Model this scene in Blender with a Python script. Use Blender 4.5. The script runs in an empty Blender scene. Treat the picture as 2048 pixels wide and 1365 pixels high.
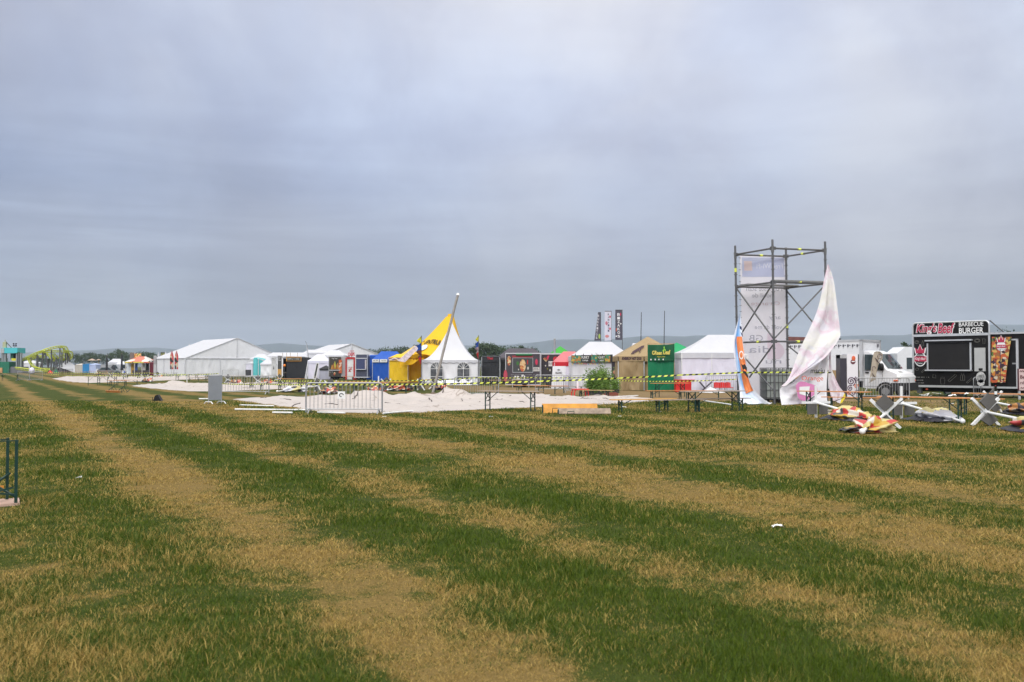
import bpy, math, random
import numpy as np
from math import radians, sin, cos, tan, atan, atan2, pi, sqrt, exp, hypot
from mathutils import Vector, Matrix, noise

# ------------------------------------------------------------ camera, sky, sun
sc = bpy.context.scene
COL = sc.collection
F, CAMH, HZ, IMW, IMH = 1900.0, 1.7, 733.0, 2048.0, 1365.0
PITCH = atan((HZ - IMH / 2) / F)
cam_d = bpy.data.cameras.new("camera")
cam_d.sensor_width = 36.0
cam_d.lens = F / IMW * 36.0
cam_d.clip_end = 30000
cam_d.dof.use_dof = True
cam_d.dof.focus_distance = 45
cam_d.dof.aperture_fstop = 4.0
cam = bpy.data.objects.new("camera", cam_d)
cam.location = (0, 0, CAMH)
cam.rotation_euler = (pi / 2 + PITCH, 0, 0)
COL.objects.link(cam)
sc.camera = cam
sc.view_settings.view_transform = 'Standard'
sc.view_settings.look = 'None'
sc.view_settings.exposure = 0.0
sc.view_settings.gamma = 1.0
sc.cycles.max_bounces = 6
sc.cycles.diffuse_bounces = 3
sc.cycles.volume_bounces = 1
sc.cycles.caustics_reflective = False
sc.cycles.caustics_refractive = False

SUN_EL, SUN_AZ = radians(34), radians(196)   # azimuth clockwise from +Y
sun_d = bpy.data.lights.new("sun", 'SUN')
sun_d.energy = 1.5
sun_d.angle = radians(18)
sun_d.color = (1.0, 0.96, 0.9)
sun = bpy.data.objects.new("sun", sun_d)
sd = Vector((sin(SUN_AZ) * cos(SUN_EL), cos(SUN_AZ) * cos(SUN_EL), sin(SUN_EL)))
sun.rotation_euler = (-sd).to_track_quat('-Z', 'Y').to_euler()
COL.objects.link(sun)

world = bpy.data.worlds.new("World")
sc.world = world
world.use_nodes = True
nt = world.node_tree
nt.nodes.clear()


class NT:
    """tiny node helper"""
    def __init__(s, tree):
        s.t = tree

    def n(s, typ, **kw):
        nd = s.t.nodes.new(typ)
        for k, v in kw.items():
            if k == 'ins':
                for i, val in v.items():
                    if hasattr(val, 'is_output'):
                        s.t.links.new(val, nd.inputs[i])
                    else:
                        nd.inputs[i].default_value = val
            else:
                setattr(nd, k, v)
        return nd

    def math(s, op, a, b=0.0, c=None, clamp=False):
        ins = {0: a, 1: b}
        if c is not None:
            ins[2] = c
        return s.n('ShaderNodeMath', operation=op, use_clamp=clamp, ins=ins).outputs[0]

    def mix(s, f, a, b, mode='MIX'):
        nd = s.n('ShaderNodeMix', data_type='RGBA', blend_type=mode)
        for i, v in ((0, f), (6, a), (7, b)):
            if hasattr(v, 'is_output'):
                s.t.links.new(v, nd.inputs[i])
            else:
                nd.inputs[i].default_value = v if i == 0 else ((*v, 1) if len(v) == 3 else v)
        return nd.outputs[2]

    def ramp(s, f, stops, interp='LINEAR'):
        nd = s.n('ShaderNodeValToRGB')
        cr = nd.color_ramp
        cr.interpolation = interp
        while len(cr.elements) < len(stops):
            cr.elements.new(0.5)
        for e, (p, c) in zip(cr.elements, stops):
            e.position = p
            e.color = (c, c, c, 1) if not hasattr(c, '__len__') else (*c, 1)
        s.t.links.new(f, nd.inputs[0])
        return nd.outputs[0]

    def noise(s, vec, scale, detail=3, rough=0.5, dist=0.0):
        nd = s.n('ShaderNodeTexNoise', ins={'Scale': scale, 'Detail': detail, 'Roughness': rough, 'Distortion': dist})
        if vec is not None:
            s.t.links.new(vec, nd.inputs['Vector'])
        return nd.outputs[0]

    def maprange(s, v, a, b, c, d, smooth=False):
        nd = s.n('ShaderNodeMapRange', interpolation_type='SMOOTHSTEP' if smooth else 'LINEAR',
                 ins={0: v, 1: a, 2: b, 3: c, 4: d})
        return nd.outputs[0]


w = NT(nt)
tc = w.n('ShaderNodeTexCoord').outputs['Generated']
sep = w.n('ShaderNodeSeparateXYZ', ins={0: tc})
dx, dy, dz = sep.outputs
zc = w.math('MAXIMUM', dz, 0.0)
den = w.math('ADD', zc, 0.055)
comb = w.n('ShaderNodeCombineXYZ', ins={0: w.math('DIVIDE', dx, den), 1: w.math('DIVIDE', dy, den), 2: 3.1}).outputs[0]
n1 = w.noise(comb, 0.30, 4, 0.5, 0.35)
n2 = w.noise(comb, 1.1, 4, 0.55, 0.5)
big = w.noise(tc, 2.1, 2, 0.45)
amt = w.math('ADD', w.math('MULTIPLY', n1, 0.6), w.math('MULTIPLY', n2, 0.4))
cl = w.maprange(amt, 0.36, 0.64, 0.90, 1.12, True)
cl = w.math('MULTIPLY', cl, w.maprange(big, 0.35, 0.65, 0.93, 1.07, True))
cl = w.math('MULTIPLY', cl, w.maprange(w.noise(tc, 4.6, 6, .56, .25), 0.36, 0.64, 0.91, 1.085, True))
# long level streaks of stratus low in the sky
sv = w.n('ShaderNodeCombineXYZ', ins={0: w.math('MULTIPLY', dx, 1.5), 1: w.math('MULTIPLY', zc, 21.0), 2: 7.3}).outputs[0]
stv = w.maprange(w.noise(sv, 1.25, 5, .5, .6), 0.34, 0.68, 0.91, 1.10, True)
stw = w.math('MULTIPLY', w.ramp(zc, [(0.0, 1.0), (0.12, 1.0), (0.20, .5), (0.30, 0.0)]), w.maprange(dx, -.45, .2, 1.6, .35, True))
cl = w.math('MULTIPLY', cl, w.math('ADD', 1.0, w.math('MULTIPLY', stw, w.math('SUBTRACT', stv, 1.0))))
# the bank is thicker and darker to the left at middle height
dk = w.math('MULTIPLY', w.maprange(dx, -0.62, 0.12, 1.0, 0.0, True), w.ramp(zc, [(0.0, 0.25), (0.10, 0.8), (0.18, 1.0), (0.27, 0.6), (0.36, 0.15)]))
base = w.ramp(zc, [(0.0, (.29, .31, .36)), (0.025, (.275, .295, .355)), (0.06, (.335, .355, .43)), (0.12, (.46, .485, .595)), (0.18, (.49, .53, .67)), (0.25, (.57, .61, .755)),
                   (0.35, (.63, .66, .79)), (0.46, (.84, .85, .89)), (0.62, (1.35, 1.33, 1.30)), (1.0, (1.75, 1.72, 1.66))])
cloud = w.mix(1.0, base, w.n('ShaderNodeCombineColor', ins={0: cl, 1: cl, 2: w.math('POWER', cl, 0.8)}).outputs[0], 'MULTIPLY')
cloud = w.mix(w.math('MULTIPLY', dk, 0.9), cloud, w.mix(1.0, cloud, (.62, .72, .88), 'MULTIPLY'))
# greyer and bluer parts of the overcast
gv = w.maprange(w.noise(tc, 3.3, 5, .5, .3), .34, .68, 0.0, 1.0, True)
cloud = w.mix(1.0, cloud, w.mix(gv, (.97, 1.0, 1.03), (1.045, 1.015, .96)), 'MULTIPLY')
# brighter towards the upper middle, with corner vignette darkening in the sky colour
hx = w.maprange(w.math('ABSOLUTE', w.math('SUBTRACT', dx, .08)), .0, .5, 1.0, 0.0, True)
hz_ = w.ramp(zc, [(0.0, 0), (0.12, .1), (0.24, .9), (0.34, 1), (0.42, .6)])
br = w.math('ADD', .95, w.math('MULTIPLY', w.math('MULTIPLY', hx, hz_), .16))
# added glow around the sun, behind the camera, to brighten walls facing it
sdot = w.n('ShaderNodeVectorMath', operation='DOT_PRODUCT', ins={0: tc, 1: tuple(sd)}).outputs['Value']
br = w.math('ADD', br, w.maprange(sdot, .1, .95, 0, .85, True))
cloud = w.n('ShaderNodeVectorMath', operation='SCALE', ins={0: cloud, 'Scale': br}).outputs[0]
cloud10 = w.n('ShaderNodeVectorMath', operation='SCALE', ins={0: cloud, 'Scale': 10.0}).outputs[0]
sky = w.n('ShaderNodeTexSky', sky_type='NISHITA', sun_disc=False)
sky.sun_elevation = SUN_EL
sky.sun_rotation = SUN_AZ
skyc = w.mix(0.94, sky.outputs[0], cloud10)
bg = w.n('ShaderNodeBackground', ins={'Strength': 0.1})
nt.links.new(skyc, bg.inputs[0])
nt.links.new(bg.outputs[0], w.n('ShaderNodeOutputWorld').inputs[0])

# ------------------------------------------------------------ helpers
CP, SP = cos(PITCH), sin(PITCH)


def ray(px, py):
    a, b = (px - IMW / 2) / F, (IMH / 2 - py) / F
    return Vector((a, CP - b * SP, SP + b * CP))


def G(px, py, z=0.0):
    """point of the ground seen at a pixel of the photograph"""
    d = ray(px, py)
    t = (z - CAMH) / d.z
    return Vector((d.x * t, d.y * t, z))


def P(px, py, Y):
    """point seen at a pixel, at distance Y"""
    d = ray(px, py)
    t = Y / d.y
    return Vector((d.x * t, Y, CAMH + d.z * t))


def GX(px, Y):
    p = P(px, HZ, Y)
    return Vector((p.x, Y, 0))


def ZZ(py, Y):
    return P(1024, py, Y).z


def fbm(x, y, z=0.0, o=3):
    return noise.fractal(Vector((x, y, z)), 1.0, 2.0, o)


class MB:
    """collects faces, links them as one mesh object"""
    def __init__(s):
        s.v, s.f, s.mi, s.cur = [], [], [], 0

    def m(s, i):
        s.cur = i
        return s

    def face(s, pts):
        b = len(s.v)
        s.v += [tuple(p) for p in pts]
        s.f.append(tuple(range(b, b + len(pts))))
        s.mi.append(s.cur)
        return s

    def addm(s, vs, fs):
        b = len(s.v)
        s.v += [tuple(p) for p in vs]
        for f in fs:
            s.f.append(tuple(i + b for i in f))
            s.mi.append(s.cur)
        return s

    def box(s, x0, x1, y0, y1, z0, z1, M=None):
        vs = [Vector((x, y, z)) for z in (z0, z1) for y in (y0, y1) for x in (x0, x1)]
        if M is not None:
            vs = [M @ p for p in vs]
        return s.addm(vs, [(0, 2, 3, 1), (4, 5, 7, 6), (0, 1, 5, 4), (2, 6, 7, 3), (1, 3, 7, 5), (0, 4, 6, 2)])

    def beam(s, p, q, w_, h_=None, up=(0, 0, 1)):
        p, q = Vector(p), Vector(q)
        h_ = h_ or w_
        d = (q - p).normalized()
        u = Vector(up)
        if abs(d.dot(u)) > .95:
            u = Vector((0, 1, 0))
        r = d.cross(u).normalized() * (w_ / 2)
        t = r.cross(d).normalized() * (h_ / 2)
        vs = [p - r - t, p + r - t, p + r + t, p - r + t, q - r - t, q + r - t, q + r + t, q - r + t]
        return s.addm(vs, [(0, 3, 2, 1), (4, 5, 6, 7), (0, 1, 5, 4), (1, 2, 6, 5), (2, 3, 7, 6), (3, 0, 4, 7)])

    def path(s, pts, r, n=8, r2=None, cap=True):
        pts = [Vector(p) for p in pts]
        rings = []
        k = len(pts)
        ref = None
        for i, p in enumerate(pts):
            d = (pts[min(i + 1, k - 1)] - pts[max(i - 1, 0)]).normalized()
            if ref is None:
                ref = Vector((0, 0, 1)) if abs(d.z) < .9 else Vector((1, 0, 0))
            a = d.cross(ref).normalized()
            b = a.cross(d).normalized()
            ref = b
            rr = r if r2 is None else r + (r2 - r) * i / (k - 1)
            rings.append([p + (a * cos(2 * pi * j / n) + b * sin(2 * pi * j / n)) * rr for j in range(n)])
        vs = [q for g in rings for q in g]
        fs = []
        for i in range(k - 1):
            for j in range(n):
                fs.append((i * n + j, i * n + (j + 1) % n, (i + 1) * n + (j + 1) % n, (i + 1) * n + j))
        if cap:
            fs.append(tuple(range(n - 1, -1, -1)))
            fs.append(tuple((k - 1) * n + j for j in range(n)))
        return s.addm(vs, fs)

    def tube(s, p, q, r, n=8, r2=None):
        return s.path([p, q], r, n, r2)

    def grid(s, fn, nu, nv):
        vs = [fn(i / nu, j / nv) for j in range(nv + 1) for i in range(nu + 1)]
        fs = [(j * (nu + 1) + i, j * (nu + 1) + i + 1, (j + 1) * (nu + 1) + i + 1, (j + 1) * (nu + 1) + i) for j in range(nv) for i in range(nu)]
        return s.addm(vs, fs)

    def ell(s, c, rx, ry, rz, n=10, m=7):
        c = Vector(c)
        return s.grid(lambda u, v: c + Vector((rx * cos(2 * pi * u) * sin(pi * v), ry * sin(2 * pi * u) * sin(pi * v), -rz * cos(pi * v))), n, m)

    def disc(s, c, r, axis='y', n=16, rz=None):
        c = Vector(c)
        rz = rz or r
        pts = []
        for j in range(n):
            a = 2 * pi * j / n
            if axis == 'y':
                pts.append(c + Vector((r * cos(a), 0, rz * sin(a))))
            elif axis == 'x':
                pts.append(c + Vector((0, r * cos(a), rz * sin(a))))
            else:
                pts.append(c + Vector((r * cos(a), rz * sin(a), 0)))
        return s.face(pts)

    def prism(s, poly, y0, y1):
        """polygon in x,z extruded along y"""
        n = len(poly)
        vs = [(x, y0, z) for x, z in poly] + [(x, y1, z) for x, z in poly]
        fs = [tuple(range(n)), tuple(range(2 * n - 1, n - 1, -1))] + [(i, i + n, (i + 1) % n + n, (i + 1) % n) for i in range(n)]
        return s.addm(vs, fs)

    def cyl(s, c, r, h, axis='z', n=16):
        c = Vector(c)
        d = {'x': Vector((h / 2, 0, 0)), 'y': Vector((0, h / 2, 0)), 'z': Vector((0, 0, h / 2))}[axis]
        return s.path([c - d, c + d], r, n)

    def plate(s, poly, y, t=.012):
        return s.prism(poly, y - t, y)

    def build(s, name, mats, parent=None, smooth=False, loc=None):
        me = bpy.data.meshes.new(name)
        me.from_pydata(s.v, [], s.f)
        if not isinstance(mats, (list, tuple)):
            mats = [mats]
        for m_ in mats:
            me.materials.append(m_)
        if len(mats) > 1:
            me.polygons.foreach_set('material_index', s.mi)
        if smooth:
            me.polygons.foreach_set('use_smooth', [True] * len(me.polygons))
        me.update()
        o = bpy.data.objects.new(name, me)
        COL.objects.link(o)
        if parent is not None:
            o.parent = parent
        if loc is not None:
            o.location = loc
        return o


def thing(name, label, cat, loc=(0, 0, 0), rz=0.0, group=None):
    o = bpy.data.objects.new(name, None)
    COL.objects.link(o)
    o.location = loc
    o.rotation_euler = (0, 0, rz)
    o.empty_display_size = .2
    return tag(o, label, cat, group)


def tag(o, label=None, cat=None, group=None, kind=None):
    if label:
        o['label'] = label
    if cat:
        o['category'] = cat
    if group:
        o['group'] = group
    if kind:
        o['kind'] = kind
    return o


def dup(root, loc, rz, label=None, group=None, scale=None):
    r = root.copy()
    COL.objects.link(r)
    r.location = loc
    r.rotation_euler = (root.rotation_euler[0], root.rotation_euler[1], rz)
    if scale:
        r.scale = (scale,) * 3 if not hasattr(scale, '__len__') else scale
    if label:
        r['label'] = label
    if group:
        r['group'] = group
    for ch in root.children:
        c = ch.copy()
        COL.objects.link(c)
        c.parent = r
        for g in ch.children:
            d = g.copy()
            COL.objects.link(d)
            d.parent = c
    return r


MATS = {}


def mat(name, rgb, rough=.6, var=.12, vs=3.0, bump=0.0, bs=8.0, metal=0.0, spec=.4, dirt=0.0):
    if name in MATS:
        return MATS[name]
    m_ = bpy.data.materials.new(name)
    m_.use_nodes = True
    t = m_.node_tree
    b = t.nodes['Principled BSDF']
    k = NT(t)
    oc = k.n('ShaderNodeTexCoord').outputs['Object']
    nz = k.noise(oc, vs, 4, .6)
    c = k.mix(k.maprange(nz, .3, .7, 0, 1), tuple(x * (1 - var) for x in rgb), tuple(min(1, x * (1 + var)) for x in rgb))
    if dirt:
        dz_ = k.noise(oc, vs * 2.3, 5, .7, .6)
        c = k.mix(k.maprange(dz_, .52, .72, 0, dirt), c, (.12, .1, .075))
    t.links.new(c, b.inputs['Base Color'])
    b.inputs['Roughness'].default_value = rough
    b.inputs['Metallic'].default_value = metal
    b.inputs['Specular IOR Level'].default_value = spec
    if bump:
        bn = k.n('ShaderNodeBump', ins={'Strength': bump, 'Distance': .05, 'Height': k.noise(oc, bs, 4, .6, .5)})
        t.links.new(bn.outputs[0], b.inputs['Normal'])
    MATS[name] = m_
    return m_


def cloth(name, rgb, trans=.25, wr=.5, ws=1.6, var=.06, stains=.0):
    """tent fabric: diffuse plus light coming through, creased"""
    if name in MATS:
        return MATS[name]
    m_ = bpy.data.materials.new(name)
    m_.use_nodes = True
    t = m_.node_tree
    t.nodes.clear()
    k = NT(t)
    oc = k.n('ShaderNodeTexCoord').outputs['Object']
    c = k.mix(k.noise(oc, 1.3, 4, .6), tuple(x * (1 - var) for x in rgb), tuple(min(1, x * (1 + var)) for x in rgb))
    if name == 'dirty_tarp_cloth':      # thin dark brown crease lines in the colour
        for sc_, wd_ in ((.30, .007), (.62, .007)):
            ln = k.math('ABSOLUTE', k.math('SUBTRACT', k.noise(oc, sc_, 3, .5, .8), .5))
            gate = k.maprange(k.noise(oc, .8, 2), .42, .58, 0, .8)
            c = k.mix(k.math('MULTIPLY', k.maprange(ln, 0, wd_, 1, 0), gate), c, (.17, .13, .10))
    if stains:
        sn = k.noise(oc, 1.1, 6, .7, .8)
        c = k.mix(k.maprange(sn, .55, .75, 0, stains), c, (.22, .17, .11))
    st_ = k.n('ShaderNodeMapping', ins={0: oc, 2: (0, .35, 0), 3: (1, 1, .32)}).outputs[0]
    h = k.math('ADD', k.noise(st_, ws, 3, .5, .5), k.math('MULTIPLY', k.noise(st_, ws * 3, 3, .5, .3), .2))
    bn = k.n('ShaderNodeBump', ins={'Strength': wr * .6, 'Distance': .25, 'Height': h}).outputs[0]
    d = k.n('ShaderNodeBsdfPrincipled', ins={'Base Color': c, 'Roughness': .55, 'Normal': bn, 'Specular IOR Level': .25})
    tr = k.n('ShaderNodeBsdfTranslucent', ins={'Color': c, 'Normal': bn})
    mx = k.n('ShaderNodeMixShader', ins={0: trans, 1: d.outputs[0], 2: tr.outputs[0]})
    t.links.new(mx.outputs[0], k.n('ShaderNodeOutputMaterial').inputs[0])
    MATS[name] = m_
    return m_


def printed(name, cols, scale=6.0, base=None, cover=1.0, rough=.5, dist=.0, stretch=(1, 1, 1)):
    """printed picture: irregular patches of several inks"""
    if name in MATS:
        return MATS[name]
    m_ = bpy.data.materials.new(name)
    m_.use_nodes = True
    t = m_.node_tree
    b = t.nodes['Principled BSDF']
    k = NT(t)
    oc = k.n('ShaderNodeTexCoord').outputs['Object']
    mp = k.n('ShaderNodeMapping', ins={0: oc, 3: stretch}).outputs[0]
    nz = k.n('ShaderNodeTexNoise', ins={'Vector': mp, 'Scale': scale * .7, 'Detail': 3.0})
    off = k.n('ShaderNodeVectorMath', operation='SCALE', ins={0: nz.outputs['Color'], 'Scale': dist}).outputs[0]
    vv = k.n('ShaderNodeVectorMath', operation='ADD', ins={0: mp, 1: off}).outputs[0]
    vo = k.n('ShaderNodeTexVoronoi', ins={'Vector': vv, 'Scale': scale})
    sp_ = k.n('ShaderNodeSeparateColor', ins={0: vo.outputs['Color']})
    c = k.ramp(sp_.outputs[0], [(i / len(cols), col) for i, col in enumerate(cols)], 'CONSTANT')
    if base is not None:
        c = k.mix(k.math('GREATER_THAN', sp_.outputs[1], cover), c, base)
    t.links.new(c, b.inputs['Base Color'])
    b.inputs['Roughness'].default_value = rough
    MATS[name] = m_
    return m_


def txt(parent, s, m_, x0, x1, z0, z1, y=-.012, ex=.003, bold=0.0, shear=0.0, name='lettering', mirror=False, M=None, stretch=True):
    """lettering that fills a rectangle x0..x1, z0..z1 of the local x,z plane at depth y"""
    cu = bpy.data.curves.new(name, 'FONT')
    cu.body = s
    cu.extrude = ex
    cu.offset = bold
    cu.shear = shear
    cu.resolution_u = 3
    cu.align_x = 'CENTER'
    to = bpy.data.objects.new('t', cu)
    me = bpy.data.meshes.new_from_object(to)
    bpy.data.objects.remove(to)
    bpy.data.curves.remove(cu)
    me.name = name
    n = len(me.vertices)
    co = np.empty(n * 3, np.float32)
    me.vertices.foreach_get('co', co)
    co = co.reshape(-1, 3)
    lo, hi = co.min(0), co.max(0)
    sx = (x1 - x0) / (hi[0] - lo[0])
    sz = (z1 - z0) / (hi[1] - lo[1])
    if not stretch:
        sx = sz = min(sx, sz)
    out = np.empty_like(co)
    cx = (lo[0] + hi[0]) / 2
    cz = (lo[1] + hi[1]) / 2
    out[:, 0] = (co[:, 0] - cx) * sx * (-1 if mirror else 1) + (x0 + x1) / 2
    out[:, 2] = (co[:, 1] - cz) * sz + (z0 + z1) / 2
    out[:, 1] = y - co[:, 2]
    if M is not None:
        for i in range(n):
            out[i] = M(Vector(out[i]))
    me.vertices.foreach_set('co', out.ravel())
    me.materials.clear()
    me.materials.append(m_)
    me.update()
    o = bpy.data.objects.new(name, me)
    COL.objects.link(o)
    if parent is not None:
        o.parent = parent
    return o


# ------------------------------------------------------------ the field
DRY = [(-8, .3), (0, .42), (1, .28), (1.75, .16), (2.2, .5), (2.6, .86), (3.1, .88), (3.55, .45), (3.95, .1), (5.0, .02), (5.45, .6), (6.1, .62), (6.6, .12),
       (7.6, .08), (8.3, .38), (9, .74), (10.4, .78), (11.1, .3), (12, .15), (12.9, .74), (13.8, .7), (14.6, .22), (16, .7), (17.5, .15), (19, .68), (20.5, .12),
       (22, .64), (24.5, .12), (27, .62), (30, .15), (36, .35)]


def field_colour(k, rnd=None):
    """colour of the mown field from the world position: dry and green swathes"""
    pos = k.n('ShaderNodeNewGeometry').outputs['Position']
    sp_ = k.n('ShaderNodeSeparateXYZ', ins={0: pos})
    x, y, z = sp_.outputs
    p2 = k.n('ShaderNodeCombineXYZ', ins={0: x, 1: y, 2: 0.0}).outputs[0]
    u = k.math('ADD', x, k.math('MULTIPLY', y, .56))
    nA = k.noise(p2, .30, 5, .62)
    u = k.math('ADD', u, k.math('MULTIPLY', k.math('SUBTRACT', nA, .5), 2.4))
    f = k.ramp(k.maprange(u, -8, 36, 0, 1), [((a + 8) / 44, b) for a, b in DRY])
    nB = k.noise(p2, .45, 5, .65)
    nC = k.noise(p2, 2.6, 4, .7)
    f = k.math('ADD', f, k.math('MULTIPLY', k.math('SUBTRACT', nB, .5), 1.9))
    f = k.math('ADD', f, k.math('MULTIPLY', k.math('SUBTRACT', nC, .5), 1.5))
    if rnd is not None:
        f = k.math('ADD', f, k.math('MULTIPLY', k.math('SUBTRACT', rnd, .5), .95))
    f = k.maprange(f, .30, .78, 0, 1, True)
    return f, p2, x, y


def make_field_material():
    m_ = bpy.data.materials.new('field_turf')
    m_.use_nodes = True
    t = m_.node_tree
    k = NT(t)
    b = t.nodes['Principled BSDF']
    f, p2, x, y = field_colour(k)
    n1_ = k.noise(p2, 9, 4, .7)
    n2_ = k.noise(p2, 1.2, 3, .6)
    green = k.mix(n2_, (.024, .038, .006), (.070, .085, .014))  # ground green darkened to stand for shadow between the tufts
    dry = k.mix(k.noise(p2, 22, 4, .75), (.06, .04, .013), (.33, .225, .076))
    c = k.mix(f, green, dry)
    # worn bare earth in front of the stalls
    nb = k.noise(p2, .25, 4, .6)
    yy = k.math('ADD', k.math('ADD', y, k.math('MULTIPLY', x, 1.45)), k.math('MULTIPLY', k.math('SUBTRACT', nb, .5), 12.0))
    bare = k.math('MULTIPLY', k.maprange(yy, 58, 63, 0, 1, True), k.maprange(yy, 76, 83, 1, 0, True))
    bare = k.math('MULTIPLY', bare, k.maprange(x, -12, 2, .25, .92, True))
    c = k.mix(bare, c, k.mix(n1_, (.16, .105, .055), (.27, .19, .10)))
    t.links.new(c, b.inputs['Base Color'])
    b.inputs['Roughness'].default_value = .95
    b.inputs['Specular IOR Level'].default_value = .1
    bn = k.n('ShaderNodeBump', ins={'Strength': .9, 'Distance': .05, 'Height': k.noise(p2, 14, 5, .75)})
    t.links.new(bn.outputs[0], b.inputs['Normal'])
    return m_


g = MB()
NG = 60
xs = sorted(set([-9000, -5000, -2500, -1200] + [i * 25 for i in range(-24, 25)] + [1200, 2500, 5000, 9000]))
ys = [-60] + [i * 10 for i in range(-2, 30)] + [350, 450, 600, 900, 1500, 2500, 4000, 6500, 9000]
vs, fs = [], []
for yv in ys:
    for xv in xs:
        vs.append((xv, yv, 0))
for j in range(len(ys) - 1):
    for i in range(len(xs) - 1):
        a = j * len(xs) + i
        fs.append((a, a + 1, a + 1 + len(xs), a + len(xs)))
g.addm(vs, fs)
tag(g.build('ground', make_field_material()), kind='structure')


def make_blade_material():
    m_ = bpy.data.materials.new('grass_blades')
    m_.use_nodes = True
    t = m_.node_tree
    t.nodes.clear()
    k = NT(t)
    rnd = k.n('ShaderNodeAttribute', attribute_name='rnd').outputs['Fac']
    f, p2, x, y = field_colour(k, rnd)
    g1 = k.mix(rnd, (.022, .054, .002), (.108, .152, .010))
    d1 = k.mix(rnd, (.19, .118, .028), (.50, .355, .105))
    c = k.mix(f, g1, d1)
    d = k.n('ShaderNodeBsdfPrincipled', ins={'Base Color': c, 'Roughness': .6, 'Specular IOR Level': .25})
    tr = k.n('ShaderNodeBsdfTranslucent', ins={'Color': c})
    mx = k.n('ShaderNodeMixShader', ins={0: .3, 1: d.outputs[0], 2: tr.outputs[0]})
    t.links.new(mx.outputs[0], k.n('ShaderNodeOutputMaterial').inputs[0])
    return m_


# outlines of the fallen canvas sheets, as photograph points on the ground
CANVAS = [
    [(470, 799), (520, 808), (600, 817), (645, 824), (730, 827), (840, 825), (930, 821), (1010, 818), (1080, 815), (1200, 809), (1300, 803.5), (1335, 801), (1290, 799), (1240, 797.5), (1130, 795), (1040, 793.5), (960, 794), (880, 796), (800, 796), (700, 797), (600, 797), (530, 797)],
    [(268, 772), (300, 777), (350, 781), (400, 783.5), (450, 783), (520, 780), (575, 778), (625, 773), (600, 770), (540, 770.5), (470, 772), (430, 772), (380, 772), (320, 773)],
    [(110, 757.5), (135, 763), (180, 766), (240, 764.5), (300, 762.5), (360, 760), (430, 757.5), (420, 755.5), (330, 757), (260, 757.5), (190, 757)]]


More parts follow.
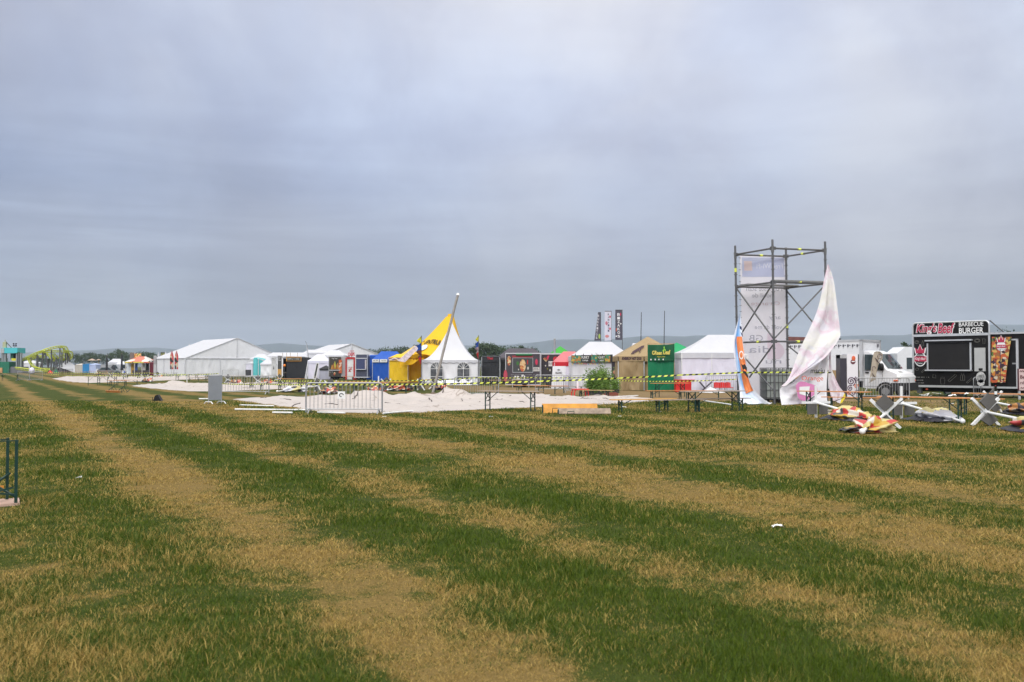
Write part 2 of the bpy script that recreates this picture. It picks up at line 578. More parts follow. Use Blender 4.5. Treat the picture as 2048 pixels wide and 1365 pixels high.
def make_grass():
    rs = np.random.RandomState(7)
    NT_, PER = 95000, 12
    y = 3.9 * np.power(46 / 3.9, rs.rand(NT_) ** .80)
    hw = y * .62 + 1.6
    x = (rs.rand(NT_) * 2 - 1) * hw
    # blades of a tuft
    N = NT_ * PER
    ty, tx = np.repeat(y, PER), np.repeat(x, PER)
    spread = np.clip(.03 + ty * .0035, .03, .2)
    bx = tx + rs.randn(N) * spread
    by = ty + rs.randn(N) * spread
    u = bx + .56 * by
    dry = np.interp(u, [a for a, b_ in DRY], [b_ for a, b_ in DRY])
    dry = np.clip(dry + rs.randn(N) * .15, 0, 1)
    # taller lush clumps and thin patches
    ph = [(1.3, .7, .4), (-.9, 1.7, 2.1), (2.9, -1.3, 4.0), (.45, 2.3, 1.2), (3.7, 3.1, .3)]
    lush = sum(np.sin(a * x + b * y + c + 1.4 * np.sin(.6 * b * x - .5 * a * y)) for a, b, c in ph) / 5
    tall = np.repeat((.55 + .8 * rs.rand(NT_) ** 2) * np.clip(1 + 1.1 * lush, .35, 2.0), PER)
    h = (.018 + .028 * (1 - dry)) * tall * (.6 + .8 * rs.rand(N)) * (1 + np.clip(by - 12, 0, 30) * .012)
    wd = (.0013 + .0016 * rs.rand(N) ** 2) * np.power(by / 5.0, .85)
    lean = (.7 + 1.1 * dry) * (.25 + 1.2 * rs.rand(N)) * h
    az = rs.rand(N) * 2 * np.pi
    lx, ly = np.cos(az) * lean, np.sin(az) * lean
    fa = rs.rand(N) * 2 * np.pi
    wx, wy = np.cos(fa) * wd, np.sin(fa) * wd * .6
    h = h * (1 - .45 * dry * rs.rand(N))
    s45 = by + 1.45 * bx
    keep = ~((s45 > 60) & (s45 < 80) & (rs.rand(N) < .72))
    h = np.where(keep, h, .004)
    for out in CANVAS:          # no blades through the sheets
        pg = [G(*p_) for p_ in out]
        ins = np.zeros(N, bool)
        for a, b_ in zip(pg, pg[1:] + pg[:1]):
            c_ = (a.y > by) != (b_.y > by)
            ins ^= c_ & (bx < (b_.x - a.x) * (by - a.y) / (b_.y - a.y + 1e-9) + a.x)
        h = np.where(ins, .003, h)
    h = np.where((bx < -6.0) & (bx > -9) & (by > 11.2) & (by < 12.0), .003, h)
    V = np.empty((N, 5, 3), np.float32)
    z0 = -.004
    V[:, 0] = np.stack([bx - wx, by - wy, np.full(N, z0)], 1)
    V[:, 1] = np.stack([bx + wx, by + wy, np.full(N, z0)], 1)
    V[:, 2] = np.stack([bx + wx * .8 + lx * .35, by + wy * .8 + ly * .35, h * .62], 1)
    V[:, 3] = np.stack([bx - wx * .8 + lx * .35, by - wy * .8 + ly * .35, h * .62], 1)
    V[:, 4] = np.stack([bx + lx, by + ly, h], 1)
    me = bpy.data.meshes.new('grass')
    me.vertices.add(N * 5)
    me.vertices.foreach_set('co', V.ravel())
    idx = np.arange(N, dtype=np.int32)[:, None] * 5
    loops = np.concatenate([idx + np.array([[0, 1, 2, 3]]), idx + np.array([[3, 2, 4]])], 1).astype(np.int32)
    me.loops.add(N * 7)
    me.loops.foreach_set('vertex_index', loops.ravel())
    me.polygons.add(N * 2)
    st = np.stack([np.arange(N) * 7, np.arange(N) * 7 + 4], 1).astype(np.int32)
    me.polygons.foreach_set('loop_start', st.ravel())
    me.polygons.foreach_set('loop_total', np.tile(np.array([4, 3], np.int32), N))
    at = me.attributes.new('rnd', 'FLOAT', 'POINT')
    at.data.foreach_set('value', np.repeat(rs.rand(N).astype(np.float32), 5))
    me.materials.append(make_blade_material())
    me.update(calc_edges=True)
    o = bpy.data.objects.new('grass', me)
    COL.objects.link(o)
    tag(o, 'green and straw coloured mown grass covering the field', 'grass', kind='stuff')


make_grass()

# ------------------------------------------------------------ far hills and the air
HP = [(-1800, 706), (-400, 706), (0, 706), (140, 704), (220, 698), (300, 697), (420, 695), (500, 691), (560, 687), (640, 692), (760, 698), (860, 694), (960, 691),
      (1040, 687), (1110, 681), (1200, 678), (1290, 674), (1380, 672), (1500, 672), (1650, 674), (1800, 668), (1900, 660), (2000, 649), (2120, 646), (2500, 660), (4000, 690)]
hg = MB()
HY = 4600.0


def hill(u, v):
    px = -1600 + u * 5400
    yy = HY + (v - .5) * 1900
    top = np.interp(px, [a for a, b_ in HP], [b_ for a, b_ in HP])
    zt = P(px, top, HY).z
    pr = max(0.0, 1 - abs(v - .5) * 2)
    pr = pr * pr * (3 - 2 * pr)
    X = P(px, HZ, HY).x * (yy / HY)
    zz = (zt + 9 * fbm(px * .012, v * 3, 1.0, 4)) * pr
    return Vector((X, yy, zz - 2))


hg.grid(hill, 260, 14)
tag(hg.build('hills', mat('far_forest', (.035, .05, .055), .95, .35, .004), smooth=True), kind='structure')


def haze_box():
    b = MB()
    b.box(-7600, 7600, -700, 7800, -1.2, 330)
    m_ = bpy.data.materials.new('haze_air')
    m_.use_nodes = True
    t = m_.node_tree
    t.nodes.clear()
    k = NT(t)
    pv = k.n('ShaderNodeVolumePrincipled', ins={'Color': (.72, .82, 1.0, 1), 'Density': .00013, 'Anisotropy': .2})
    t.links.new(pv.outputs[0], k.n('ShaderNodeOutputMaterial').inputs['Volume'])
    o = b.build('haze', m_)
    tag(o, 'thin pale blue haze in the air over the field', 'haze', kind='stuff')


haze_box()

# ------------------------------------------------------------ materials of the things
M_ = {}
STEEL = mat('galvanised_steel', (.33, .335, .35), .45, .15, 6, metal=.45)
DSTEEL = mat('scaffold_steel', (.115, .115, .12), .5, .2, 5, metal=.3)
ALU = mat('aluminium_trim', (.55, .56, .58), .4, .08, 4, metal=.4)
BLACK = mat('black_panel', (.012, .0115, .012), .45, .15, 3, spec=.2)
BLKCL = cloth('black_cloth', (.025, .026, .03), .03, .4)
NAVYG = mat('grey_navy_panel', (.06, .065, .10), .45, .12, 3)
WHITEP = mat('white_paint', (.74, .74, .74), .45, .05, 2, dirt=.25)
WHITEC = cloth('white_tent_cloth', (.63, .63, .67), .22, .35)
WHITEC2 = cloth('white_wall_cloth', (.80, .80, .83), .15, .9, 1.1)
GREYC = cloth('grey_white_cloth', (.66, .66, .70), .12, .9, 1.3)
TARPC = cloth('dirty_tarp_cloth', (.45, .40, .375), .02, .16, .7, .08, .22)
YELC = cloth('yellow_cloth', (.80, .52, .02), .15, .6)
YEL2 = cloth('deep_yellow_cloth', (.86, .50, .015), .22, .25)
BLUC = cloth('blue_cloth', (.012, .085, .42), .1, .6)
GRNC = cloth('green_cloth', (.008, .17, .075), .12, .7)
LGRNC = cloth('light_green_cloth', (.02, .34, .13), .2, .4)
TANC = cloth('tan_cloth', (.36, .26, .14), .12, .8)
PINKC = cloth('pink_cloth', (.72, .22, .24), .3, .4)
REDC = cloth('red_cloth', (.55, .02, .035), .15, .5)
TEALC = cloth('teal_cloth', (.12, .50, .52), .15, .5)
LILC = cloth('lilac_white_cloth', (.76, .73, .84), .15, 1.0, 1.2)
LEGG = mat('dark_green_steel', (.012, .045, .035), .45, .2, 6, metal=.2)
WOODO = mat('orange_varnished_wood', (.50, .20, .06), .4, .25, 4)
WOODG = mat('weathered_grey_wood', (.30, .24, .20), .7, .25, 4)
WOODY = mat('yellow_varnished_wood', (.62, .30, .04), .45, .2, 4)
WOODP = mat('plain_wood', (.42, .27, .12), .6, .2, 4)
RED = mat('red_plastic', (.60, .02, .02), .4, .1)
REDP = mat('red_paint', (.42, .03, .03), .45, .15)
INKW = mat('white_ink', (.78, .78, .78), .5, .03)
INKK = mat('black_ink', (.02, .02, .02), .5, .1)
INKP = mat('pink_red_ink', (.50, .03, .08), .45, .06)
INKY = mat('yellow_ink', (.75, .60, .03), .5, .08)
INKG = mat('leaf_green_ink', (.25, .55, .05), .5, .1)
INKO = mat('orange_ink', (.75, .16, .02), .5, .1)
INKGR = mat('grey_line_ink', (.13, .125, .115), .5, .1)
RUBBER = mat('tyre_rubber', (.02, .02, .02), .8, .2)
GLASS = mat('dark_window_glass', (.03, .045, .05), .08, .2, 2, spec=.8)
FOOD = printed('food_photo_print', [(.55, .20, .03), (.70, .42, .12), (.30, .08, .02), (.75, .55, .25), (.12, .25, .03), (.50, .06, .02), (.06, .02, .015), (.78, .62, .05)], 5.5, dist=.12)
FOODS = printed('small_food_print', [(.55, .30, .12), (.35, .12, .04), (.10, .22, .05), (.65, .50, .30), (.40, .04, .03)], 9, dist=.1)
LIMEP = mat('lime_paint', (.45, .50, .03), .45, .15)
TAPEY = mat('tape_yellow', (.66, .72, .10), .5, .05)
TAPEK = mat('tape_black', (.02, .02, .022), .5, .05)


def wrk(u, z, seed, h):
    """crease of a hanging wall"""
    return (.55 * fbm(u * .9 + seed, z * .35, seed, 2) + .45 * fbm(u * 2.2 + z * 1.2 + seed, z * .6, seed + 5, 3))


def wallgrid(mb, p0, p1, z0, z1, amp=.08, seed=0.0, n=None, pin=True):
    p0, p1 = Vector(p0), Vector(p1)
    d = (p1 - p0)
    L = d.length
    nrm = Vector((d.y, -d.x, 0)).normalized()
    nu = n or max(6, min(40, int(L * 6)))

    def fn(u, v):
        p = p0 + d * u
        a = amp * (1 - v ** 3) * wrk(u * L, v * (z1 - z0), seed, z1 - z0)
        if pin:
            a *= min(1, 6 * u, 6 * (1 - u)) if L > .5 else 1
        return Vector((p.x + nrm.x * a, p.y + nrm.y * a, z0 + (z1 - z0) * v))
    return mb.grid(fn, nu, 10)


def roofmesh(mb, w_, d_, z0, z1, ridge=0.0, p=1.0, sag=.0, over=.06, nu=10, nk=10, ridge_y=0.0):
    """hipped or pointed roof over the rectangle 0..w, 0..d"""
    cx, cy = w_ / 2, d_ / 2
    cs = [(-over, -over), (w_ + over, -over), (w_ + over, d_ + over), (-over, d_ + over)]
    tops = [(cx - ridge / 2, cy - ridge_y / 2), (cx + ridge / 2, cy - ridge_y / 2), (cx + ridge / 2, cy + ridge_y / 2), (cx - ridge / 2, cy + ridge_y / 2)]
    for i in range(4):
        a, b = Vector(cs[i]), Vector(cs[(i + 1) % 4])
        ta, tb = Vector(tops[i]), Vector(tops[(i + 1) % 4])

        def fn(u, v):
            q = a.lerp(b, u).lerp(ta.lerp(tb, u), v)
            z = z0 + (z1 - z0) * v ** p - sag * sin(pi * u) * sin(pi * min(1, v * 1.0)) * 1.0
            return Vector((q.x, q.y, z))
        mb.grid(fn, nu, nk)
    return mb


def tent(name, label, cat, loc, rz, w_, d_, eave, peak, roof, wall, ridge=0.0, p=1.12, sag=.06, val=.28, walls='flrb', amp=.10, legs=True, group=None, scallop=False,
         valm=None, seed=1.0, bays=1, legm=None):
    t = thing(name, label, cat, loc, rz, group)
    r = MB()
    roofmesh(r, w_, d_, eave, peak, ridge, p, sag)
    r.build('roof', roof, t, smooth=True)
    vb = MB()
    o = .062
    for (a, b) in (((-o, -o), (w_ + o, -o)), ((w_ + o, -o), (w_ + o, d_ + o)), ((w_ + o, d_ + o), (-o, d_ + o)), ((-o, d_ + o), (-o, -o))):
        L = hypot(b[0] - a[0], b[1] - a[1])
        nn = max(8, int(L * (10 if scallop else 4)))

        def fn(u, v, a=a, b=b, L=L):
            low = -val
            if scallop:
                low = -val + .10 * abs(sin(pi * u * L / .5)) - .05
            return Vector((a[0] + (b[0] - a[0]) * u, a[1] + (b[1] - a[1]) * u, eave - .001 + low * (1 - v)))
        vb.grid(fn, nn, 2)
    vb.build('valance', valm or roof, t)
    ends = {'f': ((.02, .0), (w_ - .02, .0)), 'r': ((w_, .02), (w_, d_ - .02)), 'b': ((w_ - .02, d_), (.02, d_)), 'l': ((0, d_ - .02), (0, .02))}
    for i, c in enumerate(walls):
        a, b = ends[c]
        wb = MB()
        nb = bays if c in 'fb' else 1
        for k in range(nb):
            u0, u1 = k / nb, (k + 1) / nb
            A = (a[0] + (b[0] - a[0]) * u0, a[1] + (b[1] - a[1]) * u0, 0)
            B = (a[0] + (b[0] - a[0]) * u1, a[1] + (b[1] - a[1]) * u1, 0)
            wallgrid(wb, A, B, .02, eave - .03, amp, seed + i * 3.7 + k * 1.9)
        wb.build('wall', wall, t, smooth=True)
    if legs:
        lm = legm or ALU
        xs_ = [k * w_ / bays for k in range(bays + 1)]
        for x in xs_:
            for y in (-.045, d_ + .045):
                MB().box(x - .022, x + .022, y - .022, y + .022, 0, eave - .05).build('leg', lm, t)
    return t


def front(pxl, pxr, Y):
    """front-left corner on the ground, width, for a face seen square on"""
    a, b = GX(pxl, Y), GX(pxr, Y)
    return (a.x, Y, 0), b.x - a.x


# ------------------------------------------------------------ trees beyond the showground
def leaf_mat(name, a, b):
    m_ = bpy.data.materials.new(name)
    m_.use_nodes = True
    t = m_.node_tree
    k = NT(t)
    gi = k.n('ShaderNodeObjectInfo').outputs['Random']
    oc = k.n('ShaderNodeTexCoord').outputs['Object']
    c = k.mix(k.math('ADD', k.math('MULTIPLY', gi, .4), k.math('MULTIPLY', k.noise(oc, .8, 3), .6)), a, b)
    t.links.new(c, t.nodes['Principled BSDF'].inputs['Base Color'])
    t.nodes['Principled BSDF'].inputs['Roughness'].default_value = .7
    return m_


LEAF = leaf_mat('dark_tree_leaves', (.022, .045, .018), (.05, .085, .028))
BARK = mat('tree_bark', (.10, .08, .06), .9, .3, 3)


def make_tree(seed, h, spread, label):
    rnd = random.Random(seed)
    t = thing('tree', label, 'tree', (0, 0, 0), 0, 'trees in the belt beyond the field')
    tr = MB()
    tr.path([(0, 0, 0), (.1, 0, h * .3), (-.1, .1, h * .62)], h * .028, 7, h * .010)
    tips = []
    for i in range(9):
        a = i * 2.4 + rnd.random()
        z0 = h * (.25 + .35 * rnd.random())
        L = spread * (.5 + .4 * rnd.random())
        tip = Vector((cos(a) * L, sin(a) * L, z0 + h * (.12 + .22 * rnd.random())))
        tr.path([(0, 0, z0), tip * .5 + Vector((0, 0, z0 * .5 + .2)), tip], h * .009, 5, h * .003)
        tips.append(tip)
    tips += [Vector((rnd.gauss(0, spread * .25), rnd.gauss(0, spread * .25), h * (.62 + .3 * rnd.random()))) for _ in range(8)]
    tr.build('trunk', BARK, t)
    c = MB()
    for tip in tips:
        rr = spread * (.28 + .22 * rnd.random())
        for _ in range(75):
            d = Vector((rnd.gauss(0, 1), rnd.gauss(0, 1), rnd.gauss(0, .8)))
            d = d.normalized() * rr * rnd.random() ** .45
            p = tip + d
            if p.z < h * .16:
                continue
            s_ = h * (.018 + .022 * rnd.random())
            a = Vector((rnd.gauss(0, 1), rnd.gauss(0, 1), rnd.gauss(0, 1))).normalized()
            b = a.cross(Vector((rnd.gauss(0, 1), rnd.gauss(0, 1), rnd.gauss(0, 1)))).normalized()
            c.face([p - a * s_, p - b * s_ * .6, p + a * s_, p + b * s_ * .6])
    c.build('crown', LEAF, t)
    return t


TR = [make_tree(3, 9, 3.6, 'round dark tree'), make_tree(8, 8, 4.4, 'broad tree'), make_tree(15, 10, 2.6, 'narrow tree'), make_tree(21, 7, 3.2, 'low tree')]
tspec = []   # px, top row, distance, model
for i, (px, py, Yd, k) in enumerate([
        (150, 709, 480, 1), (164, 712, 470, 3), (178, 706, 480, 0), (192, 710, 470, 1), (206, 709, 490, 0), (221, 706, 480, 2), (236, 703, 470, 1), (243, 700, 480, 2),
        (256, 708, 490, 3), (270, 709, 480, 0), (284, 706, 480, 1), (297, 705, 480, 0), (309, 711, 470, 3), (116, 717, 490, 1), (98, 716, 480, 0), (82, 715, 480, 3), (60, 716, 490, 1),
        (5, 716, 480, 0),
        (742, 701, 420, 3), (754, 704, 420, 1), (770, 698, 420, 1), (784, 700, 430, 0), (800, 697, 420, 1), (815, 695, 430, 0), (831, 691, 420, 2), (841, 690, 430, 0),
        (951, 690, 300, 2), (963, 687, 300, 0), (977, 692, 310, 1), (989, 690, 300, 0), (1001, 695, 310, 3), (1019, 697, 330, 3), (1036, 696, 320, 1), (1050, 693, 320, 2), (1062, 698, 330, 3),
        (1388, 698, 330, 1), (1402, 697, 330, 3), (1376, 701, 330, 3), (1818, 686, 210, 2), (1846, 690, 230, 0), (2012, 668, 240, 1), (2045, 672, 240, 0)]):
    tspec.append((px, py, Yd, k))
used = set()
for px, py, Yd, k in tspec:
    loc = GX(px, Yd)
    top = ZZ(py, Yd)
    hh = (9, 8, 10, 7)[k] * .97
    if px < 330:
        lab = ['round dark tree in the far belt left of the big marquee', 'broad dark tree in the far belt left of the big marquee',
               'slim tall tree rising out of the far belt at left', 'low bushy tree in the far belt left of the big marquee'][k]
    elif px < 860:
        lab = ['round tree showing above the blue tents', 'broad tree showing above the blue tents', 'slim tree behind the flag by the yellow tent', 'low tree showing above the blue tents'][k]
    elif px < 1100:
        lab = ['round grey green tree right of the white pagoda tent', 'broad tree right of the white pagoda tent', 'slim tree near the black hipped tent roof', 'low tree above the black hipped tent roof'][k]
    elif px < 1500:
        lab = ['tree', 'broad tree peeping between the green and white tents', 'tree', 'low tree peeping between the green and white tents'][k]
    else:
        lab = ['round tree hidden behind the black burger trailer', 'broad tree standing behind the right end of the burger trailer', 'slim dark tree at the left edge of the burger trailer', ''][k]
    if k not in used:
        used.add(k)
        o = TR[k]
        o.location = loc
        o['label'] = lab
    else:
        o = dup(TR[k], loc, px * 1.3, lab)
    s_ = top / hh
    o.scale = (s_, s_, s_)

# ------------------------------------------------------------ roller coaster and ride at the far left
def coaster():
    Y = 240.0
    t = thing('roller_coaster', 'yellow tracked roller coaster on grey columns at far left', 'roller coaster', GX(100, Y))
    o = GX(100, Y)

    def q(px, py, dy=0.0):
        p = P(px, py, Y + dy)
        return Vector((p.x - o.x, dy, p.z))

    def smooth(pts, n=6):
        out = []
        k = len(pts)
        for i in range(k - 1):
            p0, p1, p2, p3 = pts[max(i - 1, 0)], pts[i], pts[i + 1], pts[min(i + 2, k - 1)]
            for j in range(n):
                u = j / n
                out.append(.5 * ((2 * p1) + (p2 - p0) * u + (2 * p0 - 5 * p1 + 4 * p2 - p3) * u * u + (3 * p1 - p0 - 3 * p2 + p3) * u ** 3))
        out.append(pts[-1])
        return out
    courses = [
        [q(40, 721, -2), q(62, 711, -2), q(80, 703, -2), q(96, 697, -1), q(112, 693, 0), q(124, 692.5, 1), q(130, 696, 3), q(132, 706, 5), q(126, 719, 6), q(118, 712, 4)],
        [q(80, 703, 3), q(92, 702, 3), q(110, 701, 2), q(128, 701, 2), q(139, 704, 4), q(141, 711, 6), q(138, 718, 8), q(131, 720, 8), q(124, 710, 6)],
        [q(84, 702, 6), q(92, 706, 6), q(101, 713, 6), q(107, 719, 5), q(111, 716, 4), q(106, 707, 3)],
        [q(57, 718, -4), q(60, 724, -4), q(68, 733, -4), q(80, 737, -4), q(94, 738, -4), q(90, 741, -6), q(70, 740, -6), q(48, 737, -6), q(32, 735, -6)],
        [q(58, 717, 4), q(66, 716, 4), q(76, 711, 4), q(88, 713, 4)],
    ]
    for cpts in courses:
        pts = smooth(cpts)
        b = MB()
        left, right = [], []
        for i, p in enumerate(pts):
            d = (pts[min(i + 1, len(pts) - 1)] - pts[max(i - 1, 0)]).normalized()
            s_ = d.cross(Vector((0, 0, 1)))
            s_ = s_.normalized() if s_.length > .05 else Vector((0, 1, 0))
            left.append(p + s_ * .55)
            right.append(p - s_ * .55)
        b.path(left, .10, 6)
        b.path(right, .10, 6)
        b.path([p - Vector((0, 0, .45)) for p in pts], .14, 6)
        for i in range(0, len(pts), 2):
            b.beam(left[i], right[i], .10)
            b.beam(left[i], pts[i] - Vector((0, 0, .45)), .08)
            b.beam(right[i], pts[i] - Vector((0, 0, .45)), .08)
        b.build('track', LIMEP, t)
    for px, top, dy in [(46, 720, -2), (62, 713, -2), (74, 706, -1), (76, 709, 3), (85, 703, 3), (97, 718, 6), (103, 698, 0), (108, 718, 5), (112, 716, 4), (120, 694, 0), (124, 702, 2),
                        (127, 718, 6), (131, 704, 4), (135, 704, 5), (138, 707, 6), (139, 718, 8), (70, 734, -4), (92, 738, -4)]:
        a = q(px, top, dy)
        MB().tube((a.x, a.y, 0), (a.x, a.y, a.z - .3), .17, 7).build('column', DSTEEL, t)
    for px0, top, px1 in [(90, 702, 97), (90, 702, 80), (105, 716, 101), (112, 716, 117)]:
        a = q(px0, top, 4)
        b = q(px1, 740, 4)
        MB().beam(a, b, .25).build('brace', DSTEEL, t)
    fb = MB()
    for px0, px1, y0 in ((16, 50, -9), (50, 96, -9), (122, 146, -9)):
        a, c = q(px0, 742, y0), q(px1, 742, y0)
        n = 14
        fb.box(a.x, c.x, y0 - .03, y0 + .03, 1.0, 1.06)
        fb.box(a.x, c.x, y0 - .03, y0 + .03, .1, .16)
        for i in range(n + 1):
            x = a.x + (c.x - a.x) * i / n
            fb.box(x - .03, x + .03, y0 - .02, y0 + .02, 0, 1.06)
    fb.build('railing', DSTEEL, t)
    return t


coaster()


def ride_station():
    Y = 236.0
    o = GX(17, Y)
    t = thing('ride_station', 'teal topped ride station with mast beside the yellow coaster', 'ride station', o)

    def X(px):
        return GX(px, Y).x - o.x

    def Z(py):
        return ZZ(py, Y)
    MB().box(X(2), X(34), 0, 4, Z(707), Z(696)).build('sign_panel', printed('teal_scenery_print', [(.05, .40, .45), (.06, .45, .50), (.02, .20, .10), (.05, .38, .42)], .35, dist=.6), t)
    MB().box(X(2), X(8), -.1, 0, Z(707), Z(697)).build('side_board', mat('grey_board', (.35, .37, .38)), t)
    for px in (4, 8, 33, 36, 39):
        MB().box(X(px) - .3, X(px) + .3, .2, .8, 0, Z(706)).build('column', mat('grey_column', (.22, .24, .25)), t)
    for px in (22, 28):
        MB().box(X(px) - .7, X(px) + .7, 1, 2, Z(718), Z(706.5)).build('green_pillar', mat('dark_green_paint', (.01, .10, .06)), t)
    MB().box(X(19), X(32), .9, 1.9, Z(722), Z(717)).build('counter_board', mat('bright_yellow_paint', (.70, .62, .03)), t)
    MB().box(X(-8), X(20), -.4, 3, .0, Z(724)).build('deck', mat('green_deck_paint', (.01, .14, .08)), t)
    MB().box(X(-8), X(7), -.6, -.42, .05, Z(736)).build('deck_panel', mat('peach_panel', (.55, .30, .14), .5, .3, .8), t)
    MB().box(X(21), X(45), 0, 3, 0, Z(734)).build('platform', mat('grey_platform', (.16, .16, .17)), t)
    MB().box(X(3) - .35, X(3) + .45, 1, 1.6, Z(696), Z(684)).tube((X(4.5), 1.2, Z(684)), (X(4.5), 1.2, Z(680)), .12).build('mast', mat('pale_mast', (.40, .40, .25)), t)
    MB().tube((X(6), 1.3, Z(684)), (X(17), 1.3, Z(696)), .12).build('stay', DSTEEL, t)
    lb = MB()
    for a in ((24.5, 688), (29.5, 688), (24.5, 692), (29.5, 692)):
        lb.ell((X(a[0]), .5, Z(a[1])), .21, .21, .19)
    lb.beam((X(24.5), .5, Z(690)), (X(29.5), .5, Z(690)), .05)
    lb.beam((X(24.5), .5, Z(688)), (X(24.5), .5, Z(692)), .05)
    lb.beam((X(29.5), .5, Z(688)), (X(29.5), .5, Z(692)), .05)
    lb.beam((X(27), .5, Z(690)), (X(27), .5, Z(697)), .06)
    lb.build('lamp_cluster', mat('lamp_black', (.012, .012, .03)), t)


ride_station()

# white bundle in front of the coaster
wb = MB()
wb.grid(lambda u, v: Vector((.55 * cos(2 * pi * u) * sin(pi * v) * (1 + .35 * fbm(u * 5, v * 4, 2)), .5 * sin(2 * pi * u) * sin(pi * v), .75 - .75 * cos(pi * v) + .2 * fbm(u * 4, v * 3, 8))), 14, 10)
tag(wb.build('covered_bundle', LILC, smooth=True, loc=GX(64, 212)), 'upright white and lilac covered bundle in front of the coaster', 'bundle')


def collapsed_tent(px0, pxp, px1, Y, ytop, lab, m_):
    o = GX(pxp, Y)
    t0 = MB()
    x0, x1 = GX(px0, Y).x - o.x, GX(px1, Y).x - o.x
    zt = ZZ(ytop, Y)

    def fn(u, v):
        x = x0 + (x1 - x0) * u
        k = (1 - x / x0) if x < 0 else (1 - x / x1)
        k = max(k, 0) ** .85
        y = (v - .5) * 9
        return Vector((x, y, max(0, zt * k * (1 - abs(v - .5) * 1.1)) + .1 * fbm(u * 5, v * 5, 3) * k))
    t0.grid(fn, 26, 12)
    t = thing('collapsed_tent', lab, 'tent', o)
    t0.build('canopy', m_, t, smooth=True)
    MB().tube((0, 0, 0), (0, 0, zt - .1), .09).build('pole', ALU, t)
    for x in (x0, x1):
        MB().tube((x, 0, 0), (x * 1.05, 0, .9), .04).build('peg', ALU, t)
    return t


collapsed_tent(119, 133, 166, 246, 720, 'white tent slumped to the ground right of the coaster', WHITEC)

# small stalls and covers between coaster and marquee
tent('market_tent', 'small bright blue walled tent in the far row left of the marquee', 'tent', GX(165, 230), 0, 1.7, 3, 2.2, 2.35, BLUC if False else cloth('sky_blue_cloth', (.03, .22, .48), .1), cloth('sky_blue_cloth', (.03, .22, .48), .1), val=.1)
tent('market_tent', 'pale blue draped tent right of the bright blue one, far left', 'tent', GX(179, 229), 0, 1.6, 3, 2.1, 2.45, cloth('pale_blue_cloth', (.45, .52, .75), .15), cloth('pale_blue_cloth', (.45, .52, .75), .15), val=.1)
tent('market_tent', 'small beige tent left of the bright blue tent, far left', 'tent', GX(150, 233), 0, 1.8, 3, 2.0, 2.4, cloth('beige_cloth', (.50, .46, .40), .1), cloth('beige_cloth', (.50, .46, .40), .1), val=.1)
tent('market_tent', 'white ridge roofed tent behind the closed black parasol', 'tent', GX(216, 240), .05, 3.2, 3, 2.7, 3.6, WHITEC, GREYC, ridge=1.8, val=.2)
tent('market_tent', 'grey sided white tent between the two closed black parasols', 'tent', GX(228, 236), -.1, 2.6, 2.5, 2.0, 2.9, GREYC, GREYC, ridge=1.2, val=.2)
tent('market_tent', 'white roofed tent behind the coaster columns', 'tent', GX(38, 262), 0, 4.5, 4, 2.6, 3.3, WHITEC, GREYC, ridge=2)


def parasol_open(px, Y, py, r, m_, lab):
    o = GX(px, Y)
    t = thing('open_parasol', lab, 'parasol', o)
    z = ZZ(py, Y)
    MB().tube((0, 0, 0), (0, 0, z), .04).build('pole', WOODP, t)
    b = MB()
    for i in range(8):
        a0, a1 = i * pi / 4, (i + 1) * pi / 4
        b.face([(0, 0, z), (r * cos(a0), r * sin(a0), z - r * .42), (r * cos(a1), r * sin(a1), z - r * .42)])
    b.build('canopy', m_, t)


parasol_open(184, 245, 717.5, 1.2, cloth('straw_cloth', (.45, .33, .26), .1), 'straw coloured open parasol behind the pale blue tent')
parasol_open(197, 245, 718.5, .7, cloth('straw_cloth', (.45, .33, .26), .1), 'smaller straw parasol right of the larger straw one')


def parasol_closed(px, Y, y0, lab):
    o = GX(px, Y)
    t = thing('closed_parasol', lab, 'parasol', o)
    z = ZZ(y0, Y)
    MB().tube((0, 0, 0), (0, 0, z + .1), .05).build('pole', WOODP, t)
    MB().path([(0, 0, .9), (0, 0, 1.3), (0, 0, z * .5 + .5), (0, 0, z * .85), (0, 0, z)], .3, 9, .08).build('canopy', BLKCL, t, smooth=True)


parasol_closed(213.5, 205, 711, 'closed black parasol standing alone left of the food kiosks')
parasol_closed(243.5, 200, 708, 'closed black parasol touching the kiosk with printed sign')


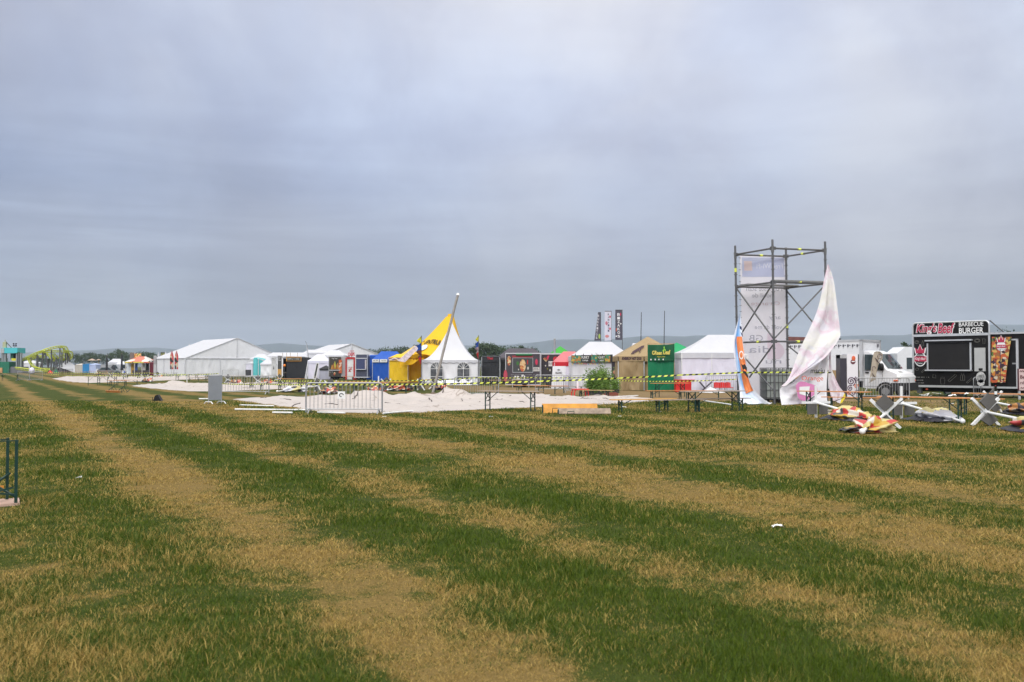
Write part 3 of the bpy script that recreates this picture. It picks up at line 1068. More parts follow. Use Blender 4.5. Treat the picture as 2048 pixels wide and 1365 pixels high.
def kiosk():
    Y = 186.0
    o = GX(250, Y)
    t = thing('food_kiosk', 'open food kiosk under a white, red and black hipped canopy', 'kiosk', o)

    def X(px):
        return GX(px, Y).x - o.x

    def Z(py):
        return ZZ(py, Y)
    r = MB()
    W, D = X(300), 4.5
    roofmesh(r, W, D, Z(724), Z(713), 1.4, 1.0, .05)
    m_ = printed('kiosk_canopy_print', [(.60, .56, .52), (.60, .55, .48), (.60, .56, .52), (.05, .04, .04), (.58, .54, .50), (.48, .14, .09), (.60, .56, .52)], .7, dist=.5)
    r.build('canopy', m_, t)
    v = MB()
    v.box(-.05, W + .05, -.08, -.04, Z(726.5), Z(724))
    v.build('valance', printed('kiosk_valance_print', [(.55, .28, .03), (.62, .50, .06), (.55, .10, .05), (.05, .05, .04)], 1.1), t)
    for x in (.1, W * .38, W * .68, W - .1):
        MB().box(x - .06, x + .06, -.02, .1, 0, Z(726)).build('post', mat('pale_post', (.45, .42, .38)), t)
    for px0, px1, m2, n in ((248, 257, mat('glossy_white_panel', (.62, .66, .70)), 'fridge'), (257.5, 263, mat('mustard_panel', (.45, .26, .03)), 'side_panel'), (266, 270, mat('blue_banner', (.02, .08, .35)), 'banner'),
                            (278, 286, mat('warm_white_panel', (.55, .52, .48)), 'door_panel'), (287, 299, BLACK, 'back_panel')):
        MB().box(X(px0), X(px1), 1.2, 1.3, .1, Z(727)).build(n, m2, t)
    MB().box(X(262), X(298), .6, 1.15, 0, Z(741)).build('counter', mat('dark_counter', (.05, .045, .05)), t)
    MB().box(X(256), X(270), 3.0, 3.15, Z(720), Z(707)).build('sign_board', FOOD, t)
    MB().box(X(247), X(255), 3.0, 3.15, Z(720), Z(705)).build('menu_board', mat('brown_grey_board', (.16, .13, .12)), t)


kiosk()
tent('stall_tent', 'dark red walled stall beside the black stall near the marquee', 'stall', GX(299, 182), 0, .95, 3, 2.35, 2.7, cloth('dark_red_cloth', (.13, .015, .03), .1), cloth('dark_red_cloth', (.13, .015, .03), .1), val=.2)
tent('stall_tent', 'black gable roofed stall at the marquee left corner', 'stall', GX(303.5, 184), 0, 1.3, 3, 2.6, 3.4, BLKCL, BLKCL, ridge=.4, val=.2)


def board(name, lab, cat, px0, px1, Y, y0, y1, panels, frame=None, thick=.12, post=None, lean=0.0, rz=0.0):
    """upright sign; panels are (u0,u1,v0,v1,material,part name)"""
    o = GX(px0, Y)
    W = GX(px1, Y).x - o.x
    z0, z1 = max(0, ZZ(y1, Y)), ZZ(y0, Y)
    t = thing(name, lab, cat, o, rz)
    if frame:
        MB().box(0, W, 0, thick, z0, z1).build('panel', frame, t)
    for i, (u0, u1, v0, v1, m_, n) in enumerate(panels):
        MB().box(u0 * W, u1 * W, -.03 - .004 * i, -.004, z0 + v0 * (z1 - z0), z0 + v1 * (z1 - z0)).build(n, m_, t)
    if z0 > .15:
        for x in (.06, W - .06):
            MB().box(x - .04, x + .04, .02, thick + .02, 0, z0).build('leg', ALU, t)
    if lean:
        t.rotation_euler = (0, lean, rz)
    return t, W, z0, z1


def scribble(parent, m_, x0, x1, z0, z1, rows, y=-.04, seed=1, name='lettering'):
    """rows of short strokes for writing too small to read"""
    r = random.Random(seed)
    b = MB()
    rh = (z1 - z0) / rows
    for i in range(rows):
        x = x0
        zt = z1 - i * rh
        while x < x1 - rh * .2:
            w_ = rh * (.35 + .2 * r.random())
            if r.random() < .82:
                b.box(x, min(x + w_ * .35, x1), y, y + .008, zt - rh * .72, zt - rh * .1)
                if r.random() < .6:
                    zz = zt - rh * r.choice((.15, .4, .62))
                    b.box(x + w_ * .36, min(x + w_ * .8, x1), y, y + .008, zz - rh * .12, zz)
            x += w_
    return b.build(name, m_, parent)


board('display_stand', 'grey printed column stand at the black stall left corner', 'display', 307, 313, 176, 712, 748, [(.1, .9, .55, .95, mat('soft_grey_print', (.30, .29, .30)), 'poster'), (.1, .9, .1, .5, mat('soft_grey_print2', (.42, .41, .42)), 'poster')], mat('soft_grey', (.36, .35, .36)))


def feather(px, Y, y0, y1, wpx, mats_, lab, curve=False, cat='flag', ybase=None, lean=0.0):
    o = GX(px, Y)
    t = thing('feather_flag', lab, cat, o)
    zt, zb = ZZ(y0, Y), ZZ(y1, Y)
    W = wpx * Y / F
    MB().tube((0, 0, 0), (0, 0, zt), .03, 6).build('pole', ALU, t)
    b = MB()

    def fn(u, v):
        ww = W * (min(1, .25 + 2.5 * (1 - v)) if v > .7 else 1.0)
        x = (u - .5) * ww
        return Vector((x, .05 * sin(v * 7 + u * 3), zb + (zt - zb) * v))
    b.grid(fn, 4, 24)
    b.build('flag_cloth', mats_, t)
    return t


FF = printed('feather_food_print', [(.45, .05, .03), (.02, .015, .015), (.60, .42, .10), (.55, .45, .30), (.60, .30, .04), (.03, .02, .02), (.50, .04, .04)], 1.7, dist=.4)
feather(343.5, 155, 702, 739, 7, FF, 'left one of two food printed black topped flags at the marquee')
feather(352.8, 155, 702, 739, 7, FF, 'right one of two food printed black topped flags at the marquee')
feather(316.5, 178, 704, 728, 3, WHITEC, 'narrow plain white flag left of the marquee eave')
feather(331, 178, 703, 716, 3, WHITEC, 'short white flag just above the marquee left eave')
board('sign_board', 'dark picture board on posts above the marquee left eave', 'sign', 321, 330, 179, 705, 714, [(.06, .94, .1, .9, printed('dark_food_print', [(.05, .05, .03), (.30, .25, .08), (.10, .12, .04), (.04, .03, .03)], 2.5), 'poster')], BLACK)


# ------------------------------------------------------------ marquees
def marquee(name, lab, loc, rz, W, L, eave, apex, nbay, gm, rm, posts=(.5,)):
    """gable front along local x, ridge along local y"""
    t = thing(name, lab, 'marquee', loc, rz)
    for s_ in (0, 1):
        r = MB()
        xa, xb = (-.25 if s_ == 0 else W + .25), W / 2

        def fn(u, v):
            bay = v * nbay
            sg = .06 * sin(pi * (bay % 1.0)) * sin(pi * u)
            return Vector((xa + (xb - xa) * u, -.15 + (L + .3) * v, eave + (apex - eave) * u - sg))
        r.grid(fn, 10, nbay * 6)
        r.build('roof', rm, t, smooth=True)
    for yy in (0, L):
        gb = MB()
        gb.face([(0, yy, eave), (W, yy, eave), (W / 2, yy, apex)])
        gb.build('gable', gm, t)
        wb = MB()
        n = 3
        for k in range(n):
            wallgrid(wb, (W * k / n, yy, 0), (W * (k + 1) / n, yy, 0), 0, eave, .22, k * 2.3 + yy, 26)
        wb.build('wall', gm, t, smooth=True)
    for xx in (0, W):
        wb = MB()
        for k in range(nbay):
            wallgrid(wb, (xx, L * k / nbay, 0), (xx, L * (k + 1) / nbay, 0), 0, eave, .12, k * 1.7 + xx, 12)
        wb.build('wall', gm, t, smooth=True)
    fb = MB()
    fb.beam((W / 2, -.06, eave), (W / 2, -.06, apex), .14)
    fb.beam((0, -.06, eave), (W, -.06, eave), .16)
    fb.beam((0, -.06, eave), (W / 2, -.06, apex), .12)
    fb.beam((W, -.06, eave), (W / 2, -.06, apex), .12)
    fb.beam((-.08, -.06, 0), (-.08, -.06, eave), .18)
    fb.beam((W + .08, -.06, 0), (W + .08, -.06, eave), .18)
    for k in range(1, 3):
        fb.beam((W * k / 3, -.06, 0), (W * k / 3, -.06, eave), .14)
    for k in range(1, nbay + 1):
        fb.beam((-.08, L * k / nbay, 0), (-.08, L * k / nbay, eave), .14)
    fb.build('frame', mat('grey_frame', (.56, .56, .59), .5), t)
    return t


marquee('white_marquee', 'largest white gabled marquee left of centre', (-56.5, 164.3, 0), atan2(10.2, 13.0), 18.5, 16.5, 3.1, 6.75, 3, WHITEC2, WHITEC)
m2Y = 142.0
a_ = GX(702, m2Y)
marquee('white_marquee', 'smaller white gabled marquee behind the food trailers', (a_.x - 5.2, m2Y - 3.3, 0), .56, 12.4, 9, 2.9, ZZ(688, m2Y), 2, WHITEC2, WHITEC)
tent('pagoda_tent', 'white pointed pagoda top showing behind the largest marquee', 'tent', GX(358, 205), .1, 3.4, 3.4, 3.6, ZZ(687, 205), WHITEC, WHITEC2, p=2.0)
tent('pagoda_tent', 'small white pointed tent in front of the smaller marquee left roof', 'tent', GX(617, 138), .1, 2.9, 3, ZZ(706, 138), ZZ(696.5, 138), WHITEC, WHITEC2, p=1.2)
tent('market_tent', 'long low white flat roofed tent right of the largest marquee', 'tent', GX(531, 168), .05, 7.0, 5, ZZ(713, 168), ZZ(705, 168), WHITEC, WHITEC2, ridge=5.5)
tent('market_tent', 'white tent left of the smaller marquee behind the curved flag', 'tent', GX(592, 150), .1, 4.4, 4, ZZ(712, 150), ZZ(699.5, 150), WHITEC, WHITEC2, ridge=1.0)
tent('market_tent', 'white tent in front of the smaller marquee, left of its apex', 'tent', GX(641, 136), -.1, 3.4, 3, ZZ(711, 136), ZZ(701, 136), GREYC, GREYC, ridge=1.2)
tent('market_tent', 'white popup roof just right of the largest marquee gable', 'tent', GX(500, 160), .05, 3.2, 3, ZZ(718, 160), ZZ(708, 160), WHITEC, WHITEC2, ridge=1.0)

# teal stand, slumped white popup
t = thing('teal_stand', 'turquoise rounded stand at the right end of the largest marquee', 'stand', GX(506.5, 148))
MB().grid(lambda u, v: Vector((.38 + .38 * cos(pi * (1 - u)) , -.25 * sin(pi * u), v * ZZ(720, 148) + (.35 * sin(pi * u) * v ** 6))), 10, 8).build('tower', TEALC, t, smooth=True)
MB().grid(lambda u, v: Vector((.75 + 1.5 * u, .3 + .1 * sin(u * 9), (1 - .25 * u) * ZZ(718, 148) * v)), 10, 6).build('drape', TEALC, t, smooth=True)
MB().grid(lambda u, v: Vector((.1 + 2.1 * u, .3 + 1.5 * v, ZZ(717, 148) - .5 * u * u + .15 * sin(pi * v))), 8, 5).build('roof', TEALC, t, smooth=True)
t = tent('market_tent', 'sagging white popup tent with crumpled front right of the turquoise stand', 'tent', GX(521, 142), .05, 1.9, 2.2, ZZ(728, 142), ZZ(714.5, 142), WHITEC, WHITEC2, amp=.5, val=.25, legs=False)
tent('market_tent', 'pale lilac walled booth left of the turquoise stand', 'tent', GX(492, 150), 0, 1.05, 2, ZZ(727, 150), ZZ(725, 150), WHITEC, LILC, amp=.2, val=.1)
board('chalk_board', 'black menu board standing before the lilac walled booth', 'board', 491, 502, 145, 740, 752, [(.06, .94, .06, .94, mat('chalk_black', (.04, .04, .045), .6, .4, 2), 'slate')], mat('chalk_frame', (.05, .05, .05)))
tt, W, z0, z1 = board('menu_stand', 'grey upright printed menu stand left of the black burger stall', 'sign', 543, 552.5, 134, 714, 752,
                      [(.05, .95, .66, .96, mat('pale_print', (.48, .48, .49)), 'poster'), (.05, .95, .04, .62, mat('pale_print2', (.52, .52, .53)), 'poster')], mat('pale_stand', (.50, .50, .51)))
scribble(tt, INKK, .08, W - .08, z1 - .55, z1 - .15, 2, seed=4)
MB().prism([(W * .38, z0 + .9), (W * .62, z0 + .9), (W * .5, z0 + 1.5)], -.05, -.042).build('bottle_picture', INKK, tt)
tt, W, z0, z1 = board('menu_stand', 'tall black and wooden menu post at the burger stall', 'sign', 555.5, 563, 130, 712, 758,
                      [(0, 1, .42, 1, mat('slate_grey', (.06, .06, .06)), 'slate'), (0, 1, 0, .415, mat('golden_board', (.50, .27, .06)), 'wooden_board')], mat('post_wood', (.40, .26, .12)))
scribble(tt, INKW, .06, W - .06, z1 - .7, z1 - .1, 4, seed=9, y=-.05)


def burger_stall():
    Y = 133.0
    o = GX(564, Y)
    t = thing('burger_stall', 'black cloth stall with wooden framed sign and orange ball', 'stall', o)

    def X(px):
        return GX(px, Y).x - o.x

    def Z(py):
        return ZZ(py, Y)
    W = X(616)
    b = MB()
    wallgrid(b, (X(573), 0, 0), (X(612), 0, 0), .02, Z(716), .12, 3)
    b.build('front_cloth', BLKCL, t, smooth=True)
    b = MB()
    wallgrid(b, (X(612), 0, 0), (X(615), 3, 0), .02, Z(716), .1, 5)
    wallgrid(b, (X(564), 3, 0), (X(564), .6, 0), .02, Z(717), .1, 7)
    wallgrid(b, (X(615), 3, 0), (X(564), 3, 0), .02, Z(716), .1, 9)
    b.build('side_cloth', BLKCL, t, smooth=True)
    r = MB()
    roofmesh(r, W - .2, 3, Z(716), Z(713.5), 2.0, 1, .02)
    r.build('roof', BLKCL, t)
    MB().box(X(573), X(603), -.2, -.08, Z(723), Z(714)).build('sign_frame', WOODY, t)
    s_ = MB().box(X(574.2), X(602), -.225, -.2, Z(722), Z(715.2)).build('sign_panel', mat('sign_dark', (.05, .05, .045)), t)
    scribble(s_, mat('cream_ink', (.45, .44, .40)), X(575.5), X(601), Z(721), Z(716.3), 1, y=-.24, seed=3)
    MB().ell((X(569.5), -.1, Z(731.5)), .19, .19, .2).build('ball', mat('orange_ball', (.80, .22, .02), .4), t, smooth=True)
    MB().tube((X(569.5), -.05, 0), (X(569.5), -.05, Z(734)), .025).build('ball_pole', DSTEEL, t)
    for px in (565, 573, 580.5, 595):
        MB().tube((X(px), .05, Z(716)), (X(px), .05, Z(706)), .03, 6).build('roof_pole', mat('brown_pole', (.30, .22, .12)), t)
    MB().box(X(566), X(572), .3, .8, .75, .82).build('shelf', WOODG, t)


burger_stall()


def leaning_frame(px0, py0, px1, py1, wpx, Y, lab, infill):
    a, b = P(px0, py0, Y), P(px1, py1, Y)
    a.z = 0.0
    t = thing('leaning_sign', lab, 'frame', a)
    d = b - a
    W = wpx * Y / F
    f = MB()
    s_ = Vector((W, 0, 0))
    z = Vector()
    f.beam(z, d, .09)
    f.beam(s_, d + s_, .09)
    f.beam(z + Vector((.0, 0, .04)), s_ + Vector((0, 0, .04)), .08)
    f.beam(d, d + s_, .08)
    f.build('frame', WHITEP, t)
    p = MB()
    p.face([Vector((.03, .01, .05)), s_ + Vector((-.03, .01, .05)), d + s_ + Vector((-.03, .01, 0)), d + Vector((.03, .01, 0))])
    p.face([d + Vector((.03, .03, 0)), d + s_ + Vector((-.03, .03, 0)), s_ + Vector((-.03, .03, .05)), Vector((.03, .03, .05))])
    p.build('board', infill, t)


leaning_frame(610, 758.5, 616.5, 721, 3.2, 128, 'white leaning sign frame at the black stall right corner', mat('lilac_board', (.42, .41, .48)))
leaning_frame(626.5, 759.5, 633, 727, 5, 126, 'white framed black sign leaning in front of the white popup', printed('black_menu_print', [(.03, .03, .03), (.04, .04, .04), (.25, .22, .2), (.03, .03, .03)], 4))
t = thing('curved_flag', 'white teardrop flag with curved dark pole above the black stall', 'flag', GX(616.5, 130))
pts = [Vector((0, 0, 0)), Vector((0, 0, 2.2)), Vector((-.05, 0, ZZ(706, 130))), Vector((-.12, 0, ZZ(695, 130))), Vector((-.26, 0, ZZ(687, 130))), Vector((-.42, 0, ZZ(683, 130)))]
MB().path(pts, .03, 6, .02).build('pole', INKK, t)
MB().grid(lambda u, v: Vector((-.02 - .28 * v * v - u * .22 * (1 - v), -.02, ZZ(714, 130) + (ZZ(685, 130) - ZZ(714, 130)) * v)), 3, 12).build('flag_cloth', WHITEC, t)
tent('popup_tent', 'lilac white popup tent left of the trailer with tree picture', 'tent', GX(616, 127), .06, 2.8, 2.6, ZZ(722, 127), ZZ(709, 127), cloth('lilac_roof', (.74, .73, .84), .2, .4), LILC, ridge=.8, val=.35, amp=.15)
tent('canopy_tent', 'small black topped canopy with grey lilac wall beside the trailer', 'tent', GX(639, 121), .1, 1.5, 1.6, ZZ(738, 121), ZZ(731, 121), BLKCL, cloth('grey_lilac_cloth', (.42, .42, .50), .1), p=1.0, val=.2, amp=.08)


# ------------------------------------------------------------ middle row of stalls
def wheel(parent, c, r, w_=.2, name='wheel'):
    o = MB().cyl(c, r, w_, 'y', 20).build(name, RUBBER, parent)
    MB().cyl((c[0], c[1] - w_ * .1, c[2]), r * .58, w_ * .9, 'y', 16).build('rim', mat('wheel_rim', (.30, .30, .31), .45, metal=.4), o)
    return o


def grey_trailer():
    Y = 120.0
    o = GX(657, Y)
    t = thing('food_trailer', 'grey food trailer with dark picture panel and orange banner', 'food trailer', o)

    def X(px):
        return GX(px, Y).x - o.x

    def Z(py):
        return ZZ(py, Y)
    MB().box(X(657), X(692), .02, 2.2, Z(754), Z(713.5)).build('body', mat('light_grey_body', (.34, .34, .35), .5, .06), t)
    MB().box(X(658.5), X(682), -.05, .015, Z(753.5), Z(714.5)).build('panel', mat('brown_black_panel', (.045, .038, .03), .45), t)
    MB().box(X(659), X(681), -.22, -.055, Z(741.5), Z(740.3)).build('counter_shelf', ALU, t)
    f = MB()
    for px, top, c in ((664.5, 730, 0), (670, 723.5, 1), (675.5, 726, 0), (667.5, 727, 2), (673, 729, 2)):
        f.m(c)
        f.prism([(X(px - 2.6), Z(739)), (X(px + 2.6), Z(739)), (X(px + .5), Z(top)), (X(px - .5), Z(top))], -.075 - .005 * c, -.056)
    f.build('picture', [mat('amber_ink', (.42, .20, .03)), mat('lime_yellow_ink', (.40, .40, .05)), mat('rust_ink', (.28, .10, .02))], t)
    txt(t, 'Magic Tower', INKW, X(664), X(675), Z(719), Z(716.5), y=-.056)
    scribble(t, INKW, X(660), X(666), Z(745.5), Z(743.5), 1, y=-.06, seed=5)
    MB().ell((X(669.5), -.07, Z(748)), .13, .02, .22).build('picture', FOODS, t)
    MB().box(X(678), X(684), -.16, -.08, Z(747), Z(720)).build('banner', printed('orange_strip_print', [(.50, .12, .03), (.55, .20, .06), (.60, .45, .35), (.45, .08, .03)], 5), t)
    for px in (668, 673):
        wheel(t, (X(px), .5, .33), .33)
    MB().box(X(660), X(690), .3, 1.9, Z(757), Z(754)).build('chassis', BLACK, t)


grey_trailer()


def crepe_stand():
    Y = 119.0
    o = GX(691, Y)
    t = thing('crepe_stand', 'red framed stand with white panel and red sign letters', 'stand', o)

    def X(px):
        return GX(px, Y).x - o.x

    def Z(py):
        return ZZ(py, Y)
    f = MB()
    f.box(X(691), X(694), -.1, 1.4, 0, Z(716))
    f.box(X(707), X(710.5), -.1, 1.4, 0, Z(716))
    f.box(X(694), X(707), -.1, 1.4, Z(718.5), Z(714.6))
    f.build('frame', REDP, t)
    MB().box(X(694), X(707), .0, .06, .05, Z(719)).build('panel', mat('white_panel', (.66, .68, .68), .45), t)
    s_ = MB()
    s_.box(X(697), X(702), -.02, -.005, Z(744), Z(742.8))
    s_.prism([(X(697), Z(743)), (X(703), Z(735)), (X(703), Z(737)), (X(698), Z(745))], -.02, -.008)
    s_.build('logo', REDP, t)
    scribble(t, REDP, X(697), X(704), Z(741), Z(734), 2, y=-.03, seed=12)
    txt(t, 'CREPE', mat('sign_red', (.52, .02, .03), .5), X(695), X(708.5), Z(712.5), Z(705.5), y=.3, ex=.05, bold=.02)
    scribble(t, mat('sign_red', (.5, .02, .03)), X(696), X(708), Z(704.8), Z(700.8), 1, y=.3, seed=2)
    MB().tube((X(702), .4, Z(714.6)), (X(702), .4, Z(701)), .03).build('sign_post', ALU, t)
    MB().box(X(688), X(728), -1.2, -.6, .38, .43).build('counter', WOODO, t)
    for px in (690, 708, 726):
        MB().box(X(px) - .03, X(px) + .03, -1.1, -.7, 0, .38).build('counter_leg', LEGG, t)


crepe_stand()


def navy_trailer():
    Y = 117.0
    o = GX(710.5, Y)
    t = thing('food_trailer', 'small navy grey food trailer with closed hatch left of blue tents', 'food trailer', o)

    def X(px):
        return GX(px, Y).x - o.x

    def Z(py):
        return ZZ(py, Y)
    x0, x1 = 0, X(735)
    MB().prism([(x0, Z(754)), (x1, Z(754)), (x1, Z(712.5)), (x1 - .15, Z(709.5)), (x0 + .15, Z(709.5)), (x0, Z(712.5))], 0, 2).build('body', NAVYG, t)
    MB().box(X(713), X(731), -.04, -.003, Z(739), Z(718)).build('hatch', mat('hatch_glass', (.05, .06, .13), .25), t)
    f = MB()
    f.box(X(712), X(732.5), -.3, -.045, Z(740), Z(738.8))
    f.box(X(711), X(734), -.06, -.004, Z(718), Z(716.4))
    f.box(x0 - .01, X(712), -.012, -.002, Z(754), Z(711))
    f.box(X(734.2), x1 + .01, -.012, -.002, Z(754), Z(711))
    f.build('trim', ALU, t)
    MB().box(X(730), X(733), -.09, -.05, Z(738), Z(720)).build('menu_strip', mat('pale_menu', (.45, .40, .40)), t)
    MB().box(X(708), X(737), -.05, 1.8, Z(756), Z(754)).build('chassis', ALU, t)
    for px in (717, 728):
        wheel(t, (X(px), .4, .28), .28)


navy_trailer()

# blue tents
tent('popup_tent', 'plain blue tent behind the navy trailer', 'tent', GX(733, 121), .05, 3.0, 3.5, ZZ(712, 121), ZZ(709.5, 121), BLUC, BLUC, ridge=2.0, val=.3)
Yb = 111.5
loc, wd = front(745, 804, Yb)
tb = tent('popup_tent', 'blue popup tent with two white signs and pitched roof', 'tent', loc, .03, wd, 4.2, ZZ(719, Yb), ZZ(702.5, Yb), BLUC, BLUC, ridge=1.9, val=.2, amp=.16)
for a, b, sd_ in ((744.5, 758.5, 1), (760, 774.5, 2)):
    x0, x1 = GX(a, Yb).x - loc[0], GX(b, Yb).x - loc[0]
    s_ = MB().box(x0, x1, -.14, -.10, ZZ(725, Yb), ZZ(719, Yb)).build('sign', mat('white_sign', (.68, .68, .68)), tb)
    scribble(s_, INKK, x0 + .06, x1 - .06, ZZ(724.2, Yb), ZZ(720.2, Yb), 1, y=-.15, seed=sd_)

# yellow popup in front
Yy = 98.0
loc, wd = front(778, 816, Yy)
ty = tent('popup_tent', 'yellow walled tent with wavy red and blue banner', 'tent', loc, .02, wd, 3.5, ZZ(716, Yy), ZZ(708, Yy), YELC, YELC, ridge=.6, val=.1, amp=.22, p=1.0)


def wavy(parent, x0, x1, z0, z1, y):
    b = MB()
    b.m(0).box(x0, x1, y, y + .02, z0, z1)
    for c, ph in ((1, 0), (2, 2.1), (3, 4.2)):
        b.m(c)
        n = 24
        for i in range(n):
            u0, u1 = i / n, (i + 1) / n
            zz = lambda u: z0 + (z1 - z0) * (.5 + .28 * sin(u * 12 + ph))
            b.face([(x0 + (x1 - x0) * u0, y - .004 * c, zz(u0) - .035), (x0 + (x1 - x0) * u1, y - .004 * c, zz(u1) - .035), (x0 + (x1 - x0) * u1, y - .004 * c, zz(u1) + .035), (x0 + (x1 - x0) * u0, y - .004 * c, zz(u0) + .035)])
    b.build('banner', [mat('pale_yellow_print', (.62, .42, .12)), mat('wave_red', (.35, .03, .03)), mat('wave_blue', (.03, .06, .30)), INKW], parent)


wavy(ty, .0, GX(814, Yy).x - loc[0], ZZ(722, Yy), ZZ(715, Yy), -.12)
# yellow second part: wall right of it and pale yellow roof behind
loc, wd = front(816, 845, Yy + 1.2)
tent('popup_tent', 'deeper yellow tent wall between the banner tent and white pagoda', 'tent', loc, .02, wd, 3.0, ZZ(719, Yy), ZZ(717, Yy), YEL2, cloth('amber_cloth', (.82, .46, .01), .15, .7), ridge=.6, val=.2, amp=.25)
loc, wd = front(792, 862, 104)
tent('popup_tent', 'pale yellow pointed tent roof left of the tall yellow sail', 'tent', loc, .05, wd, 3.6, ZZ(716, 104), ZZ(691, 104), cloth('pale_yellow_cloth', (.74, .54, .13), .25, .3), YELC, ridge=.0, val=.15, p=1.0)


def star_tent():
    """one tall mast, membrane pulled to ground corners"""
    Y = 100.0
    o = GX(900, Y)
    t = thing('star_tent', 'tall bright yellow peaked star tent behind the white pagoda', 'tent', o)

    def L(px, py, dy):
        p = P(px, py, Y + dy)
        return Vector((p.x - o.x, dy, p.z))
    top = L(900, 634, 0)
    low = [L(800, 722, -3.0), L(882, 722, -4.8), L(912, 716, -4.4), L(936, 728, -1.5), L(938, 740, 4), L(890, 735, 8), L(815, 735, 5)]
    n = len(low)
    for i in range(n):
        a, b = low[i], low[(i + 1) % n]
        m_ = MB()

        def fn(u, v):
            q = a.lerp(b, u)
            w_ = v
            tp = top + Vector((q.x, q.y, 0)).normalized() * .42
            p = q.lerp(tp, w_)
            dip = .22 * sin(pi * v)
            p.z -= dip
            # scalloped foot
            p.z += .7 * sin(pi * u) * (1 - v) ** 2
            return p
        m_.grid(fn, 14, 22)
        m_.build('sail', YEL2, t, smooth=True)
    MB().tube((0, 0, 0), top + Vector((0, 0, .15)), .09).build('mast', DSTEEL, t)
    MB().path([top + Vector((0, 0, -.35)), top + Vector((0, 0, -.1)), top + Vector((0, 0, .12)), top + Vector((0, 0, .3))], .36, 12, .2).build('cap', YEL2, t)
    MB().path([top + Vector((0, 0, -.46)), top + Vector((0, 0, -.30))], .40, 12, .37).build('cap_band', INKK, t)
    a, b = low[0], low[1]

    def onsail(u, v):
        q = a.lerp(b, u)
        p = q.lerp(top + Vector((q.x, q.y, 0)).normalized() * .42, v)
        p.z -= .22 * sin(pi * v)
        p.z += .7 * sin(pi * u) * (1 - v) ** 2
        return p

    def place(v3):
        # local lettering frame: x,z in 0..1 over the sail
        p = onsail(v3.x, v3.z)
        return p + Vector((-.04, -.12, .05))
    txt(t, 'C  ENTRULS', INKK, .06, .98, .34, .47, y=0, M=place, bold=.03)
    d = MB()
    for i in range(24):
        for j in range(4):
            pts = []
            for (ii, jj) in ((i, j), (i + 1, j), (i + 1, j + 1), (i, j + 1)):
                an = 2 * pi * ii / 24
                r = jj / 4
                pts.append(place(Vector((.38 + .15 * r * cos(an), 0, .21 + .11 * r * sin(an)))))
            d.face(pts)
    d.build('round_print', mat('pale_blue_print', (.50, .62, .72), .5, .15, 3), t)
    # fallen corner of sail hanging in front of the walls
    e = MB()
    e.grid(lambda u, v: low[0].lerp(L(848, 716, -4.0), u) + Vector((0, -.2, -.05 - 1.5 * (1 - v) * (1 - u) * .5 + .12 * sin(9 * u + 4 * v))), 8, 6)
    e.build('sail_edge', YEL2, t, smooth=True)
    p = MB()
    a2, b2 = P(803, 722, Y - 4), P(836, 694, Y - 4)
    p.face([(a2.x - o.x - .4, -4.1, a2.z), (a2.x - o.x + .35, -4.1, a2.z - .15), (b2.x - o.x + .25, -4.1, b2.z), (b2.x - o.x - .3, -4.1, b2.z + .1)])
    p.build('pale_banner', mat('pale_pink_print', (.62, .52, .55), .5, .3, 4), t)


star_tent()


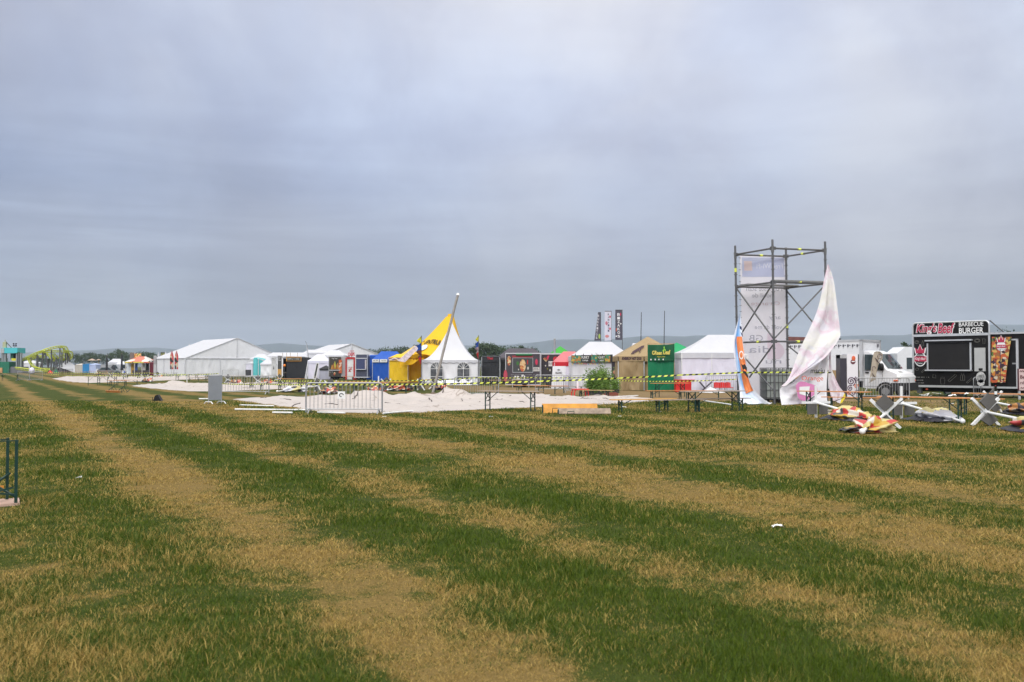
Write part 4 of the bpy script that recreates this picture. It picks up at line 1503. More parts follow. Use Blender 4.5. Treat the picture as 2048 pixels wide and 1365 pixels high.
def pagoda():
    Y = 85.5
    loc, wd = front(845, 955, Y)
    t = thing('pagoda_tent', 'white pagoda tent with arched windows and swept pointed roof', 'tent', loc, .0)
    D = wd
    eave, peak = ZZ(720.5, Y), ZZ(644, Y + D / 2)
    r = MB()
    roofmesh(r, wd, D, eave, peak, 0, 1.75, .04, .08, 16, 24)
    r.build('roof', cloth('bright_pagoda_cloth', (.66, .66, .70), .2, .15), t, smooth=True)
    MB().path([(wd / 2, D / 2, peak - .12), (wd / 2, D / 2, peak + .1)], .07, 8, .03).build('cap', WHITEP, t)
    vb = MB()
    o = .082
    for (a, b) in (((-o, -o), (wd + o, -o)), ((wd + o, -o), (wd + o, D + o)), ((wd + o, D + o), (-o, D + o)), ((-o, D + o), (-o, -o))):
        L = hypot(b[0] - a[0], b[1] - a[1])
        vb.grid(lambda u, v: Vector((a[0] + (b[0] - a[0]) * u, a[1] + (b[1] - a[1]) * u, eave - (1 - v) * (.2 + .09 * abs(sin(pi * u * L / .62))))), 72, 2)
    vb.build('valance', WHITEC, t)
    sc_ = MB()
    pts = [Vector((-.0 + wd * i / 72, -o - .012, eave - .2 - .09 * abs(sin(pi * i / 72 * wd / .62)))) for i in range(73)]
    sc_.path(pts, .012, 4)
    sc_.build('valance_trim', mat('grey_trim', (.25, .25, .27)), t)
    # front wall with arched openings filled by clear grey film
    wins = [(GX(873.5, Y).x - loc[0], .56), (GX(927, Y).x - loc[0], .56)]
    zc_ = ZZ(738, Y)
    wb = MB()
    wallgrid(wb, (0, 0, 0), (wd, 0, 0), .02, eave - .1, .16, 4.0, 70)
    wb.build('wall', WHITEC2, t, smooth=True)
    for x, rr in wins:
        pl = [(x - rr, .28), (x + rr, .28)] + [(x + rr * cos(pi * k / 14), zc_ + rr * 1.05 * sin(pi * k / 14)) for k in range(15)]
        w_ = MB().prism(pl, -.16, -.13).build('window', mat('window_film', (.10, .105, .115), .18, .5, 1.4), t)
        f = MB()
        yy = -.172
        for k in (3, 5.5, 7, 8.5, 11):
            an = pi * k / 14
            f.beam((x, yy, zc_), (x + rr * cos(an), yy, zc_ + rr * 1.05 * sin(an)), .03, .012, (0, 1, 0))
        f.box(x - rr, x + rr, yy - .006, yy + .006, zc_ - .02, zc_ + .02)
        f.box(x - rr, x + rr, yy - .006, yy + .006, zc_ - .72, zc_ - .68)
        f.box(x - rr, x + rr, yy - .006, yy + .006, zc_ - .97, zc_ - .93)
        f.box(x - .018, x + .018, yy - .004, yy + .008, .28, zc_)
        f.path([Vector((a, yy, b)) for a, b in pl[1:]] + [Vector((pl[0][0], yy, pl[0][1]))], .02, 5)
        f.build('mullions', WHITEP, w_)
    for (a, b, s_) in (((wd, 0, 0), (wd, D, 0), 7.0), ((0, D, 0), (0, 0, 0), 8.0), ((wd, D, 0), (0, D, 0), 9.0)):
        wb = MB()
        wallgrid(wb, a, b, .02, eave - .1, .14, s_)
        wb.build('wall', GREYC, t, smooth=True)
    for x in (-.03, wd + .03):
        for y in (-.03, D + .03):
            MB().box(x - .04, x + .04, y - .04, y + .04, 0, eave).build('leg', ALU, t)
    # loose skirt in front
    sk = MB()
    sk.grid(lambda u, v: Vector((wd * (.28 + .62 * u), -.25 - .5 * (1 - v) + .12 * fbm(u * 7, v * 3, 3), .03 + .42 * v * (1 + .5 * fbm(u * 6, 1, 2)))), 40, 6)
    sk.build('skirt', WHITEC2, t, smooth=True)


pagoda()


def limp_flag(px, Y, y0, y1, cols, lab, side=-1, pole_m=None):
    o = GX(px, Y)
    t = thing('tricolour_flag', lab, 'flag', o)
    zt = ZZ(y0, Y)
    MB().tube((0, 0, 0), (0, 0, zt), .035, 6).build('pole', pole_m or INKK, t)
    b = MB()
    n = 16
    zb = ZZ(y1, Y)
    prof = [.06, .28, .35, .12, .16, .35, .24, .30, .38, .30, .12, .25, .22, .18, .12, .08, .03]
    for i in range(n):
        b.m(min(len(cols) - 1, int(i * len(cols) / n)))
        z0_, z1_ = zt - .03 - (zt - zb) * i / n, zt - .03 - (zt - zb) * (i + 1) / n
        w0, w1 = prof[i] * side * 1.2, prof[i + 1] * side * 1.2
        b.face([(0, -.03, z0_), (w0 * .5, -.12, z0_ - .05), (w1 * .5, -.12, z1_ - .05), (0, -.03, z1_)])
        b.face([(w0 * .5, -.12, z0_ - .05), (w0, .02, z0_ - .15), (w1, .02, z1_ - .15), (w1 * .5, -.12, z1_ - .05)])
    b.build('flag_cloth', cols, t, smooth=True)


FY, FB, FR_ = cloth('flag_yellow', (.66, .62, .05), .25), cloth('flag_blue', (.015, .06, .30), .2), cloth('flag_red', (.45, .02, .02), .2)
limp_flag(842.5, 84, 672, 727, [FY, FB, cloth('flag_brown', (.13, .05, .04), .1), FR_], 'limp yellow, blue and red flag left of the white pagoda', -1)
limp_flag(957, 84, 671, 715, [FY, FB, cloth('flag_grey', (.30, .22, .25), .1), FR_], 'limp yellow, blue and red flag right of the white pagoda', -.7, DSTEEL)


def leaning_pole():
    a = G(863, 796)
    t = thing('leaning_tent_pole', 'bare grey tent pole leaning over the fallen canvas', 'pole', a)
    b = P(915.5, 591, a.y + .4) - a
    MB().tube((0, 0, 0), b, .07, 12, .07).build('shaft', mat('pole_grey', (.27, .25, .225), .5, .15, 5, metal=.25), t)
    d = b.normalized()
    MB().tube(b, b + d * .12, .11, 12, .06).build('cap', WHITEP, t)
    MB().beam(Vector((.05, -.1, .25)), Vector((.62, -.35, .05)), .28, .1).build('base_plate', mat('base_brown', (.14, .10, .07), .8, .3), t)


leaning_pole()

# black stall right of pagoda
Yk = 91.0
loc, wd = front(963.5, 999.5, Yk)
tk = tent('stall_tent', 'black square stall with small red sign right of the pagoda', 'stall', loc, .0, wd, 2.6, ZZ(713.5, Yk), ZZ(711.5, Yk), BLKCL, BLKCL, ridge=.8, val=.55, amp=.06, p=1.0)
txt(tk, 'Thai', mat('sign_crimson', (.45, .03, .05)), GX(974, Yk).x - loc[0], GX(986, Yk).x - loc[0], ZZ(719.5, Yk), ZZ(714.5, Yk), y=-.12, bold=.03)
loc, wd = front(1001, 1016, Yk + 1)
tent('stall_tent', 'lower black cloth booth between black stall and pizza trailer', 'stall', loc, .0, wd, 2.4, ZZ(719, Yk), ZZ(717.5, Yk), BLKCL, BLKCL, val=.3, amp=.1)
loc, wd = front(1000, 1092, 110)
tent('popup_tent', 'large dark grey hipped tent roof behind the pizza trailer', 'tent', loc, .1, wd, 4.0, ZZ(716, 110), ZZ(696.5, 110), cloth('charcoal_cloth', (.07, .06, .075), .05, .3), BLKCL, ridge=2.9, val=.2, p=.9)


def pizza_trailer():
    Y = 77.0
    o = GX(1011.5, Y)
    t = thing('pizza_trailer', 'dark pizza trailer with framed pizza picture and green awning roll', 'food trailer', o)

    def X(px):
        return GX(px, Y).x - o.x

    def Z(py):
        return ZZ(py, Y)
    W = X(1080.5)
    body = mat('trailer_charcoal', (.055, .045, .055), .45, .25, 2.5)
    MB().box(0, W, 0, 2.2, Z(769), Z(708.5)).build('body', body, t)
    tr_ = MB()
    tr_.box(-.03, W + .03, -.05, 2.22, Z(708.5), Z(706.3))
    tr_.box(-.03, .02, -.05, -.002, Z(769), Z(708.5))
    tr_.box(W - .03, W + .03, -.05, -.002, Z(769), Z(708.5))
    tr_.box(-.03, W + .03, -.05, -.002, Z(771), Z(769))
    tr_.build('trim', ALU, t)
    f = MB()
    x0, x1, z0, z1 = X(1026), X(1065), Z(744.5), Z(717)
    f.box(x0 - .04, x1 + .04, -.06, -.003, z0 - .06, z0)
    f.box(x0 - .04, x1 + .04, -.06, -.003, z1, z1 + .05)
    f.box(x0 - .05, x0, -.06, -.003, z0, z1)
    f.box(x1, x1 + .05, -.06, -.003, z0, z1)
    f.build('hatch_frame', STEEL, t)
    MB().box(x0, x1, -.02, -.003, z0, z1).build('hatch', mat('hatch_dark', (.05, .055, .055), .4), t)
    MB().disc((X(1045.5), -.03, Z(731.5)), X(1051.5) - X(1045.5), 'y', 20, .5).build('picture', printed('pizza_print', [(.50, .22, .06), (.58, .34, .14), (.42, .08, .03), (.30, .10, .04), (.60, .42, .22)], 6, dist=.1), t)
    MB().disc((X(1035.5), -.03, Z(727)), .12, 'y', 9, .15).build('picture', mat('basil_green', (.04, .14, .03)), t)
    b = MB()
    b.box(X(1054), X(1056), -.03, -.022, Z(729), Z(720))
    b.build('picture', mat('chilli_red', (.40, .02, .02)), t)
    MB().disc((X(1056), -.03, Z(737)), .07, 'y', 9, .13).disc((X(1037), -.03, Z(739.5)), .05, 'y', 8, .07).build('picture', mat('garlic_white', (.5, .47, .43)), t)
    a = MB()
    a.tube((X(1032), -.12, Z(710)), (X(1064), -.12, Z(710)), .09, 10)
    a.build('awning_roll', mat('awning_green', (.02, .14, .05)), t)
    MB().box(X(1024), X(1066), -.07, -.004, Z(715.5), Z(711.8)).build('awning_valance', mat('awning_red', (.30, .03, .04)), t)
    MB().ell((X(1018), -.01, Z(722)), .16, .02, .4).build('picture', FOODS, t)
    MB().ell((X(1073), -.01, Z(724.5)), .1, .02, .25).build('picture', INKP, t)
    MB().box(X(1066.5), X(1079), -.02, -.003, Z(743), Z(735)).build('small_sign', mat('sign_white', (.6, .58, .56)), t)
    scribble(t, INKK, X(1067), X(1078.5), Z(742), Z(736), 2, y=-.035, seed=8)
    scribble(t, mat('faint_grey_ink', (.24, .23, .23)), X(1022), X(1078), Z(764), Z(748), 4, y=-.012, seed=21)
    # heap of goods on the counter
    MB().box(X(1024), X(1058), -.5, -.06, Z(760.5), Z(759)).build('counter', ALU, t)
    for px in (1024.5, 1057):
        MB().box(X(px), X(px) + .04, -.45, -.41, 0, Z(760.5)).build('counter_leg', ALU, t)
    for px in (1030, 1048):
        wheel(t, (X(px), .35, .33), .33)
    for px, a2 in ((1011, 0),):
        r = MB()
        r.disc((X(px), -.08, Z(752)), .16, 'y', 14, .48)
        r.build('oval_sign', mat('oval_crimson', (.40, .05, .08)), t)


pizza_trailer()
o_ = GX(1036, 76)
gb = MB()
rr = random.Random(4)
for i in range(9):
    x = rr.uniform(-.35, .45)
    s_ = rr.uniform(.08, .2)
    gb.box(x, x + s_, -.1, .1, 0, s_ * rr.uniform(.6, 2.2), Matrix.Rotation(rr.uniform(-.15, .15), 4, 'Y'))
bx_ = gb.build('paper_heap', mat('paper_white', (.68, .68, .66), .7, .1), loc=(o_.x, 76.55, ZZ(759, 77)))
tag(bx_, 'heap of white boxes and paper on the pizza trailer counter', 'boxes')


def second_trailer():
    Y = 77.5
    o = GX(1081.5, Y)
    t = thing('cheese_trailer', 'dark trailer with scattered food pictures right of pizza trailer', 'food trailer', o)

    def X(px):
        return GX(px, Y).x - o.x

    def Z(py):
        return ZZ(py, Y)
    W = X(1150)
    MB().box(0, W, 0, 2.2, Z(768), Z(709.5)).build('body', mat('trailer_charcoal2', (.035, .03, .035), .45, .25, 2.5), t)
    tr_ = MB()
    tr_.box(-.02, W, -.05, 2.2, Z(709.5), Z(706.8))
    tr_.box(-.02, .06, -.05, -.002, Z(768), Z(709.5))
    tr_.build('trim', ALU, t)
    MB().prism([(X(1086), Z(718)), (X(1092), Z(724)), (X(1095), Z(721)), (X(1090), Z(715))], -.03, -.003).build('picture', FOODS, t)
    MB().prism([(X(1093), Z(716)), (X(1095), Z(722)), (X(1099), Z(712)), (X(1096), Z(711))], -.03, -.003).build('picture', INKP, t)
    MB().disc((X(1091), -.02, Z(732)), .05, 'y', 8, .07).disc((X(1100), -.02, Z(741)), .06, 'y', 8, .09).build('picture', mat('garlic_white', (.5, .47, .43)), t)
    MB().disc((X(1095), -.02, Z(738)), .05, 'y', 8, .08).build('picture', mat('olive_green', (.20, .20, .02)), t)
    MB().box(X(1097), X(1106), -.02, -.003, Z(733), Z(723)).build('small_sign', mat('sign_white', (.6, .58, .56)), t)
    txt(t, 'KAS', INKK, X(1098), X(1105.5), Z(730), Z(725), y=-.025)
    for px in (1100, 1118):
        wheel(t, (X(px), .35, .33), .33)
    c = MB()
    c.tube((X(1110), .6, Z(708)), (X(1110), .6, Z(679)), .09, 12)
    c.tube((X(1110), .6, Z(679)), (X(1110), .6, Z(677)), .12, 12, .06)
    c.build('chimney', STEEL, t)
    MB().cyl((X(1111), -.35, Z(719)), .215, .05, 'y', 24).build('round_sign', mat('sign_disc_red', (.55, .02, .04)), t)
    MB().cyl((X(1111), -.2, Z(723)), .03, .3, 'y', 8).build('sign_arm', DSTEEL, t)
    MB().prism([(X(1110), Z(722.5)), (X(1113), Z(722.5)), (X(1112.3), Z(715.5)), (X(1110.5), Z(715.5))], -.39, -.378).build('sign_emblem', mat('emblem_dark', (.12, .02, .03)), t)


second_trailer()
loc, wd = front(1101, 1142, 92)
tent('popup_tent', 'light green pyramid tent top behind the chimney trailer', 'tent', loc, 0, wd, 2.4, ZZ(708, 92), ZZ(692, 92), cloth('bright_green_cloth', (.06, .38, .05), .2), GRNC, p=1.0)
loc, wd = front(1146, 1215, 100)
tent('stall_tent', 'flat black roof behind the pink canopy and white tent', 'stall', loc, 0, wd, 3, ZZ(706, 100), ZZ(701.5, 100), BLKCL, BLKCL, ridge=2.5)


def pink_canopy():
    Y = 74.0
    loc, wd = front(1109, 1172, Y)
    t = tent('canopy_tent', 'faded pink canopy with red valance and white back wall', 'tent', loc, 0, wd, 2.4, ZZ(724.5, Y), ZZ(703, Y), PINKC, LILC, ridge=.9, val=.32, walls='brf', valm=REDC, p=.9)
    MB().tube((wd * .5, -.25, 0), (wd * .5, -.25, ZZ(712, Y)), .03, 6).build('pole', INKK, t)
    return t


pink_canopy()


def hung_banner():
    Y = 71.5
    o = GX(1106, Y)
    t = thing('standing_banner', 'white standing banner with black crown emblem below the pink canopy', 'banner', o)

    def X(px):
        return GX(px, Y).x - o.x

    def Z(py):
        return ZZ(py, Y)
    b = MB()

    def fn(u, v):
        xa, xb = X(1102.5) + (X(1105.5) - X(1102.5)) * v, X(1128.5) + (X(1132) - X(1128.5)) * v
        return Vector((xa + (xb - xa) * u, -.05 * sin(pi * u) * sin(pi * v), Z(777) + (Z(733) - Z(777)) * v))
    b.grid(fn, 10, 16)
    b.build('banner_cloth', cloth('banner_white', (.76, .76, .80), .15, .4), t, smooth=True)
    txt(t, 'VALONO', INKK, X(1110), X(1124), Z(748), Z(744), y=-.1, bold=.02)
    MB().prism([(X(1114), Z(741)), (X(1120), Z(741)), (X(1120.5), Z(739.4)), (X(1118), Z(740)), (X(1117), Z(738.4)), (X(1116), Z(740)), (X(1113.5), Z(739.4))], -.1, -.092).build('emblem', INKK, t)
    f = MB()
    f.beam((X(1104), .12, 0), (X(1106), .12, Z(733)), .03)
    f.beam((X(1127), .12, 0), (X(1131), .12, Z(733)), .03)
    f.beam((X(1106), .12, Z(733)), (X(1131), .12, Z(733)), .03)
    f.build('frame', ALU, t)


hung_banner()


def corner_tent():
    Y = 71.0
    loc, wd = front(1143, 1266, Y)
    D = 3.2
    e, pk = ZZ(713, Y), ZZ(684, Y + 1.6)
    t = tent('popup_tent', 'white popup tent with green and black banner strip', 'tent', loc, 0, wd, D, e, pk, WHITEC, GREYC, ridge=1.7, val=.35, amp=.28, p=1.2, walls='flrb', bays=2)

    def X(px):
        return GX(px, Y).x - loc[0]

    def Z(py):
        return ZZ(py, Y)
    GP = printed('banana_leaf_print', [(.02, .16, .10), (.03, .20, .13), (.35, .14, .03), (.02, .14, .09), (.45, .30, .05), (.03, .18, .12), (.30, .05, .04)], 8, dist=.08)
    s_ = MB()
    for (a, b, c) in ((1142, 1162, 0), (1162, 1182, 1), (1182, 1194.5, 0), (1194.5, 1210, 1), (1210, 1220, 0), (1220, 1225, 1)):
        s_.m(c).box(X(a), X(b), -.16, -.13, Z(726 - (a - 1142) * .02), Z(711 - (a - 1142) * .02))
    st = s_.build('banner_strip', [GP, INKK], t)
    for a, b in ((1163, 1178), (1196, 1209)):
        txt(st, 'FUNKY', INKW, X(a), X(b), Z(718), Z(712.5), y=-.165)
        txt(st, 'CORNER', INKW, X(a + 1), X(b - 2), Z(723), Z(720), y=-.165)
    for px in (1150, 1166, 1183, 1193, 1204):
        MB().box(X(px), X(px + 1.2), -.19, -.12, Z(711.5), Z(708)).build('clip', INKK, t)
    bp = MB()
    r = random.Random(6)
    for i in range(14):
        bp.m(r.randrange(3)).disc((X(1145 + i * 4.5), -.15, Z(727 + r.random() * 2)), .04, 'y', 6)
    bp.build('bunting', [INKP, mat('bunt_blue', (.05, .2, .5)), INKY], t)
    tb_ = MB()
    tb_.box(X(1226), X(1233), .1, .12, Z(722), Z(712))
    tb_.build('side_valance', WHITEC, t)


corner_tent()
tt, W, z0, z1 = board('poster_stand', 'tall dark poster with meat picture between white and tan tents', 'poster', 1223.5, 1237, 69.5, 724, 781, [(.06, .94, .02, .98, mat('poster_dark', (.045, .04, .055), .4, .3, 2), 'poster')], BLACK)
MB().ell((W * .45, -.04, z0 + (z1 - z0) * .62), .15, .02, .13).build('picture', mat('meat_pink', (.50, .22, .15), .5, .3, 9), tt)
MB().box(W * .5, W * .9, -.05, -.04, z0 + (z1 - z0) * .70, z0 + (z1 - z0) * .74).build('price_label', INKW, tt)
MB().box(W * .3, W * .8, -.05, -.04, z0 + (z1 - z0) * .3, z0 + (z1 - z0) * .31).build('price_label', INKW, tt)


def tall_flag(px, Y, poly, m_, word, ink, lab, deco, pole_px, ytop, ybot, wx):
    o = GX(pole_px, Y)
    t = thing('tall_banner', lab, 'banner', o)

    def L(a, b):
        p = P(a, b, Y)
        return (p.x - o.x, p.z)
    MB().tube((0, 0, 0), (0, 0, ZZ(ytop, Y)), .03, 6).build('pole', DSTEEL, t)
    MB().prism([L(*q) for q in poly], -.035, -.025).build('banner_cloth', m_, t)
    n = len(word)
    for i, ch in enumerate(word):
        if ch == ' ':
            continue
        cx = wx[0] + (wx[1] - wx[0]) * i / (n - 1)
        cy = wx[2] + (wx[3] - wx[2]) * i / (n - 1)
        hh = (wx[3] - wx[2]) / (n - 1) * .36
        a, b = L(cx - hh * wx[4], cy + hh), L(cx + hh * wx[4], cy - hh)
        txt(t, ch, ink, a[0], b[0], a[1], b[1], y=-.04, bold=.02)
    for (a, b, ra, rb, dm) in deco:
        q = L(a, b)
        MB().disc((q[0], -.042, q[1]), ra * Y / F, 'y', 12, rb * Y / F).build('picture', dm, t)
    tb_ = MB()
    q0, q1 = L(*poly[0]), L(*poly[1])
    tb_.beam((q0[0], -.03, q0[1]), (q1[0], -.03, q1[1]), .04)
    tb_.build('top_rod', INKK, t)


DKB = cloth('dark_banner_cloth', (.085, .08, .105), .08, .2)
tall_flag(1198, 73, [(1196, 625.5), (1201, 625.5), (1201.6, 682), (1188.5, 682)], DKB, 'BURRITOS', mat('silver_ink', (.5, .5, .54)), 'dark tapered tall banner, leftmost above the white popup', [(1198.7, 673, 2, 5, mat('cactus_green', (.30, .42, .08)))], 1201.6, 625, 684,
          (1196.8, 1193, 632, 676, .75))
tall_flag(1217, 73, [(1209.5, 623), (1222, 623), (1222.5, 681), (1209, 682)], cloth('white_banner_cloth', (.70, .69, .78), .3, .2), 'RAMAIZI', mat('slate_ink', (.10, .10, .16)), 'white tall banner between two dark ones above the popup', [(1213, 647, 2.5, 4, mat('dusty_pink', (.42, .15, .20))), (1220, 634, 1.5, 2.5, INKP),
          (1214, 673, 4, 3, mat('salmon_ink', (.50, .20, .20))), (1220, 658, 1.5, 2.5, INKP)], 1222.6, 622, 684, (1217, 1217, 629.5, 662, .8))
tall_flag(1238, 73, [(1230.5, 620.5), (1243.5, 620.5), (1245, 680.5), (1230.5, 680.5)], DKB, 'BIZAKOS', mat('silver_white_ink', (.66, .66, .68)), 'dark square topped tall banner, rightmost above the white popup', [(1241, 629, 1.2, 3, INKP), (1232.5, 660, 1.2, 3.5, mat('coral_ink', (.45, .10, .07))),
          (1241.5, 648, 1.3, 1.3, INKW), (1232.5, 673, 1.4, 1.4, INKW)], 1244.8, 620, 684, (1237, 1237.5, 629.5, 673, 1.0))
for px, y0, lab in ((1280, 625, 'bare thin dark flagpole left of the green tent banner'), (1326.5, 622, 'bare thin dark flagpole above the green tent banner')):
    a = GX(px, 74)
    o_ = MB().tube((0, 0, 0), (.12, 0, ZZ(y0, 74)), .045, 6, .025).build('flagpole', INKK, loc=a)
    tag(o_, lab, 'flagpole', 'bare flagpoles')
loc, wd = front(1262, 1322, 78)
tent('market_tent', 'white roof peeping out behind the tan hot dog tent', 'tent', loc, 0, wd, 3, ZZ(712, 78), ZZ(686, 78), WHITEC, WHITEC2, ridge=1.8)


def hotdog_tent():
    Y = 67.0
    loc, wd = front(1237, 1368, Y)
    D = 3.4
    e, pk = ZZ(713, Y), ZZ(673.5, Y + D / 2)
    t = thing('hot_dog_tent', 'tan popup tent with dachshund drawing and dark lettering', 'tent', loc)
    r = MB()
    roofmesh(r, wd, D, e, pk, 0, 1.02, .02)
    r.build('roof', TANC, t, smooth=True)

    def X(px):
        return GX(px, Y).x - loc[0]

    def Z(py):
        return ZZ(py, Y)
    v = MB()
    for (a, b) in (((-.06, -.06), (wd + .06, -.06)), ((-.06, D), (-.06, -.06)), ((wd + .06, -.06), (wd + .06, D))):
        v.face([(a[0], a[1], e - .36), (b[0], b[1], e - .36), (b[0], b[1], e), (a[0], a[1], e)])
    v.build('valance', TANC, t)
    b = MB()
    wallgrid(b, (0, 0, 0), (X(1287), 0, 0), .02, e - .02, .34, 2.0, 40)
    b.build('wall', TANC, t, smooth=True)
    b = MB()
    wallgrid(b, (X(1289), .25, 0), (X(1297), .3, 0), .02, e - .02, .3, 6.0, 16)
    wallgrid(b, (X(1297), .3, 0), (wd, .3, 0), .02, e - .02, .2, 7.0, 16)
    b.build('door_flap', TANC, t, smooth=True)
    b = MB()
    wallgrid(b, (0, D, 0), (0, 0, 0), .02, e, .1, 3.0)
    wallgrid(b, (wd, 0, 0), (wd, D, 0), .02, e, .1, 5.0)
    wallgrid(b, (wd, D, 0), (0, D, 0), .02, e, .1, 8.0)
    b.build('wall', TANC, t, smooth=True)
    for x, y in ((-.02, -.03), (X(1288), -.03), (wd, -.03), (0, D), (wd, D)):
        MB().box(x - .03, x + .03, y - .03, y + .03, 0, e - .05).build('leg', ALU, t)
    brn = mat('dark_brown_ink', (.05, .02, .03))
    txt(t, 'KNEISKOV HOT DOG', brn, X(1244), X(1282.5), Z(720.3), Z(714.4), y=-.075, bold=.06)

    def onroof(px, py):
        # front face of the roof: plane from eave line to the peak
        for k in range(1):
            pass
        v_ = (Z(py) - e) / (pk - e) if pk > e else 0
        yy = -.06 + (D / 2 + .06) * v_
        s_ = (Y + yy) / Y
        return Vector((GX(px, Y + yy).x - loc[0], yy - .05, ZZ(py, Y + yy) + .03))
    d = MB()
    for poly in ([(1264, 705), (1268, 702), (1284, 692.5), (1288, 693), (1288, 695), (1272, 705), (1266, 708)], [(1268, 704), (1270, 704), (1268, 709), (1266.5, 709)], [(1276, 701), (1278, 700), (1281, 706), (1279.5, 706.5)],
                 [(1281, 698), (1283, 697), (1282, 702), (1280, 702)], [(1262, 708), (1266, 705), (1267, 707), (1263, 710)], [(1285, 693), (1289, 691.5), (1287, 696)]):
        d.face([onroof(a, b_) for a, b_ in poly])
    d.build('dachshund_print', brn, t)


hotdog_tent()


def green_tent():
    Y = 66.5
    loc, wd = front(1319, 1403, Y)
    tent('popup_tent', 'light green pointed popup tent behind the green leaf banner', 'tent', loc, 0, wd, 3, ZZ(710, Y), ZZ(685.5, Y + 1.5), LGRNC, GRNC, p=1.02, val=.3, amp=.12, legs=True)
    Y = 64.8
    o = GX(1295.5, Y)
    t = thing('green_screen', 'dark green cloth screen hung with the leaf logo banner', 'screen', o)

    def X(px):
        return GX(px, Y).x - o.x

    def Z(py):
        return ZZ(py, Y)
    b = MB()
    wallgrid(b, (0, 0, 0), (X(1348), 0, 0), .02, Z(690), .22, 5.0, 34)
    b.build('screen_cloth', GRNC, t, smooth=True)
    for px in (1296, 1348.5):
        MB().box(X(px) - .025, X(px) + .025, .03, .08, 0, Z(687)).build('post', mat('tan_post', (.45, .30, .15)), t)
    MB().box(X(1296), X(1349), .03, .07, Z(689), Z(687.5)).build('top_bar', mat('tan_post', (.45, .30, .15)), t)
    o2 = (o.x, Y - .12, 0)
    t2 = thing('leaf_banner', 'dark green banner reading Green leaf in yellow letters', 'banner', o2)
    bb = MB()

    def fn(u, v):
        zt = Z(690.5) + (Z(688) - Z(690.5)) * u - .10 * sin(pi * u) * .6
        zb = Z(722)
        return Vector((X(1297) + (X(1348.5) - X(1297)) * u, -.09 * sin(pi * u) * (1 - v) + .03 * sin(u * 11 + v * 3), zb + (zt - zb) * v))
    bb.grid(fn, 22, 10)
    bb.build('banner_cloth', cloth('dark_green_banner', (.008, .085, .035), .06, .6), t2, smooth=True)
    txt(t2, 'GReen', mat('cream_yellow_ink', (.66, .55, .12), .5, .2, 5), X(1303), X(1323), Z(710.5), Z(702), y=-.16, bold=.03)
    txt(t2, 'Leaf', mat('cream_yellow_ink', (.66, .55, .12), .5, .2, 5), X(1325.5), X(1339.5), Z(709.5), Z(700.5), y=-.16, bold=.03)
    txt(t2, 'FRESH & TASTY', INKY, X(1313), X(1329), Z(715.2), Z(713.2), y=-.16)
    lf = MB()
    for (a, b_, ang) in ((1325.3, 701.5, .5), (1329, 700.5, -.5), (1327, 696, 0)):
        pts = []
        for k in range(10):
            an = 2 * pi * k / 10
            x, z = 1.1 * cos(an), 2.6 * sin(an)
            pts.append((X(a + x * cos(ang) + z * sin(ang)), -.165, Z(b_ + x * sin(ang) - z * cos(ang))))
        lf.face(pts)
    lf.beam((X(1327), -.165, Z(707)), (X(1327), -.165, Z(699)), .02, .01)
    lf.build('leaf_logo', INKG, t2)
    for px in (1301, 1309.5, 1317, 1325.5):
        MB().ell((X(px), -.1, Z(719.5)), .04, .01, .055).build('icon', INKW, t2)


green_tent()


def white_long_tent():
    Y = 63.5
    loc, wd = front(1363.5, 1603, Y)
    e, pk = ZZ(706, Y), ZZ(670, Y + 1.6)
    t = tent('popup_tent', 'long white popup tent behind the scaffold tower', 'tent', loc, 0, wd, 3.2, e, pk, WHITEC, LILC, ridge=wd - 4.2, val=.36, p=1.25, amp=.22, bays=4, legm=WHITEP)
    return loc, wd


wl, ww = white_long_tent()
xb = MB()
a_, b_ = P(1399, 764, 63), P(1410, 777, 63)
c_ = P(1424, 764, 63)
d_ = P(1405, 781, 63)
for p, q in ((a_, b_), (c_, d_)):
    xb.beam((p.x - 12, 0, p.z), (q.x - 12, 0, max(.03, q.z)), .16, .08)
tag(xb.build('folded_cross_legs', mat('charcoal_metal', (.06, .055, .07)), loc=(12, 63, 0)), 'dark crossed leg frame leaning at the white tent wall', 'frame')


